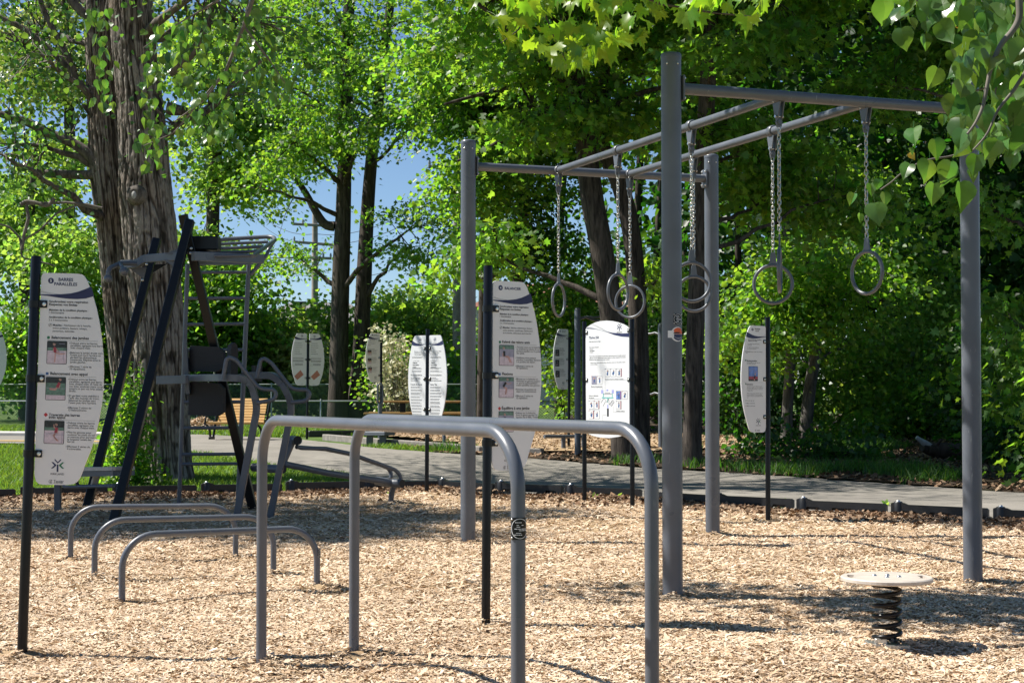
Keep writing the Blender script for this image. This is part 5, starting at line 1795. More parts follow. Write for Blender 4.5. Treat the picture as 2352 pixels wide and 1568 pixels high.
gw = thing('short_bollard', 'short grey stub post standing in the far chip bed', 'post', (at(1020, 1040, 33).x, 33, float(gz(33))))
mb = MB(); mb.lathe((at(1020, 1040, 33).x, 33, float(gz(33)) - .1), [(.035, 0), (.035, .48), (.028, .50)], 14); mb.build('post', M['grey'], gw)
# pull-up frame with two posts
pf = thing('pull_up_frame', 'two round topped grey posts with short horizontal bars behind the domed sign', 'pull up frame', (at(1327, 1024, 31).x, 31, float(gz(31))))
for (x, yt, yb, Y, bars) in ((1327, 706, 1026, 31.0, ((1331, 733, 1380, 727), (1331, 729, 1376, 737))), (1519, 741, 1018, 32.2, ((1515, 768, 1486, 766), (1515, 905, 1486, 906)))):
    p = at(x, yb, Y); zt = at(x, yt, Y).z
    mb = MB(); mb.lathe((p.x, Y, float(gz(Y)) - .1), [(.062, 0), (.062, zt - float(gz(Y)) + .05), (.052, zt - float(gz(Y)) + .08), (.025, zt - float(gz(Y)) + .1)], 18); po = mb.build('post', M['grey'], pf)
    for (xa, ya, xb, yb_) in bars:
        a, b = at(xa, ya, Y), at(xb, yb_, Y + .2)
        mb = MB(); mb.tube([a, a.lerp(b, .35) + Vector((0, 0, .03)), a.lerp(b, .7) + Vector((0, 0, -.0)), b], .022, 10); mb.build('bar', M['grey'], po)

# fences
def chain_fence(name, label, Y, x0, x1, h, step, pitch, slope=0.0, wire=.004):
    z0 = float(gz(Y))
    f = thing(name, label, 'fence', (x0, Y, z0))
    n = int((x1 - x0) / step)
    mb = MB(); mb.lathe((0, 0, 0), [(.03, -.1), (.03, h + .04), (.02, h + .06)], 10); me = mb.mesh('post', M['galv'])
    for k in range(n + 1):
        o = bpy.data.objects.new('post', me); COL.objects.link(o); o.parent = f; o.location = (k * step, slope * k * step, 0)
    mb = MB(); mb.tube([(x0, Y - .01, z0 + h), ((x0 + x1) / 2, Y - .01 + slope * (x1 - x0) / 2, z0 + h), (x1, Y - .01 + slope * (x1 - x0), z0 + h)], .022, 8); mb.build('top_rail', M['galv'], f)
    k = int((x1 - x0 + h) / pitch)
    a = x0 - h + np.arange(k) * pitch
    V, T = [], []
    for sg in (1, -1):
        xa = a if sg > 0 else a + h
        xb = a + h if sg > 0 else a
        s0 = np.clip(xa, x0, x1); s1 = np.clip(xb, x0, x1)
        za = z0 + .03 + np.abs(s0 - xa) / h * (h - .03); zb_ = z0 + h - np.abs(s1 - xb) / h * (h - .03)
        ya = Y + .012 * sg + slope * (s0 - x0); yb_ = Y + .012 * sg + slope * (s1 - x0)
        b = sum(len(v) for v in V)
        V.append(np.stack([np.stack([s0 - wire, ya, za], -1), np.stack([s0 + wire, ya, za], -1), np.stack([s1 + wire, yb_, zb_], -1), np.stack([s1 - wire, yb_, zb_], -1)], 1).reshape(-1, 3))
        T.append(b + np.arange(k * 4).reshape(k, 4))
    np_mesh('wire_mesh', np.concatenate(V), np.concatenate(T), M['mesh'], f, kind='stuff')
    return f


chain_fence('chain_link_fence', 'lower chain link fence crossing the lawn, nearer the bench', 47.0, -20, 2.5, .84, 2.4, .085)
chain_fence('chain_link_fence', 'farther chain link fence along the trees, top rail higher', 56.0, -24, 8, 1.36, 2.6, .09, wire=.005)

# fallen log
lg = at(2112, 1030, 30)
lz = float(gz(30))
log = thing('fallen_log', 'fallen grey brown log with a split end, lying in the shade under the trees', 'log', (lg.x, 30, lz))
mb = MB(); mb.tube([(lg.x + .05, 30, lz + .28), (lg.x + .35, 30.1, lz + .2), (lg.x + .9, 30.3, lz + .16), (lg.x + 2.0, 30.4, lz + .13)], [.10, .15, .17, .15], 14); mb.build('trunk', M['log'], log)
mb = MB(); mb.tube([(lg.x + .3, 30.05, lz + .22), (lg.x + .05, 29.95, lz + .36), (lg.x - .08, 29.9, lz + .45)], [.08, .06, .035], 8); mb.build('branch_stub', M['knot'], log)
mb = MB(); mb.tube([(lg.x + .32, 30.0, lz + .3), (lg.x + .42, 29.9, lz + .45)], [.04, .015], 8); mb.build('branch_stub', M['log'], log)

# mulch pile on the lawn
ml = at(462, 958, 44)
t = thing('mulch_pile', 'small pale heap of wood chips on the lawn behind the bench', 'mulch pile', (ml.x, 44, float(gz(44))))
n = 1500
a = R.random(n) * 6.283; r = np.sqrt(R.random(n)) * .9
P = np.stack([ml.x + r * np.cos(a), 44 + r * np.sin(a) * .6, float(gz(44)) + .02 + .42 * np.clip(1 - r / .9, 0, 1) ** 1.1], -1)
q = scatter_quads('wood_chips', P, R.uniform(.06, .16, n), R.uniform(.03, .08, n), .5, M['chip']); q.parent = t; q.location = -Vector(t.location)

# houses far behind the trees
def house(name, label, cx, Y, w, zr, ze, dep, wallm, roofm, ridge_x=True, vents=(), hip=3.0):
    z0 = float(gz(Y))
    h = thing(name, label, 'house', (cx, Y, z0))
    mb = MB(); mb.box((cx, Y + dep / 2, (z0 + ze) / 2), (w / 2, dep / 2, (ze - z0) / 2), bev=.02); wl = mb.build('wall', M[wallm], h)
    e = .5
    A = [(cx - w / 2 - e, Y - e, ze), (cx + w / 2 + e, Y - e, ze), (cx + w / 2 + e, Y + dep + e, ze), (cx - w / 2 - e, Y + dep + e, ze)]
    r0, r1 = (cx - w / 2 + hip, Y + dep / 2, zr), (cx + w / 2 - hip, Y + dep / 2, zr)
    mb = MB(); mb.quad_mesh(A + [r0, r1], [[0, 1, 5, 4], [1, 2, 5], [2, 3, 4, 5], [3, 0, 4], [3, 2, 1, 0]]); rf = mb.build('roof', M[roofm], h)
    for vx, vt in vents:
        zz = ze + (zr - ze) * vt; yy = Y - e + (dep / 2 + e) * vt
        mb = MB(); mb.box((vx, yy, zz + .35), (.32, .32, .5), bev=.03); mb.box((vx, yy, zz + .95), (.45, .45, .12), bev=.03); mb.build('roof_vent', M['black'], rf)
    for k in range(3):
        x = cx - w / 2 + w * (k + .5) / 3
        mb = MB(); mb.box((x, Y, (z0 + ze) / 2 + .3), (.7, .06, .65), bev=.02); wi = mb.build('window', M['siding'], wl)
        mb = MB(); mb.box((x, Y - .03, (z0 + ze) / 2 + .3), (.6, .05, .55), bev=.01); mb.build('pane', M['glass'], wi)
    return h


HY = 105
house('house', 'grey shingle roofed house far behind the trees, left of the double trunk', at(705, 800, HY).x, HY, 13, at(705, 682, HY).z, at(700, 790, HY).z, 13, 'wall', 'shingle', vents=((at(672, 700, HY).x, .62),), hip=4.5)
house('house', 'reddish brown roofed house far left of the grey roofed one', at(600, 800, HY + 18).x, HY + 18, 12, at(600, 708, HY + 18).z, at(600, 775, HY + 18).z, 11, 'siding', 'shingle_red')
house('house', 'red roofed house glimpsed far behind the hanging rings', at(1290, 800, 110).x, 110, 12, at(1290, 640, 110).z, at(1290, 705, 110).z, 11, 'siding', 'shingle_red')

# utility poles and wires
def utility(label, px, ptop, Y, arms, r=.15):
    p = at(px, 900, Y); z0 = float(gz(Y)); zt = at(px, ptop, Y).z
    u = thing('utility_pole', label, 'utility pole', (p.x, Y, z0), group='utility poles behind the trees')
    mb = MB(); mb.tube([(p.x, Y, z0), (p.x, Y, (z0 + zt) / 2), (p.x, Y, zt)], [r * 1.15, r, r * .8], 12); mb.build('pole', M['utility'], u)
    for y, half, rise in arms:
        z = at(px, y, Y).z
        mb = MB(); mb.bar((p.x - half, Y - .2, z + rise), (p.x + half, Y - .2, z - rise), .12, .13, bev=.01); am = mb.build('cross_arm', M['utility'], u)
        for s_ in (-1, -.55, .55, 1):
            mb = MB(); mb.lathe((p.x + half * s_ * .96, Y - .2, z - rise * s_ + .05), [(.04, 0), (.06, .1), (.03, .22)], 8); mb.build('insulator', M['galv'], am)
    return u


utility('pale utility pole with two crossarms, in the sky gap left of the double trunk', 722, 470, 80, ((518, 1.1, .06), (560, 1.05, .08), (593, .85, .03)), .17)
utility('utility pole rising just left of the tall far trapeze post', 1049, 360, 62, ((385, 1.1, 0), (440, .8, 0)), .16)
wr = thing('power_lines', 'thin power lines crossing the sky gap between the utility poles', 'power line', (0, 70, 8))
a_, b_ = at(722, 558, 80), at(1049, 440, 62)
for k, dz in enumerate((0, .5, -1.6)):
    for p, q in ((a_, b_), (a_, at(560, 470, 95)), (b_, at(1300, 300, 60))):
        pts = [p.lerp(q, i / 10) + Vector((0, k * .5, dz - 4 * (i / 10) * (1 - i / 10) * .7)) for i in range(11)]
        mb = MB(); mb.tube(pts, .014, 4, cap=False); mb.build('wire', M['rubber'], wr)

# ================================================================ TREES AND FOLIAGE
LEAF = {
    # verts (x across, y along, z up), faces
    'fold': (np.array([[0, 0, 0], [-.42, .42, .10], [0, 1, -.06], [.42, .42, .10]]), [[0, 2, 1], [0, 3, 2]]),
    'broad': (np.array([[0, 0, 0], [-.5, .30, .10], [-.36, .72, .02], [0, 1, -.12], [.36, .72, .02], [.5, .30, .10]]), [[0, 3, 2], [0, 2, 1], [0, 5, 4], [0, 4, 3]]),
    'lobed': (np.array([[0, 0, 0], [-.52, .16, .08], [-.26, .44, .04], [-.46, .72, .0], [-.14, .66, .02], [0, 1.02, -.12], [.14, .66, .02], [.46, .72, 0], [.26, .44, .04], [.52, .16, .08]]),
              [[0, 2, 1], [2, 4, 3], [0, 4, 2], [0, 6, 4], [4, 6, 5], [0, 8, 6], [6, 8, 7], [0, 9, 8]]),
}


def leaf_arrays(P, D, Nn, S, shape):
    """instances of a leaf: base P, direction D, normal Nn, size S -> verts, tris"""
    tv, tf = LEAF[shape]
    D = D / np.linalg.norm(D, axis=1)[:, None]
    Sd = np.cross(D, Nn); Sd /= np.linalg.norm(Sd, axis=1)[:, None] + 1e-9
    U = np.cross(Sd, D)
    n, k = len(P), len(tv)
    V = P[:, None, :] + S[:, None, None] * (tv[None, :, 0, None] * Sd[:, None, :] + tv[None, :, 1, None] * D[:, None, :] + tv[None, :, 2, None] * U[:, None, :])
    T = (np.arange(n)[:, None, None] * k + np.array(tf)[None]).reshape(-1, 3)
    return V.reshape(-1, 3), T


def bough_points(lobes, n, rb=1.0, per=11, fl=.16):
    """crown points gathered in flat, drooping boughs with air between them"""
    B = lobes_points(lobes, max(3, n // per))
    mid = np.mean([l[0] for l in lobes], axis=0)
    C = np.repeat(B, per, axis=0)
    k = len(C)
    a = R.random(k) * 2 * np.pi; r = np.sqrt(R.random(k)) * rb * np.repeat(R.uniform(.55, 1.25, len(B)), per)
    out = np.repeat(B - mid, per, axis=0); ol = np.linalg.norm(out[:, :2], axis=1) + 1e-6
    off = np.stack([r * np.cos(a), r * np.sin(a), R.normal(0, fl * rb, k)], -1)
    along = (off[:, 0] * out[:, 0] + off[:, 1] * out[:, 1]) / ol
    off[:, 2] += -.28 * along - .12 * r ** 2 / rb
    return C + off


def spray(centres, per, rad, flat, size, shape, droop=.5, up=.8, rnd=.7):
    C = np.repeat(np.asarray(centres), per, axis=0)
    n = len(C)
    off = R.normal(0, 1, (n, 3)) * rad
    off[:, 2] *= flat
    off[:, 2] -= (off[:, 0] ** 2 + off[:, 1] ** 2) / (rad * 5)
    P = C + off
    D = off * np.array([1, 1, .2]) / rad + R.normal(0, .6, (n, 3)); D[:, 2] -= droop
    Nn = R.normal(0, rnd, (n, 3)); Nn[:, 2] += up
    S = size * R.uniform(.65, 1.3, n)
    return leaf_arrays(P, D, Nn, S, shape)


def path_point(pts, t):
    k = t * (len(pts) - 1); i = min(int(k), len(pts) - 2)
    return pts[i].lerp(pts[i + 1], k - i)


def lobes_points(lobes, n):
    """random points in ellipsoid lobes (centre, radii), crowding the shell a little"""
    vol = np.array([l[1][0] * l[1][1] * l[1][2] for l in lobes]); pr = vol / vol.sum()
    out = []
    for c, r in ((lobes[i][0], lobes[i][1]) for i in R.choice(len(lobes), n, p=pr)):
        d = R.normal(0, 1, 3); d /= np.linalg.norm(d)
        out.append(np.array(c) + d * R.random() ** .45 * np.array(r))
    return np.array(out)


def branching(C, trunks, limbs, limb_r):
    """limbs from the trunks to groups of crown points, twigs from the limbs to each point"""
    C = np.asarray(C)
    # limb ends: farthest-point picks among the clumps
    sel = [0]; dmin = np.linalg.norm(C - C[0], axis=1)
    for _ in range(min(limbs, len(C)) - 1):
        i = int(dmin.argmax()); sel.append(i); dmin = np.minimum(dmin, np.linalg.norm(C - C[i], axis=1))
    E = C[sel]
    own = np.linalg.norm(C[:, None] - E[None], axis=2).argmin(1)
    mb = MB()
    for li, e in enumerate(E):
        e = Vector(e)
        mem = C[own == li]
        tgt = Vector(mem.mean(0))
        # start on the trunk
        best, bs_ = None, 1e9
        for pts, rr in trunks:
            for q in range(3, 20):
                f = q / 20; p = path_point(pts, f)
                hd = math.hypot(p.x - tgt.x, p.y - tgt.y)
                sc = (tgt - p).length + (3 if p.z > tgt.z - .3 * hd else 0)
                if sc < bs_: bs_, best = sc, (p, rr[min(int(f * (len(rr) - 1)), len(rr) - 1)])
        p0, r0 = best
        r0 = r0 * limb_r
        mid = p0.lerp(tgt, .5) + Vector((random.uniform(-.2, .2), random.uniform(-.2, .2), random.uniform(.0, .5))) * (tgt - p0).length * .3
        lp = []
        for i in range(9):
            u = i / 8; lp.append(p0 * (1 - u) ** 2 + mid * 2 * u * (1 - u) + tgt * u * u + Vector((random.uniform(-1, 1), random.uniform(-1, 1), random.uniform(-1, 1))) * .05 * min(1, i))
        mb.tube(lp, [max(.008, r0 * (1 - .8 * i / 8)) for i in range(9)], 6, cap=False)
        for m in mem:
            m = Vector(m)
            st = min((path_point(lp, q / 10) for q in range(3, 11)), key=lambda p: (p - m).length)
            mm = st.lerp(m, .5) + Vector((random.uniform(-1, 1), random.uniform(-1, 1), random.uniform(-.3, 1))) * .12 * (m - st).length
            mb.tube([st, mm, m], [max(.006, r0 * .22), max(.005, r0 * .14), .003], 3, cap=False)
    return mb


def tree(name, label, group, trunks, lobes, n_clump, per, size, leaf, bark='bark', shape='broad', rad=.45, flat=.5, limbs=12, sides=12, droop=.5, seed=1, extra=(), cat='tree', keep=None, limb_r=.35, trunk_name='trunk', twig_mat=None, up=.8, minz=None, bough=None):
    """trunks: list of (points, radii); crown of leaf sprays at the ends of real branches"""
    global R
    R = np.random.default_rng(seed); random.seed(seed)
    b = trunks[0][0][0]
    t = thing(name, label, cat, (b.x, b.y, float(gz(b.y))), group=group)
    for pts, rr in trunks:
        mb = MB(); mb.tube(pts, rr, sides, cap=False); mb.build(trunk_name, M[bark], t)
    Yb_ = np.mean([l[0][1] for l in lobes])
    rb = bough or float(np.clip(Yb_ / 34, .7, 1.7))
    C = bough_points(lobes, n_clump, rb)
    if keep is not None: C = C[keep(C)]
    if minz is not None: C = C[C[:, 2] > minz]
    mb = branching(C, trunks, limbs, limb_r)
    for pts, r0 in extra:
        mb.tube(pts, [r0 * (1 - .75 * i / (len(pts) - 1)) for i in range(len(pts))], 8, cap=False)
    br = mb.build('branches', M[twig_mat or bark], t, kind='stuff')
    V, T = spray(C, int(per * 1.75), rad * .82, flat * .75, size * .74, shape, droop, up)
    np_mesh('foliage', V, T, M[leaf], t, kind='stuff')
    return t


def trunk_px(pts, Y, taper=None):
    """(px, py, width px) list from the foot up -> points and radii at distance Y"""
    P = [at(x, y, Y) for x, y, w in pts]
    r = [w / 2 / F * Y for x, y, w in pts]
    # make it smoother
    out, rr = [], []
    for i in range(len(P) - 1):
        for k in range(4):
            u = k / 4
            p_1, p0, p1, p2 = P[max(i - 1, 0)], P[i], P[i + 1], P[min(i + 2, len(P) - 1)]
            q = 0.5 * ((2 * p0) + (p1 - p_1) * u + (2 * p_1 - 5 * p0 + 4 * p1 - p2) * u * u + (3 * p0 - p_1 - 3 * p1 + p2) * u ** 3)
            out.append(q); rr.append(r[i] + (r[i + 1] - r[i]) * u)
    out.append(P[-1]); rr.append(r[-1])
    return out, rr


def px_lobe(px, py, Y, rx, rz, ry):
    p = at(px, py, Y)
    return ((p.x, p.y, p.z), (rx / F * Y, ry, rz / F * Y))


# --- the big two stemmed cottonwood, bark ridges built into the mesh
CT = 25.6
big = thing('cottonwood_tree', 'big cottonwood with two thick furrowed trunks and a pruned knot, on the lawn', 'tree', (at(370, 1108, CT).x, CT, float(gz(CT))))


def bark_trunk(name, pts, rr, nseg, nring, amp, seed, parent, flare=0.0):
    P = np.array([list(p) for p in pts]); d = np.r_[0, np.cumsum(np.linalg.norm(np.diff(P, axis=0), axis=1))]
    s = np.linspace(0, d[-1], nring)
    C = np.stack([np.interp(s, d, P[:, i]) for i in range(3)], -1)
    rad = np.interp(s, d, rr)
    A, S = np.meshgrid(np.arange(nseg) / nseg, s)
    wv = (vnoise(A * 12, S * .9, seed + 5, 12) - .5) * .035
    n1 = np.abs(vnoise((A + wv) * 58, S * 1.7, seed + 6, 58) * 2 - 1)
    n2 = np.abs(vnoise((A - wv) * 96, S * 3.6, seed + 7, 90) * 2 - 1)
    wob = wv
    ridge = np.clip(1 - 2.6 * n1, 0, 1) * .9 + .5 * np.clip(1 - 3.0 * n2, 0, 1)      # 1 in the furrow
    ridge = np.clip(ridge, 0, 1)
    cross = np.clip((vnoise(A * 40, S * 9, seed + 17, 40) - .55) * 3, 0, 1)
    fine = vnoise(A * 120, S * 26, seed + 8, 120)
    h = -amp * ridge * (.6 + .6 * vnoise(A * 14, S * 1.5, seed + 9, 14)) - amp * .25 * cross + amp * .28 * (fine - .5) + amp * 1.2 * (vnoise(A * 6, S * .5, seed + 1, 6) - .5)
    if flare:
        fl_ = np.exp(-S / .35); h = h + flare * fl_ * (.5 + .8 * np.maximum(0, np.cos(A * 2 * np.pi * 5 + 1 + wob * 2)))
    r = rad[:, None] + h
    ang = A * 2 * np.pi
    V = np.stack([C[:, None, 0] + r * np.cos(ang), C[:, None, 1] + r * np.sin(ang), C[:, None, 2] + 0 * r], -1).reshape(-1, 3)
    i, j = np.meshgrid(np.arange(nseg), np.arange(nring - 1))
    a = (j * nseg + i).ravel(); b = (j * nseg + (i + 1) % nseg).ravel()
    T = np.stack([a, b, b + nseg, a + nseg], -1)
    ob = np_mesh(name, V, T, M['bark_main'], parent, smooth=True)
    rel = 1 - np.clip(ridge * .8 + .3 * cross, 0, 1) - .22 * (1 - fine) * (ridge < .1)
    a = ob.data.attributes.new('relief', 'FLOAT', 'POINT'); a.data.foreach_set('value', rel.ravel().astype(np.float32))
    return ob


pts, rr = trunk_px([(371, 1116, 148), (371, 1040, 134), (371, 950, 126), (370, 860, 124), (364, 760, 121), (357, 680, 119), (349, 590, 122), (341, 500, 122), (333, 430, 121), (328, 340, 112), (320, 240, 106),
                    (310, 140, 102), (301, 10, 100), (290, -160, 94), (280, -420, 84), (285, -800, 62)], CT)
bark_trunk('trunk', pts, rr, 300, 760, .036, 3, big, flare=.10)
RT, RTR = pts, rr
pts, rr = trunk_px([(330, 1104, 96), (312, 980, 88), (296, 860, 82), (281, 740, 78), (268, 620, 78), (258, 500, 80), (248, 400, 86), (238, 280, 70), (230, 160, 66), (224, 20, 62), (218, -150, 56), (205, -420, 48), (180, -760, 34)], CT + .75)
bark_trunk('trunk', pts, rr, 240, 620, .034, 13, big, flare=.05)
LT, LTR = pts, rr
kn = at(309, 446, CT - .53)
mb = MB(); mb.lathe(kn + Vector((0, .13, 0)), [(.17, 0), (.15, .06), (.11, .10), (.085, .11)], 18, (-.1, -1, 0)); mb.build('knot_collar', M['bark_limb'], big)
mb = MB(); mb.ball((0, 0, 0), 1.0, 16); o = mb.build('knot', M['knot'], big, local=True); o.scale = (.055, .06, .085); o.location = kn + Vector((-.012, .06, -.01)) - org(big)
for pl in ([(232, 388, 34), (205, 355, 28), (165, 328, 24), (110, 305, 22), (60, 280, 20), (0, 262, 16), (-80, 240, 10)],
           [(232, 400, 24), (190, 402, 22), (140, 400, 20), (95, 398, 20), (78, 396, 16)],
           [(235, 200, 26), (195, 205, 18), (170, 170, 16), (120, 120, 15), (60, 70, 14), (0, 40, 13), (-70, 10, 9)],
           [(230, 60, 24), (185, 25, 22), (150, -15, 20), (90, -70, 14)],
           [(225, 275, 20), (205, 255, 16), (190, 240, 8)],
           [(172, 165, 15), (150, 120, 14), (118, 60, 13), (95, 10, 12), (85, -60, 9)],
           [(385, 160, 40), (420, 140, 26), (450, 110, 20), (475, 60, 16), (490, 0, 13), (500, -60, 9)],
           [(385, 250, 34), (420, 255, 22), (455, 262, 18), (495, 240, 14), (540, 190, 11), (600, 140, 8)]):
    p, r = trunk_px(pl, CT + (.6 if pl[0][0] < 300 else -.1))
    mb = MB(); mb.tube(p, r, 10); mb.build('limb', M['bark_limb'], big)
# pale dead branches hanging on the left
mb = MB()
for pl, w in (([(125, 455), (110, 475), (80, 465), (60, 462), (48, 470)], 10), ([(60, 470), (66, 500), (55, 540), (50, 575)], 8), ([(52, 552), (90, 530), (130, 490), (180, 470), (225, 480)], 5),
              ([(50, 575), (45, 545), (20, 520), (0, 515)], 5), ([(50, 560), (47, 592), (90, 600), (125, 610)], 4), ([(60, 468), (150, 465), (200, 470), (235, 478)], 7)):
    P_ = [at(x, y, 24.5) for x, y in pl]
    mb.tube(fillet(P_, .1, 3), w / 2 / F * 24.5, 6)
mb.build('dead_branch', M['twig'], big)
R = np.random.default_rng(5); random.seed(5)
# crown: sprays where the photo shows them, the rest above the frame
lob = [px_lobe(60, 330, 25, 150, 130, 2.0), px_lobe(120, 120, 26, 180, 110, 2.5), px_lobe(60, 10, 27, 160, 120, 2.5), px_lobe(560, 20, 26, 170, 150, 2.5), px_lobe(480, 230, 25.5, 90, 100, 1.2)]
C = bough_points(lob, 210, .8, 9)
hi = np.concatenate([lobes_points([((-7.2, 28.5, 11.4), (5.0, 4.0, 2.4)), ((-5.6, 27, 15), (4.0, 4.0, 2.6))], 260), lobes_points([((-9.0, 29.5, 9.9), (2.6, 3.2, 1.0))], 90)])
V, T = spray(np.concatenate([C, hi]), 22, .42, .8, .088, 'broad', .9, .5, .9)
np_mesh('foliage', V, T, M['lf_cotton'], big, kind='stuff')
mb = branching(np.concatenate([C, hi]), [(RT, RTR), (LT, LTR)], 34, .28)
mb.build('branches', M['bark_limb'], big, kind='stuff')

# --- sapling growth at the foot of the cottonwood
def bush(name, label, cat, group, lobes, n, size, leaf, shape='fold', stems=8, seed=1, rad=.18, per=12, base=None, flat=.8, up=.6, stem_mat='twig_dark'):
    global R
    R = np.random.default_rng(seed); random.seed(seed)
    c0 = lobes[0][0]; b = base or (c0[0], c0[1])
    t = thing(name, label, cat, (b[0], b[1], float(gz(b[1]))), group=group)
    C = lobes_points(lobes, n // per)
    C = C[C[:, 2] > float(gz(b[1])) + .05]
    mb = MB()
    for i in R.choice(len(C), min(stems, len(C)), replace=False):
        c = Vector(C[i]); p0 = Vector((b[0] + (c.x - b[0]) * .35 + random.uniform(-.1, .1), b[1] + (c.y - b[1]) * .35, float(gz(b[1]))))
        mb.tube([p0, p0.lerp(c, .5) + Vector((random.uniform(-.1, .1), 0, .1)), c], [.018 + .004 * (c.z), .012, .004], 5, cap=False)
    mb.build('stems', M[stem_mat], t, kind='stuff')
    V, T = spray(C, per, rad, flat, size, shape, .3, up, .9)
    np_mesh('foliage', V, T, M[leaf], t, kind='stuff')
    return t


bush('sapling', 'leafy light green sapling hugging the foot of the big cottonwood', 'shrub', None,
     [px_lobe(290, 1000, 24.4, 38, 110, .35), px_lobe(300, 900, 24.5, 22, 70, .3), px_lobe(275, 1055, 24.3, 48, 40, .4), px_lobe(320, 1080, 24.2, 60, 35, .35)], 2600, .062, 'lf_maple', 'broad', 16, 11, .12, 10, base=(at(300, 1108, 24.4).x, 24.4))

# --- double trunk maple in the middle distance, and its long low limb
TY = 50
p1 = trunk_px([(776, 985, 52), (776, 950, 50), (778, 860, 44), (780, 740, 42), (784, 600, 40), (788, 500, 36), (792, 360, 32), (797, 200, 30), (800, 60, 28), (806, -120, 22), (815, -300, 14)], TY)
p2 = trunk_px([(815, 985, 54), (818, 950, 46), (828, 820, 38), (836, 640, 36), (842, 520, 32), (852, 380, 28), (868, 240, 26), (885, 100, 22), (905, -60, 18), (925, -240, 10)], TY + .4)
lb = trunk_px([(768, 520, 22), (745, 514, 20), (722, 480, 18), (700, 440, 16), (668, 395, 13), (640, 372, 10), (610, 350, 7)], TY)
tree('maple_tree', 'open crowned maple with two straight dark trunks, standing in the sky gap', 'maples around the playground', [p1, p2],
     [px_lobe(800, 60, TY, 260, 170, 3.5), px_lobe(850, 300, TY - 2, 210, 150, 3.0), px_lobe(700, 330, TY - 1, 110, 90, 2.5), px_lobe(930, 470, TY - 2, 90, 60, 2.5), px_lobe(660, 150, TY, 130, 140, 3), px_lobe(830, 520, TY - 2.0, 60, 60, 1.0), px_lobe(690, 590, TY, 75, 45, 1.2), px_lobe(655, 655, TY, 50, 16, 1.0), px_lobe(960, 600, TY - 1, 60, 50, 1.2)],
     330, 36, .17, 'lf_maple', 'bark', 'lobed', .5, .45, 22, 12, .7, 21, extra=((lb[0], .16),))

# --- leaning maples behind the rack
Y3 = 30
a1 = trunk_px([(1440, 1058, 74), (1432, 980, 62), (1424, 880, 58), (1410, 760, 56), (1394, 650, 55), (1376, 540, 54), (1362, 470, 54), (1352, 390, 52), (1344, 320, 48), (1332, 220, 40), (1310, 100, 34), (1290, -40, 28), (1270, -260, 18)], Y3)
a2 = trunk_px([(1462, 1058, 70), (1466, 980, 54), (1468, 860, 48), (1465, 720, 44), (1457, 590, 42), (1442, 490, 42), (1420, 415, 40), (1395, 365, 36), (1380, 300, 30), (1385, 200, 28), (1400, 60, 24), (1420, -100, 18)], Y3 + .5)
a3 = trunk_px([(1520, 640, 22), (1416, 560, 24), (1414, 480, 22), (1410, 400, 22), (1412, 260, 24), (1425, 120, 20), (1440, -40, 14)], Y3 + 2)
lim = trunk_px([(1345, 300, 22), (1300, 250, 18), (1240, 260, 16), (1170, 310, 13), (1120, 340, 11), (1050, 370, 8)], Y3)
lim2 = trunk_px([(1352, 310, 20), (1400, 250, 16), (1470, 215, 13), (1530, 200, 10), (1600, 190, 7)], Y3)
lim3 = trunk_px([(1330, 200, 22), (1290, 150, 18), (1200, 190, 14), (1110, 215, 11), (1020, 240, 8)], Y3)
tree('maple_tree', 'dark leaning maple forked low into two trunks, behind the domed sign', 'maples around the playground', [a1, a2],
     [px_lobe(1200, 90, Y3, 260, 150, 3), px_lobe(1480, 60, Y3 + 1, 260, 140, 3), px_lobe(1130, 330, Y3 - .5, 190, 110, 1.8), px_lobe(1300, 480, Y3 - .5, 150, 110, 1.4), px_lobe(1480, 300, Y3 + 1, 130, 130, 2.0), px_lobe(1130, 520, Y3 + 1, 110, 80, 1.6),
      ((2.6, Y3, 10.5), (4.2, 4.0, 2.2)), ((0, 26.3, 10.0), (4.5, 1.6, .8)), ((-1.5, 28.5, 10.5), (3.0, 1.5, .8)), px_lobe(1500, 600, Y3 + 2.0, 70, 90, 1.0)], 760, 24, .20, 'lf_maple', 'bark', 'lobed', .42, .45, 26, 14, .7, 31, extra=((lim[0], .09), (lim2[0], .08), (lim3[0], .09)))
Y4 = 28.5
b1 = trunk_px([(1588, 1068, 54), (1590, 1000, 44), (1593, 880, 41), (1598, 740, 41), (1604, 600, 41), (1612, 460, 41), (1619, 320, 40), (1626, 180, 38), (1632, 40, 36), (1640, -140, 30), (1650, -380, 20)], Y4)
tree('maple_tree', 'straight tall dark maple trunk seen between two rack posts', 'maples around the playground', [b1],
     [px_lobe(1700, 60, Y4, 260, 130, 2.8), px_lobe(1830, 250, Y4, 190, 130, 1.8), ((4.0, Y4, 10.5), (3.8, 3.6, 2.2)), px_lobe(1720, 380, Y4 + 1.5, 130, 110, 1.6), px_lobe(1880, 420, Y4 + .5, 150, 110, 1.6)],
     640, 24, .20, 'lf_maple', 'bark', 'lobed', .42, .45, 22, 14, .7, 41)
Y5 = 36
c1 = trunk_px([(1806, 1014, 32), (1808, 960, 26), (1812, 880, 24), (1817, 800, 23), (1820, 720, 22), (1812, 600, 18), (1805, 480, 15), (1815, 340, 12)], Y5)
c2 = trunk_px([(1850, 1012, 36), (1853, 960, 29), (1862, 880, 28), (1876, 790, 26), (1880, 700, 22), (1868, 600, 18), (1852, 470, 15), (1850, 330, 11)], Y5 + .2)
cl = trunk_px([(1880, 780, 20), (1910, 740, 15), (1960, 700, 12), (2010, 690, 8), (2080, 660, 5)], Y5)
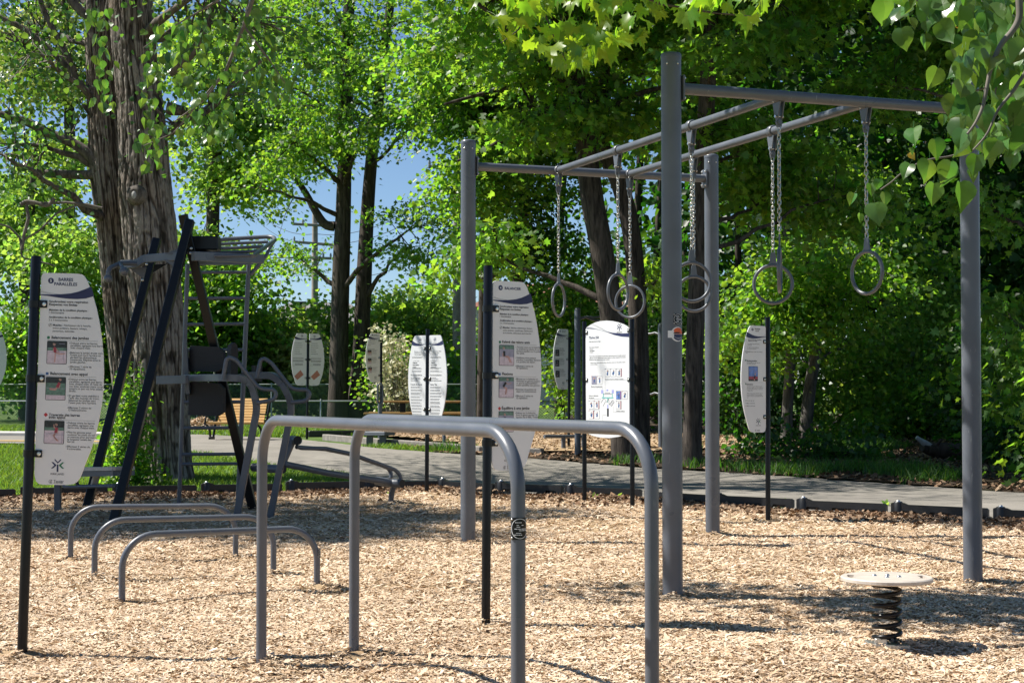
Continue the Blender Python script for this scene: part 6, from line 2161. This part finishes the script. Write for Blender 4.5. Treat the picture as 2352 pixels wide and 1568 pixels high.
tree('young_tree', 'pair of slim dark stems under the bright thicket on the right', 'maples around the playground', [c1, c2],
     [px_lobe(1820, 640, Y5 - 1, 190, 120, 2.0), px_lobe(2000, 560, Y5, 190, 130, 2.0), px_lobe(1900, 420, Y5 + 1, 220, 130, 2.0), px_lobe(1740, 760, Y5 - 1, 90, 60, 1.2), px_lobe(1960, 760, Y5 + 1, 120, 50, 1.5)],
     330, 40, .15, 'lf_maple', 'bark_grey', 'broad', .5, .45, 18, 10, .6, 51, extra=((cl[0], .06),))
Y6 = 25
d1 = trunk_px([(2385, 1060, 60), (2380, 940, 50), (2376, 800, 48), (2380, 640, 46), (2384, 480, 44), (2380, 320, 42), (2370, 120, 38), (2360, -100, 30), (2350, -360, 18)], Y6)
tree('maple_tree', 'dark maple at the right edge with low boughs down to the undergrowth', 'maples around the playground', [d1],
     [px_lobe(2240, 80, Y6 + 1, 200, 120, 2.2), px_lobe(2050, 110, Y6 + 2, 150, 130, 2.0), px_lobe(2330, 380, Y6, 130, 130, 1.8), px_lobe(2320, 640, Y6, 110, 130, 1.6), px_lobe(2330, 880, Y6, 100, 130, 1.3), ((8, Y6, 10), (4, 3.5, 2.2)), px_lobe(2380, 1010, Y6 - .3, 110, 60, 1.2)],
     680, 24, .19, 'lf_maple', 'bark', 'lobed', .4, .5, 24, 12, .7, 61)
# slimmer trees behind
Y7 = 42
for k, (lab, pl, lobes, leaf, sd) in enumerate((
        ('slim vine clad tree just right of the far left rack post', [(1106, 1000, 26), (1106, 900, 22), (1108, 760, 21), (1110, 620, 20), (1112, 480, 19), (1110, 320, 17), (1104, 150, 14), (1098, -60, 10)],
         [px_lobe(1060, 160, Y7, 130, 110, 2), px_lobe(1120, 420, Y7, 90, 120, 1.5), px_lobe(1110, 700, Y7, 40, 110, .6)], 'lf_maple', 71),
        ('slim dark tree behind the black post of the BALANCIER sign', [(1132, 1000, 28), (1130, 860, 25), (1130, 700, 24), (1134, 560, 23), (1140, 440, 22), (1150, 300, 20), (1160, 120, 16), (1170, -100, 10)],
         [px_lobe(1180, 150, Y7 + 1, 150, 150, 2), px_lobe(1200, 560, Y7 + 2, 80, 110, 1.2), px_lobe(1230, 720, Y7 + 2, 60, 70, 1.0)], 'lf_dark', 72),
        ('slim tree under the left end of the hanging rings', [(1182, 1000, 28), (1184, 860, 26), (1188, 700, 26), (1192, 600, 26), (1202, 480, 25), (1212, 380, 24), (1218, 240, 20), (1225, 60, 15)],
         [px_lobe(1250, 330, Y7 + 2, 120, 120, 1.6), px_lobe(1280, 560, Y7 + 3, 90, 90, 1.4), px_lobe(1240, 660, Y7 + 3, 110, 70, 1.4)], 'lf_maple', 73))):
    tree('maple_tree', lab, 'maples around the playground', [trunk_px(pl, Y7 + k)], lobes, 210, 40, .16, leaf, 'bark', 'broad', .55, .5, 10, 10, .6, sd)

# light green trees on the left, beyond the lawn
YL_ = 62
for lab, pl, lobes, leaf, sd, n in (
        ('light green feathery tree between the big trunk and the double trunk maple', [(468, 1000, 40), (470, 800, 36), (486, 600, 32), (490, 460, 30), (500, 320, 26), (510, 160, 20), (515, -40, 12)],
         [px_lobe(520, 120, YL_, 190, 190, 4), px_lobe(560, 360, YL_, 170, 150, 4), px_lobe(490, 520, YL_, 110, 130, 3), px_lobe(620, 230, YL_, 120, 140, 3)], 'lf_light', 81, 200),
        ('dense mid green tree behind the overhead grid and ladder', [(520, 1000, 30), (520, 860, 26), (525, 760, 22), (528, 680, 14)],
         [px_lobe(520, 720, YL_ - 3, 105, 110, 2.5), px_lobe(560, 800, YL_ - 3, 70, 80, 2), px_lobe(470, 640, YL_ - 3, 60, 90, 2)], 'lf_maple', 82, 200),
        ('bushy light green tree at the left edge behind the BARRES PARALLÈLES sign', [(60, 1000, 40), (62, 800, 36), (58, 640, 30), (70, 480, 22), (90, 300, 14)],
         [px_lobe(50, 620, YL_, 150, 130, 4), px_lobe(170, 560, YL_, 130, 130, 4), px_lobe(20, 430, YL_, 140, 120, 4), px_lobe(190, 380, YL_ + 2, 120, 120, 3)], 'lf_light', 83, 190),
        ('darker green tree low behind the fence at the far left', [(140, 1000, 40), (140, 860, 30), (145, 760, 18)],
         [px_lobe(60, 790, YL_ - 2, 130, 90, 3), px_lobe(190, 760, YL_ - 2, 100, 120, 3), px_lobe(260, 860, YL_ - 2, 60, 60, 2)], 'lf_maple', 84, 220),
        ('sparse pale tree filling the sky high on the left', [(150, 1000, 40), (155, 600, 34), (160, 300, 26), (150, 60, 18), (140, -140, 10)],
         [px_lobe(130, 180, YL_ + 8, 190, 180, 4), px_lobe(320, 60, YL_ + 8, 150, 130, 4), px_lobe(30, 40, YL_ + 8, 120, 120, 4)], 'lf_olive', 85, 110)):
    tree('leafy_tree', lab, 'trees beyond the lawn', [trunk_px(pl, YL_ if sd != 85 else YL_ + 8)], lobes, n, 46, .24, leaf, 'bark', 'broad', .75, .55, 16, 8, .5, sd)

# hedge shrubs in front of the houses
YH = 60
for lab, lobes, leaf, n, sd in (
        ('pale green shrub left of the double trunk, under the grey roof', [px_lobe(670, 820, YH, 75, 85, 2), px_lobe(720, 880, YH - 1, 60, 60, 2)], 'lf_olive', 7000, 91),
        ('yellow green shrub right behind the far two panel sign', [px_lobe(735, 770, YH + 3, 60, 70, 2), px_lobe(640, 860, YH + 2, 40, 60, 2)], 'lf_light', 5000, 92),
        ('light green shrub between the double trunk and the white flowering shrub', [px_lobe(880, 760, YH + 4, 70, 90, 2), px_lobe(860, 880, YH + 2, 50, 70, 1.5)], 'lf_light', 6000, 93),
        ('tall yellow green shrub above the white two panel sign', [px_lobe(970, 720, YH + 5, 80, 80, 2), px_lobe(1010, 820, YH + 4, 60, 110, 2)], 'lf_light', 7000, 94),
        ('low green shrub by the fence right of the white two panel sign', [px_lobe(1060, 880, YH, 70, 70, 1.5), px_lobe(960, 900, YH + 2, 100, 50, 1.5)], 'lf_maple', 5000, 95),
        ('dark shrub at the fence behind the back pad and bench', [px_lobe(500, 870, YH - 2, 90, 60, 1.5), px_lobe(420, 880, YH - 2, 60, 50, 1.5)], 'lf_dark', 6000, 96)):
    bush('hedge_shrub', lab, 'shrub', 'shrubs along the far fence', lobes, n, .22, leaf, 'fold', 14, sd, .4, 16)
bush('flowering_shrub', 'white flowering shrub with bare grey twigs, left of the white two panel sign', 'shrub', None,
     [px_lobe(905, 850, 44, 62, 85, 1.0), px_lobe(880, 800, 44.5, 40, 60, .8), px_lobe(930, 900, 44, 40, 50, .8)], 1500, .10, 'lf_flower', 'broad', 60, 97, .10, 9, base=(at(925, 985, 44).x, 44), stem_mat='twig')
bush('flowering_shrub_leaves', 'green bush mingled behind the white flowering shrub', 'shrub', None,
     [px_lobe(900, 850, 46, 70, 90, 1.0)], 1600, .13, 'lf_maple', 'fold', 10, 98, .3, 12)

# thicket under the right-hand trees
for lab, lobes, leaf, n, sd in (
        ('bright sunlit thicket right of the TRAPEZE RACK sign, behind the slim stems', [px_lobe(2050, 830, 39, 170, 120, 1.6), px_lobe(2150, 740, 40, 110, 110, 1.6), px_lobe(1960, 930, 38, 130, 60, 1.2)], 'lf_light', 11000, 101),
        ('green thicket low behind the log', [px_lobe(2130, 940, 37, 120, 75, 1.2), px_lobe(1990, 985, 36, 90, 30, .8)], 'lf_maple', 6000, 102),
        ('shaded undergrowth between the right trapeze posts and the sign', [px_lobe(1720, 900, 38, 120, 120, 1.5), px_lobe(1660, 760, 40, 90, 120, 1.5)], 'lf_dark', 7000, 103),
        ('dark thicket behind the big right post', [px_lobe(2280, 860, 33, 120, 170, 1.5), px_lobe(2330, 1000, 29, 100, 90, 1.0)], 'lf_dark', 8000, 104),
        ('green thicket behind the domed sign and its posts', [px_lobe(1400, 860, 41, 160, 110, 1.5), px_lobe(1330, 740, 43, 130, 110, 1.5), px_lobe(1520, 800, 40, 90, 130, 1.4)], 'lf_maple', 10000, 105),
        ('low weeds and seedlings under the slim stems', [px_lobe(1900, 1030, 30, 150, 26, 1.0), px_lobe(1760, 1020, 31, 80, 22, 1.0)], 'lf_dark', 1500, 106)):
    bush('undergrowth_shrub', lab, 'shrub', 'thickets under the trees', lobes, n, .13, leaf, 'fold', 16, sd, .26, 14)

# the wood behind everything on the right reads as one mass
R = np.random.default_rng(111)
wood = bpy.data.objects.new('woodland', None)
C = np.concatenate([lobes_points([((3.5, 40, 12), (5, 4, 2.2)), ((9.5, 38, 12.5), (5, 4, 2.2))], 380), lobes_points([((13, 52, 5), (11, 5, 5.5)), ((14, 56, 11), (12, 5, 4.5)), ((17, 44, 5), (7, 8, 6)), ((6.5, 60, 5.5), (5.0, 3, 4.5)), ((14, 46, 11), (12, 5, 4))], 1900)])
V, T = spray(C, 34, .85, .6, .26, 'broad', .5, .7)
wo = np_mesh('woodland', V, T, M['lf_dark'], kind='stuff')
wo['label'] = 'dense wood closing the view behind the right hand trees'
mb = MB()
for k in range(34):
    x = R.uniform(-1, 24); y = R.uniform(46, 58); w = R.uniform(.10, .22)
    p = Vector((x, y, float(gz(y)))); mb.tube([p, p + Vector((R.normal(0, .25), 0, 5)), p + Vector((R.normal(0, .5), 0, 12))], [w, w * .8, w * .4], 7, cap=False)
mb.build('woodland_trunks', M['bark'], kind='stuff')['label'] = 'dim trunks within the dense wood on the right'

# cottonwood just outside the frame on the left: its crown shades the middle of the chip bed
ox = [Vector((-13.0, 20.5, -.1)), Vector((-12.8, 20.4, 3)), Vector((-12.4, 20.3, 6)), Vector((-12, 20, 9)), Vector((-11.6, 20, 13))]
tree('cottonwood_tree', 'cottonwood whose boughs reach over the playground from beyond the left edge', None, [(ox, [.5, .42, .36, .26, .12])],
     [((-11.0, 19.0, 10.2), (3.6, 2.4, 1.4)), ((-13.5, 20.5, 12.5), (3.5, 3, 2)), ((-8.6, 18.6, 9.3), (1.9, 1.4, .8)), ((-12.4, 16.8, 9.6), (1.8, 1.2, .8)), ((-5.4, 20.0, 8.5), (2.2, 1.0, .7)), ((-2.0, 19.3, 8.8), (2.4, 1.0, .7)), ((.6, 20.2, 9.4), (1.6, .8, .5))],
     470, 30, .14, 'lf_cotton', 'bark_limb', 'broad', .42, .5, 26, 14, .6, 121)

# ---------------------------------------------------------------- near boughs whose leaves can be told apart, each leaf its own object
def heart_mesh(name, fold, curl, mat, wid=1.0):
    """cottonwood leaf: base at the origin, tip at -Z, facing -Y"""
    out = [(0, .0), (.14, .055), (.30, .02), (.43, -.14), (.47, -.30), (.43, -.46), (.33, -.62), (.20, -.78), (.08, -.92), (0, -1.06)]
    mb = MB()
    rib = [(0, .0), (0, -.30), (0, -.66), (0, -1.06)]

    def z(x, y): return -fold * abs(x) + curl * (y + .4) ** 2 + .03 * math.sin(9 * y + 5 * x)
    for sg in (1, -1):
        b = len(mb.v)
        o = [(x * wid * sg, y) for x, y in out]
        mid = [(x * .5 * wid * sg, y - .02) for x, y in ((.3, -.14), (.42, -.4), (.24, -.72))]
        pts = o + rib[1:3] + mid
        mb.v.extend([(x, z(x, y), y) for x, y in pts])
        n = len(o)
        r1, r2, m0, m1, m2 = n, n + 1, n + 2, n + 3, n + 4
        fs = [[0, 1, m0], [1, 2, m0], [2, 3, m0], [0, m0, r1], [3, 4, m1], [m0, 3, m1], [r1, m0, m1], [4, 5, m1], [5, 6, m2], [m1, 5, m2], [r1, m1, m2], [r1, m2, r2], [6, 7, m2], [7, 8, m2], [8, 9, r2], [m2, 8, r2]]
        for f in fs:
            f = [i + b for i in f]
            mb.f.append(f if sg < 0 else f[::-1]); mb.m.append(0); mb.s.append(True)
    k = 5
    mb.tube([(0, .0, .0), (.02, .03, .22), (.0, .10, .46)], .011, 3, cap=False)
    return mb.mesh(name, mat)


def maple_mesh(name, curl, mat):
    out = [(0, 0), (.10, -.02), (.34, .16), (.30, .04), (.50, -.04), (.40, -.14), (.56, -.34), (.40, -.33), (.42, -.52), (.26, -.40), (.20, -.44), (.22, -.66), (.10, -.60), (0, -.92)]
    mb = MB()
    for sg in (1, -1):
        b = len(mb.v)
        for x, y in out + [(0, -.30), (.18, -.14), (.20, -.30), (0, -.58)]:
            mb.v.append((x * sg, -.22 * abs(x) * (1 + .4 * sg * curl) + curl * .5 * (y + .3) ** 2 + .04 * math.sin(11 * x + 7 * y), y))
        c0, c1, c2, c3 = 14, 15, 16, 17
        fs = [[0, 1, c1], [1, 2, 3], [1, 3, c1], [3, 4, 5], [3, 5, c1], [5, c2, c1], [5, 6, 7], [5, 7, c2], [7, 8, 9], [7, 9, c2], [9, 10, c2], [0, c1, c0], [c0, c1, c2], [10, c0, c2], [10, 11, 12], [10, 12, c3], [10, c3, c0], [12, 13, c3]]
        for f in fs:
            f = [i + b for i in f]
            mb.f.append(f if sg < 0 else f[::-1]); mb.m.append(0); mb.s.append(True)
    mb.tube([(0, 0, 0), (.02, .06, .25), (0, .14, .5)], .010, 3, cap=False)
    return mb.mesh(name, mat)


hearts = [heart_mesh('leaf', f, c, M['lf_cotton'], w) for f, c, w in ((.25, .25, 1), (.5, -.3, .95), (-.2, .5, 1.05), (.75, .1, .9), (.15, -.55, 1))]
heart_y = heart_mesh('leaf', .3, .2, leaf_mat('yellowed_leaf', (.30, .26, .04), (.55, .40, .03), .4, .45, .02, .2))
maples = [maple_mesh('leaf', c, M['lf_near_maple']) for c in (.2, -.6, .8, 1.4)]


def put_leaf(me, parent, p, size, yaw, pitch, roll, name='leaf'):
    o = bpy.data.objects.new(name, me)
    COL.objects.link(o); o.parent = parent
    o.location = Vector(p) - org(parent)
    o.rotation_euler = (pitch, roll, yaw)
    o.scale = (size, size, size)
    return o


def twig(mb, pts, Y, w0, w1, dY=0):
    n = len(pts); P = [at(x, y, Y + dY * i / max(1, n - 1)) for i, (x, y) in enumerate(pts)]
    P = fillet(P, .15, 3); m = len(P)
    mb.tube(P, [(w0 + (w1 - w0) * i / (m - 1)) / 2 / F * Y for i in range(m)], 7, cap=False)


random.seed(77)
NY = 4.8
r_ = at(2345, -40, NY)
nb = thing('cottonwood_bough', 'near cottonwood bough with big heart shaped leaves, hanging in at the top right corner', 'bough', r_)
mb = MB()
twig(mb, [(2420, -420), (2370, -160), (2340, -20), (2343, 43), (2326, 72), (2300, 100), (2286, 130), (2273, 168), (2266, 206), (2257, 250), (2240, 285), (2222, 308)], 4.3, 20, 6)
twig(mb, [(2440, 20), (2400, 90), (2356, 165), (2326, 211), (2290, 254), (2268, 310), (2235, 345)], 4.35, 12, 4)
twig(mb, [(2290, 120), (2288, 200), (2286, 250)], NY + .05, 7, 4)
twig(mb, [(2270, 200), (2230, 212), (2188, 214)], NY - .05, 5, 2)
twig(mb, [(2235, 345), (2180, 360), (2120, 368), (2070, 398), (2048, 418), (2022, 436)], NY + .05, 5, 3)
twig(mb, [(2330, -60), (2240, -10), (2150, 5), (2080, 0), (2030, -15)], NY + .2, 9, 3)
mb.build('twig', M['twig'], nb, kind='stuff')
key = [(705, 200, 170), (600, 10, 110), (590, 115, 100), (890, -20, 160), (880, 150, 90), (870, 240, 125), (1220, 40, 150), (960, 475, 165), (1115, 440, 180), (1250, 490, 140), (1370, 500, 140), (1400, 40, 150), (1330, 170, 110),
       (1520, 280, 170), (1430, 370, 140), (1500, 410, 150), (1050, 350, 100), (1250, 380, 110), (1150, 590, 110), (790, 890, 150), (940, 970, 150), (1040, 860, 110), (1140, 890, 170), (1060, 1130, 175), (1115, 1270, 195), (900, 1110, 170),
       (765, 1140, 130), (930, 1280, 150), (1290, 1010, 170), (1230, 1080, 150), (1180, 1190, 110), (1380, 950, 140), (1510, 870, 140), (1530, 700, 110), (1440, 780, 110), (1490, 1060, 130), (1080, 700, 90), (1000, 800, 80), (1060, 810, 90),
       (1480, 640, 110), (520, 1410, 165), (380, 1350, 90), (490, 1280, 95), (590, 1340, 100), (415, 1490, 70), (550, 1250, 70), (770, 1030, 55), (1180, 250, 120), (1300, 260, 130), (1010, 90, 140), (1100, 10, 150), (1240, 200, 110),
       (700, 40, 120), (760, 130, 110), (1450, 170, 120), (1540, 120, 130), (1380, 620, 110), (1280, 640, 100)]
for x, y, s_ in key:
    Yk = NY + random.uniform(-.35, .35)
    px, py = x * .3296 + 1837.5, y * .3296
    put_leaf(random.choice(hearts[:4]), nb, at(px, py, Yk), s_ * .3296 / F * Yk * random.uniform(.92, 1.08), random.uniform(-.7, .7), random.uniform(-.5, .35), random.uniform(-.35, .35))
for x, y, s_ in ((1085, 130, 140), (1080, 600, 60), (760, 1070, 60)):
    put_leaf(heart_y, nb, at(x * .3296 + 1837.5, y * .3296, NY - .1), s_ * .3296 / F * NY, .3, -.4, -.6)
for _ in range(330):
    x = 1837.5 + .3296 * random.uniform(560, 1650); y = .3296 * random.uniform(-330, 1000)
    if x < 2150 + max(0, y - 60) * .25 and y > 10: continue
    if y > 60 and x < 2190: continue
    Yk = NY + random.uniform(-.5, .6)
    put_leaf(random.choice(hearts), nb, at(x, y, Yk), random.uniform(.055, .085), random.uniform(-1.4, 1.4), random.uniform(-.8, .5), random.uniform(-.6, .6))

# bright maple bough over the rack
MY = 10.4
mbgh = thing('maple_bough', 'sunlit yellow green maple bough hanging into the top middle of the photo', 'bough', at(1430, -60, MY))
mb = MB()
twig(mb, [(900, -620), (1120, -300), (1290, -90), (1360, 0), (1400, 60)], MY, 24, 5, .4)
twig(mb, [(1290, -90), (1240, 0), (1190, 70), (1150, 100)], MY, 8, 2)
twig(mb, [(1290, -90), (1400, -40), (1520, 10), (1640, 30), (1740, 40)], MY + .2, 10, 3)
twig(mb, [(1240, 0), (1270, 80), (1300, 140)], MY, 5, 2)
mb.build('twig', M['twig_dark'], mbgh, kind='stuff')
lowx = [1105, 1148, 1178, 1220, 1245, 1280, 1330, 1382, 1456, 1485, 1515, 1646, 1722, 1790]
lowy = [70, 100, 128, 140, 105, 176, 164, 158, 123, 88, 60, 55, 70, 30]
random.seed(78)
cnt = 0
while cnt < 270:
    x = random.uniform(1100, 1790); y = random.uniform(-170, 176)
    if y > np.interp(x, lowx, lowy) - 30: continue
    if x > 1480 and random.random() < .35 and y > -100: continue
    Yk = MY + random.uniform(-.8, .9)
    put_leaf(random.choice(maples), mbgh, at(x, y, Yk), random.uniform(.12, .185), random.uniform(-1.2, 1.2), random.uniform(-.9, .5), random.uniform(-.6, .6))
    cnt += 1
# more of the same bough, above the frame: it casts the dappled shade on the right
R = np.random.default_rng(79)
C = lobes_points([((-1.5, 11.9, 5.9), (1.1, .8, .25)), ((-.3, 12.1, 6.1), (1.2, .9, .3)), ((1.0, 12.2, 6.3), (1.2, 1.0, .3)), ((-3.0, 12.9, 6.0), (.8, .3, .2))], 300)
V, T = spray(C, 16, .28, .35, .13, 'lobed', .5, .8)
np_mesh('upper_leaves', V, T, M['lf_near_maple'], mbgh, kind='stuff')

# cottonwood sprays hanging before the big trunk
CY_ = 12.5
hb = thing('cottonwood_bough', 'hanging cottonwood sprays of glossy leaves in front of the big trunk, upper left', 'bough', at(520, -40, CY_))
mb = MB()
twig(mb, [(900, -500), (720, -250), (600, -60), (560, 60), (520, 160), (470, 230), (400, 280)], CY_, 16, 3)
twig(mb, [(600, -60), (470, 20), (400, 60), (330, 110)], CY_, 6, 2)
twig(mb, [(560, 60), (620, 140), (660, 200)], CY_, 6, 2)
twig(mb, [(300, -200), (255, -40), (235, 60), (200, 20)], CY_, 7, 2)
twig(mb, [(520, 160), (400, 305), (330, 335)], CY_, 4, 2)
mb.build('twig', M['twig'], hb, kind='stuff')
random.seed(80)
zones = [((312, 60, 400, 170), 26), ((318, 150, 385, 290), 20), ((300, 295, 385, 385), 16), ((185, 5, 262, 90), 16), ((205, 90, 268, 250), 26), ((370, 40, 520, 300), 88), ((480, 20, 660, 180), 52), ((440, 200, 560, 330), 30), ((560, 150, 690, 240), 22)]
for (x0, y0, x1, y1), n in zones:
    for _ in range(n):
        x = random.triangular(x0, x1); y = random.uniform(y0, y1); Yk = CY_ + random.uniform(-.7, .7)
        put_leaf(random.choice(hearts), hb, at(x, y, Yk), random.uniform(.06, .098), random.uniform(-1.3, 1.3), random.uniform(-.7, .5), random.uniform(-.5, .5))

# weeds by the border
def weed(label, px, py, n, h):
    p = gp(px, py)
    w = thing('weed', label, 'weed', (p.x, p.y, p.z), group='weeds along the border')
    mb = MB()
    for k in range(n):
        a = random.uniform(0, 6.28); L = h * random.uniform(.6, 1.1); d = Vector((math.cos(a) * .6, math.sin(a) * .6, random.uniform(.5, 1.2))).normalized(); s_ = Vector((-math.sin(a), math.cos(a), 0)) * L * .12
        q = p + d * L * .55; e = p + d * L + Vector((0, 0, -.25 * L))
        mb.quad_mesh([p - s_ * .3, p + s_ * .3, q + s_, q - s_, e], [[0, 1, 2, 3], [3, 2, 4]])
    mb.build('leaves', M['lf_light'], w, kind='stuff')


weed('spiky dandelion weed growing behind the border, between sign and right post', 2035, 1166, 12, .17)
weed('small round leaved weed at the foot of the domed sign', 1363, 1152, 10, .2)
weed('small weed beside the right leg of the domed sign', 1417, 1150, 9, .2)
weed('grassy weed at the foot of the TRAPEZE RACK post', 1790, 1170, 12, .24)
weed('tiny weed in the chips left of the cottonwood sapling', 238, 1146, 8, .14)
weed('small weed in the chips just left of the ladder foot', 345, 1150, 8, .14)
weed('tiny weed in the chips under the sit up bench', 893, 1140, 7, .12)
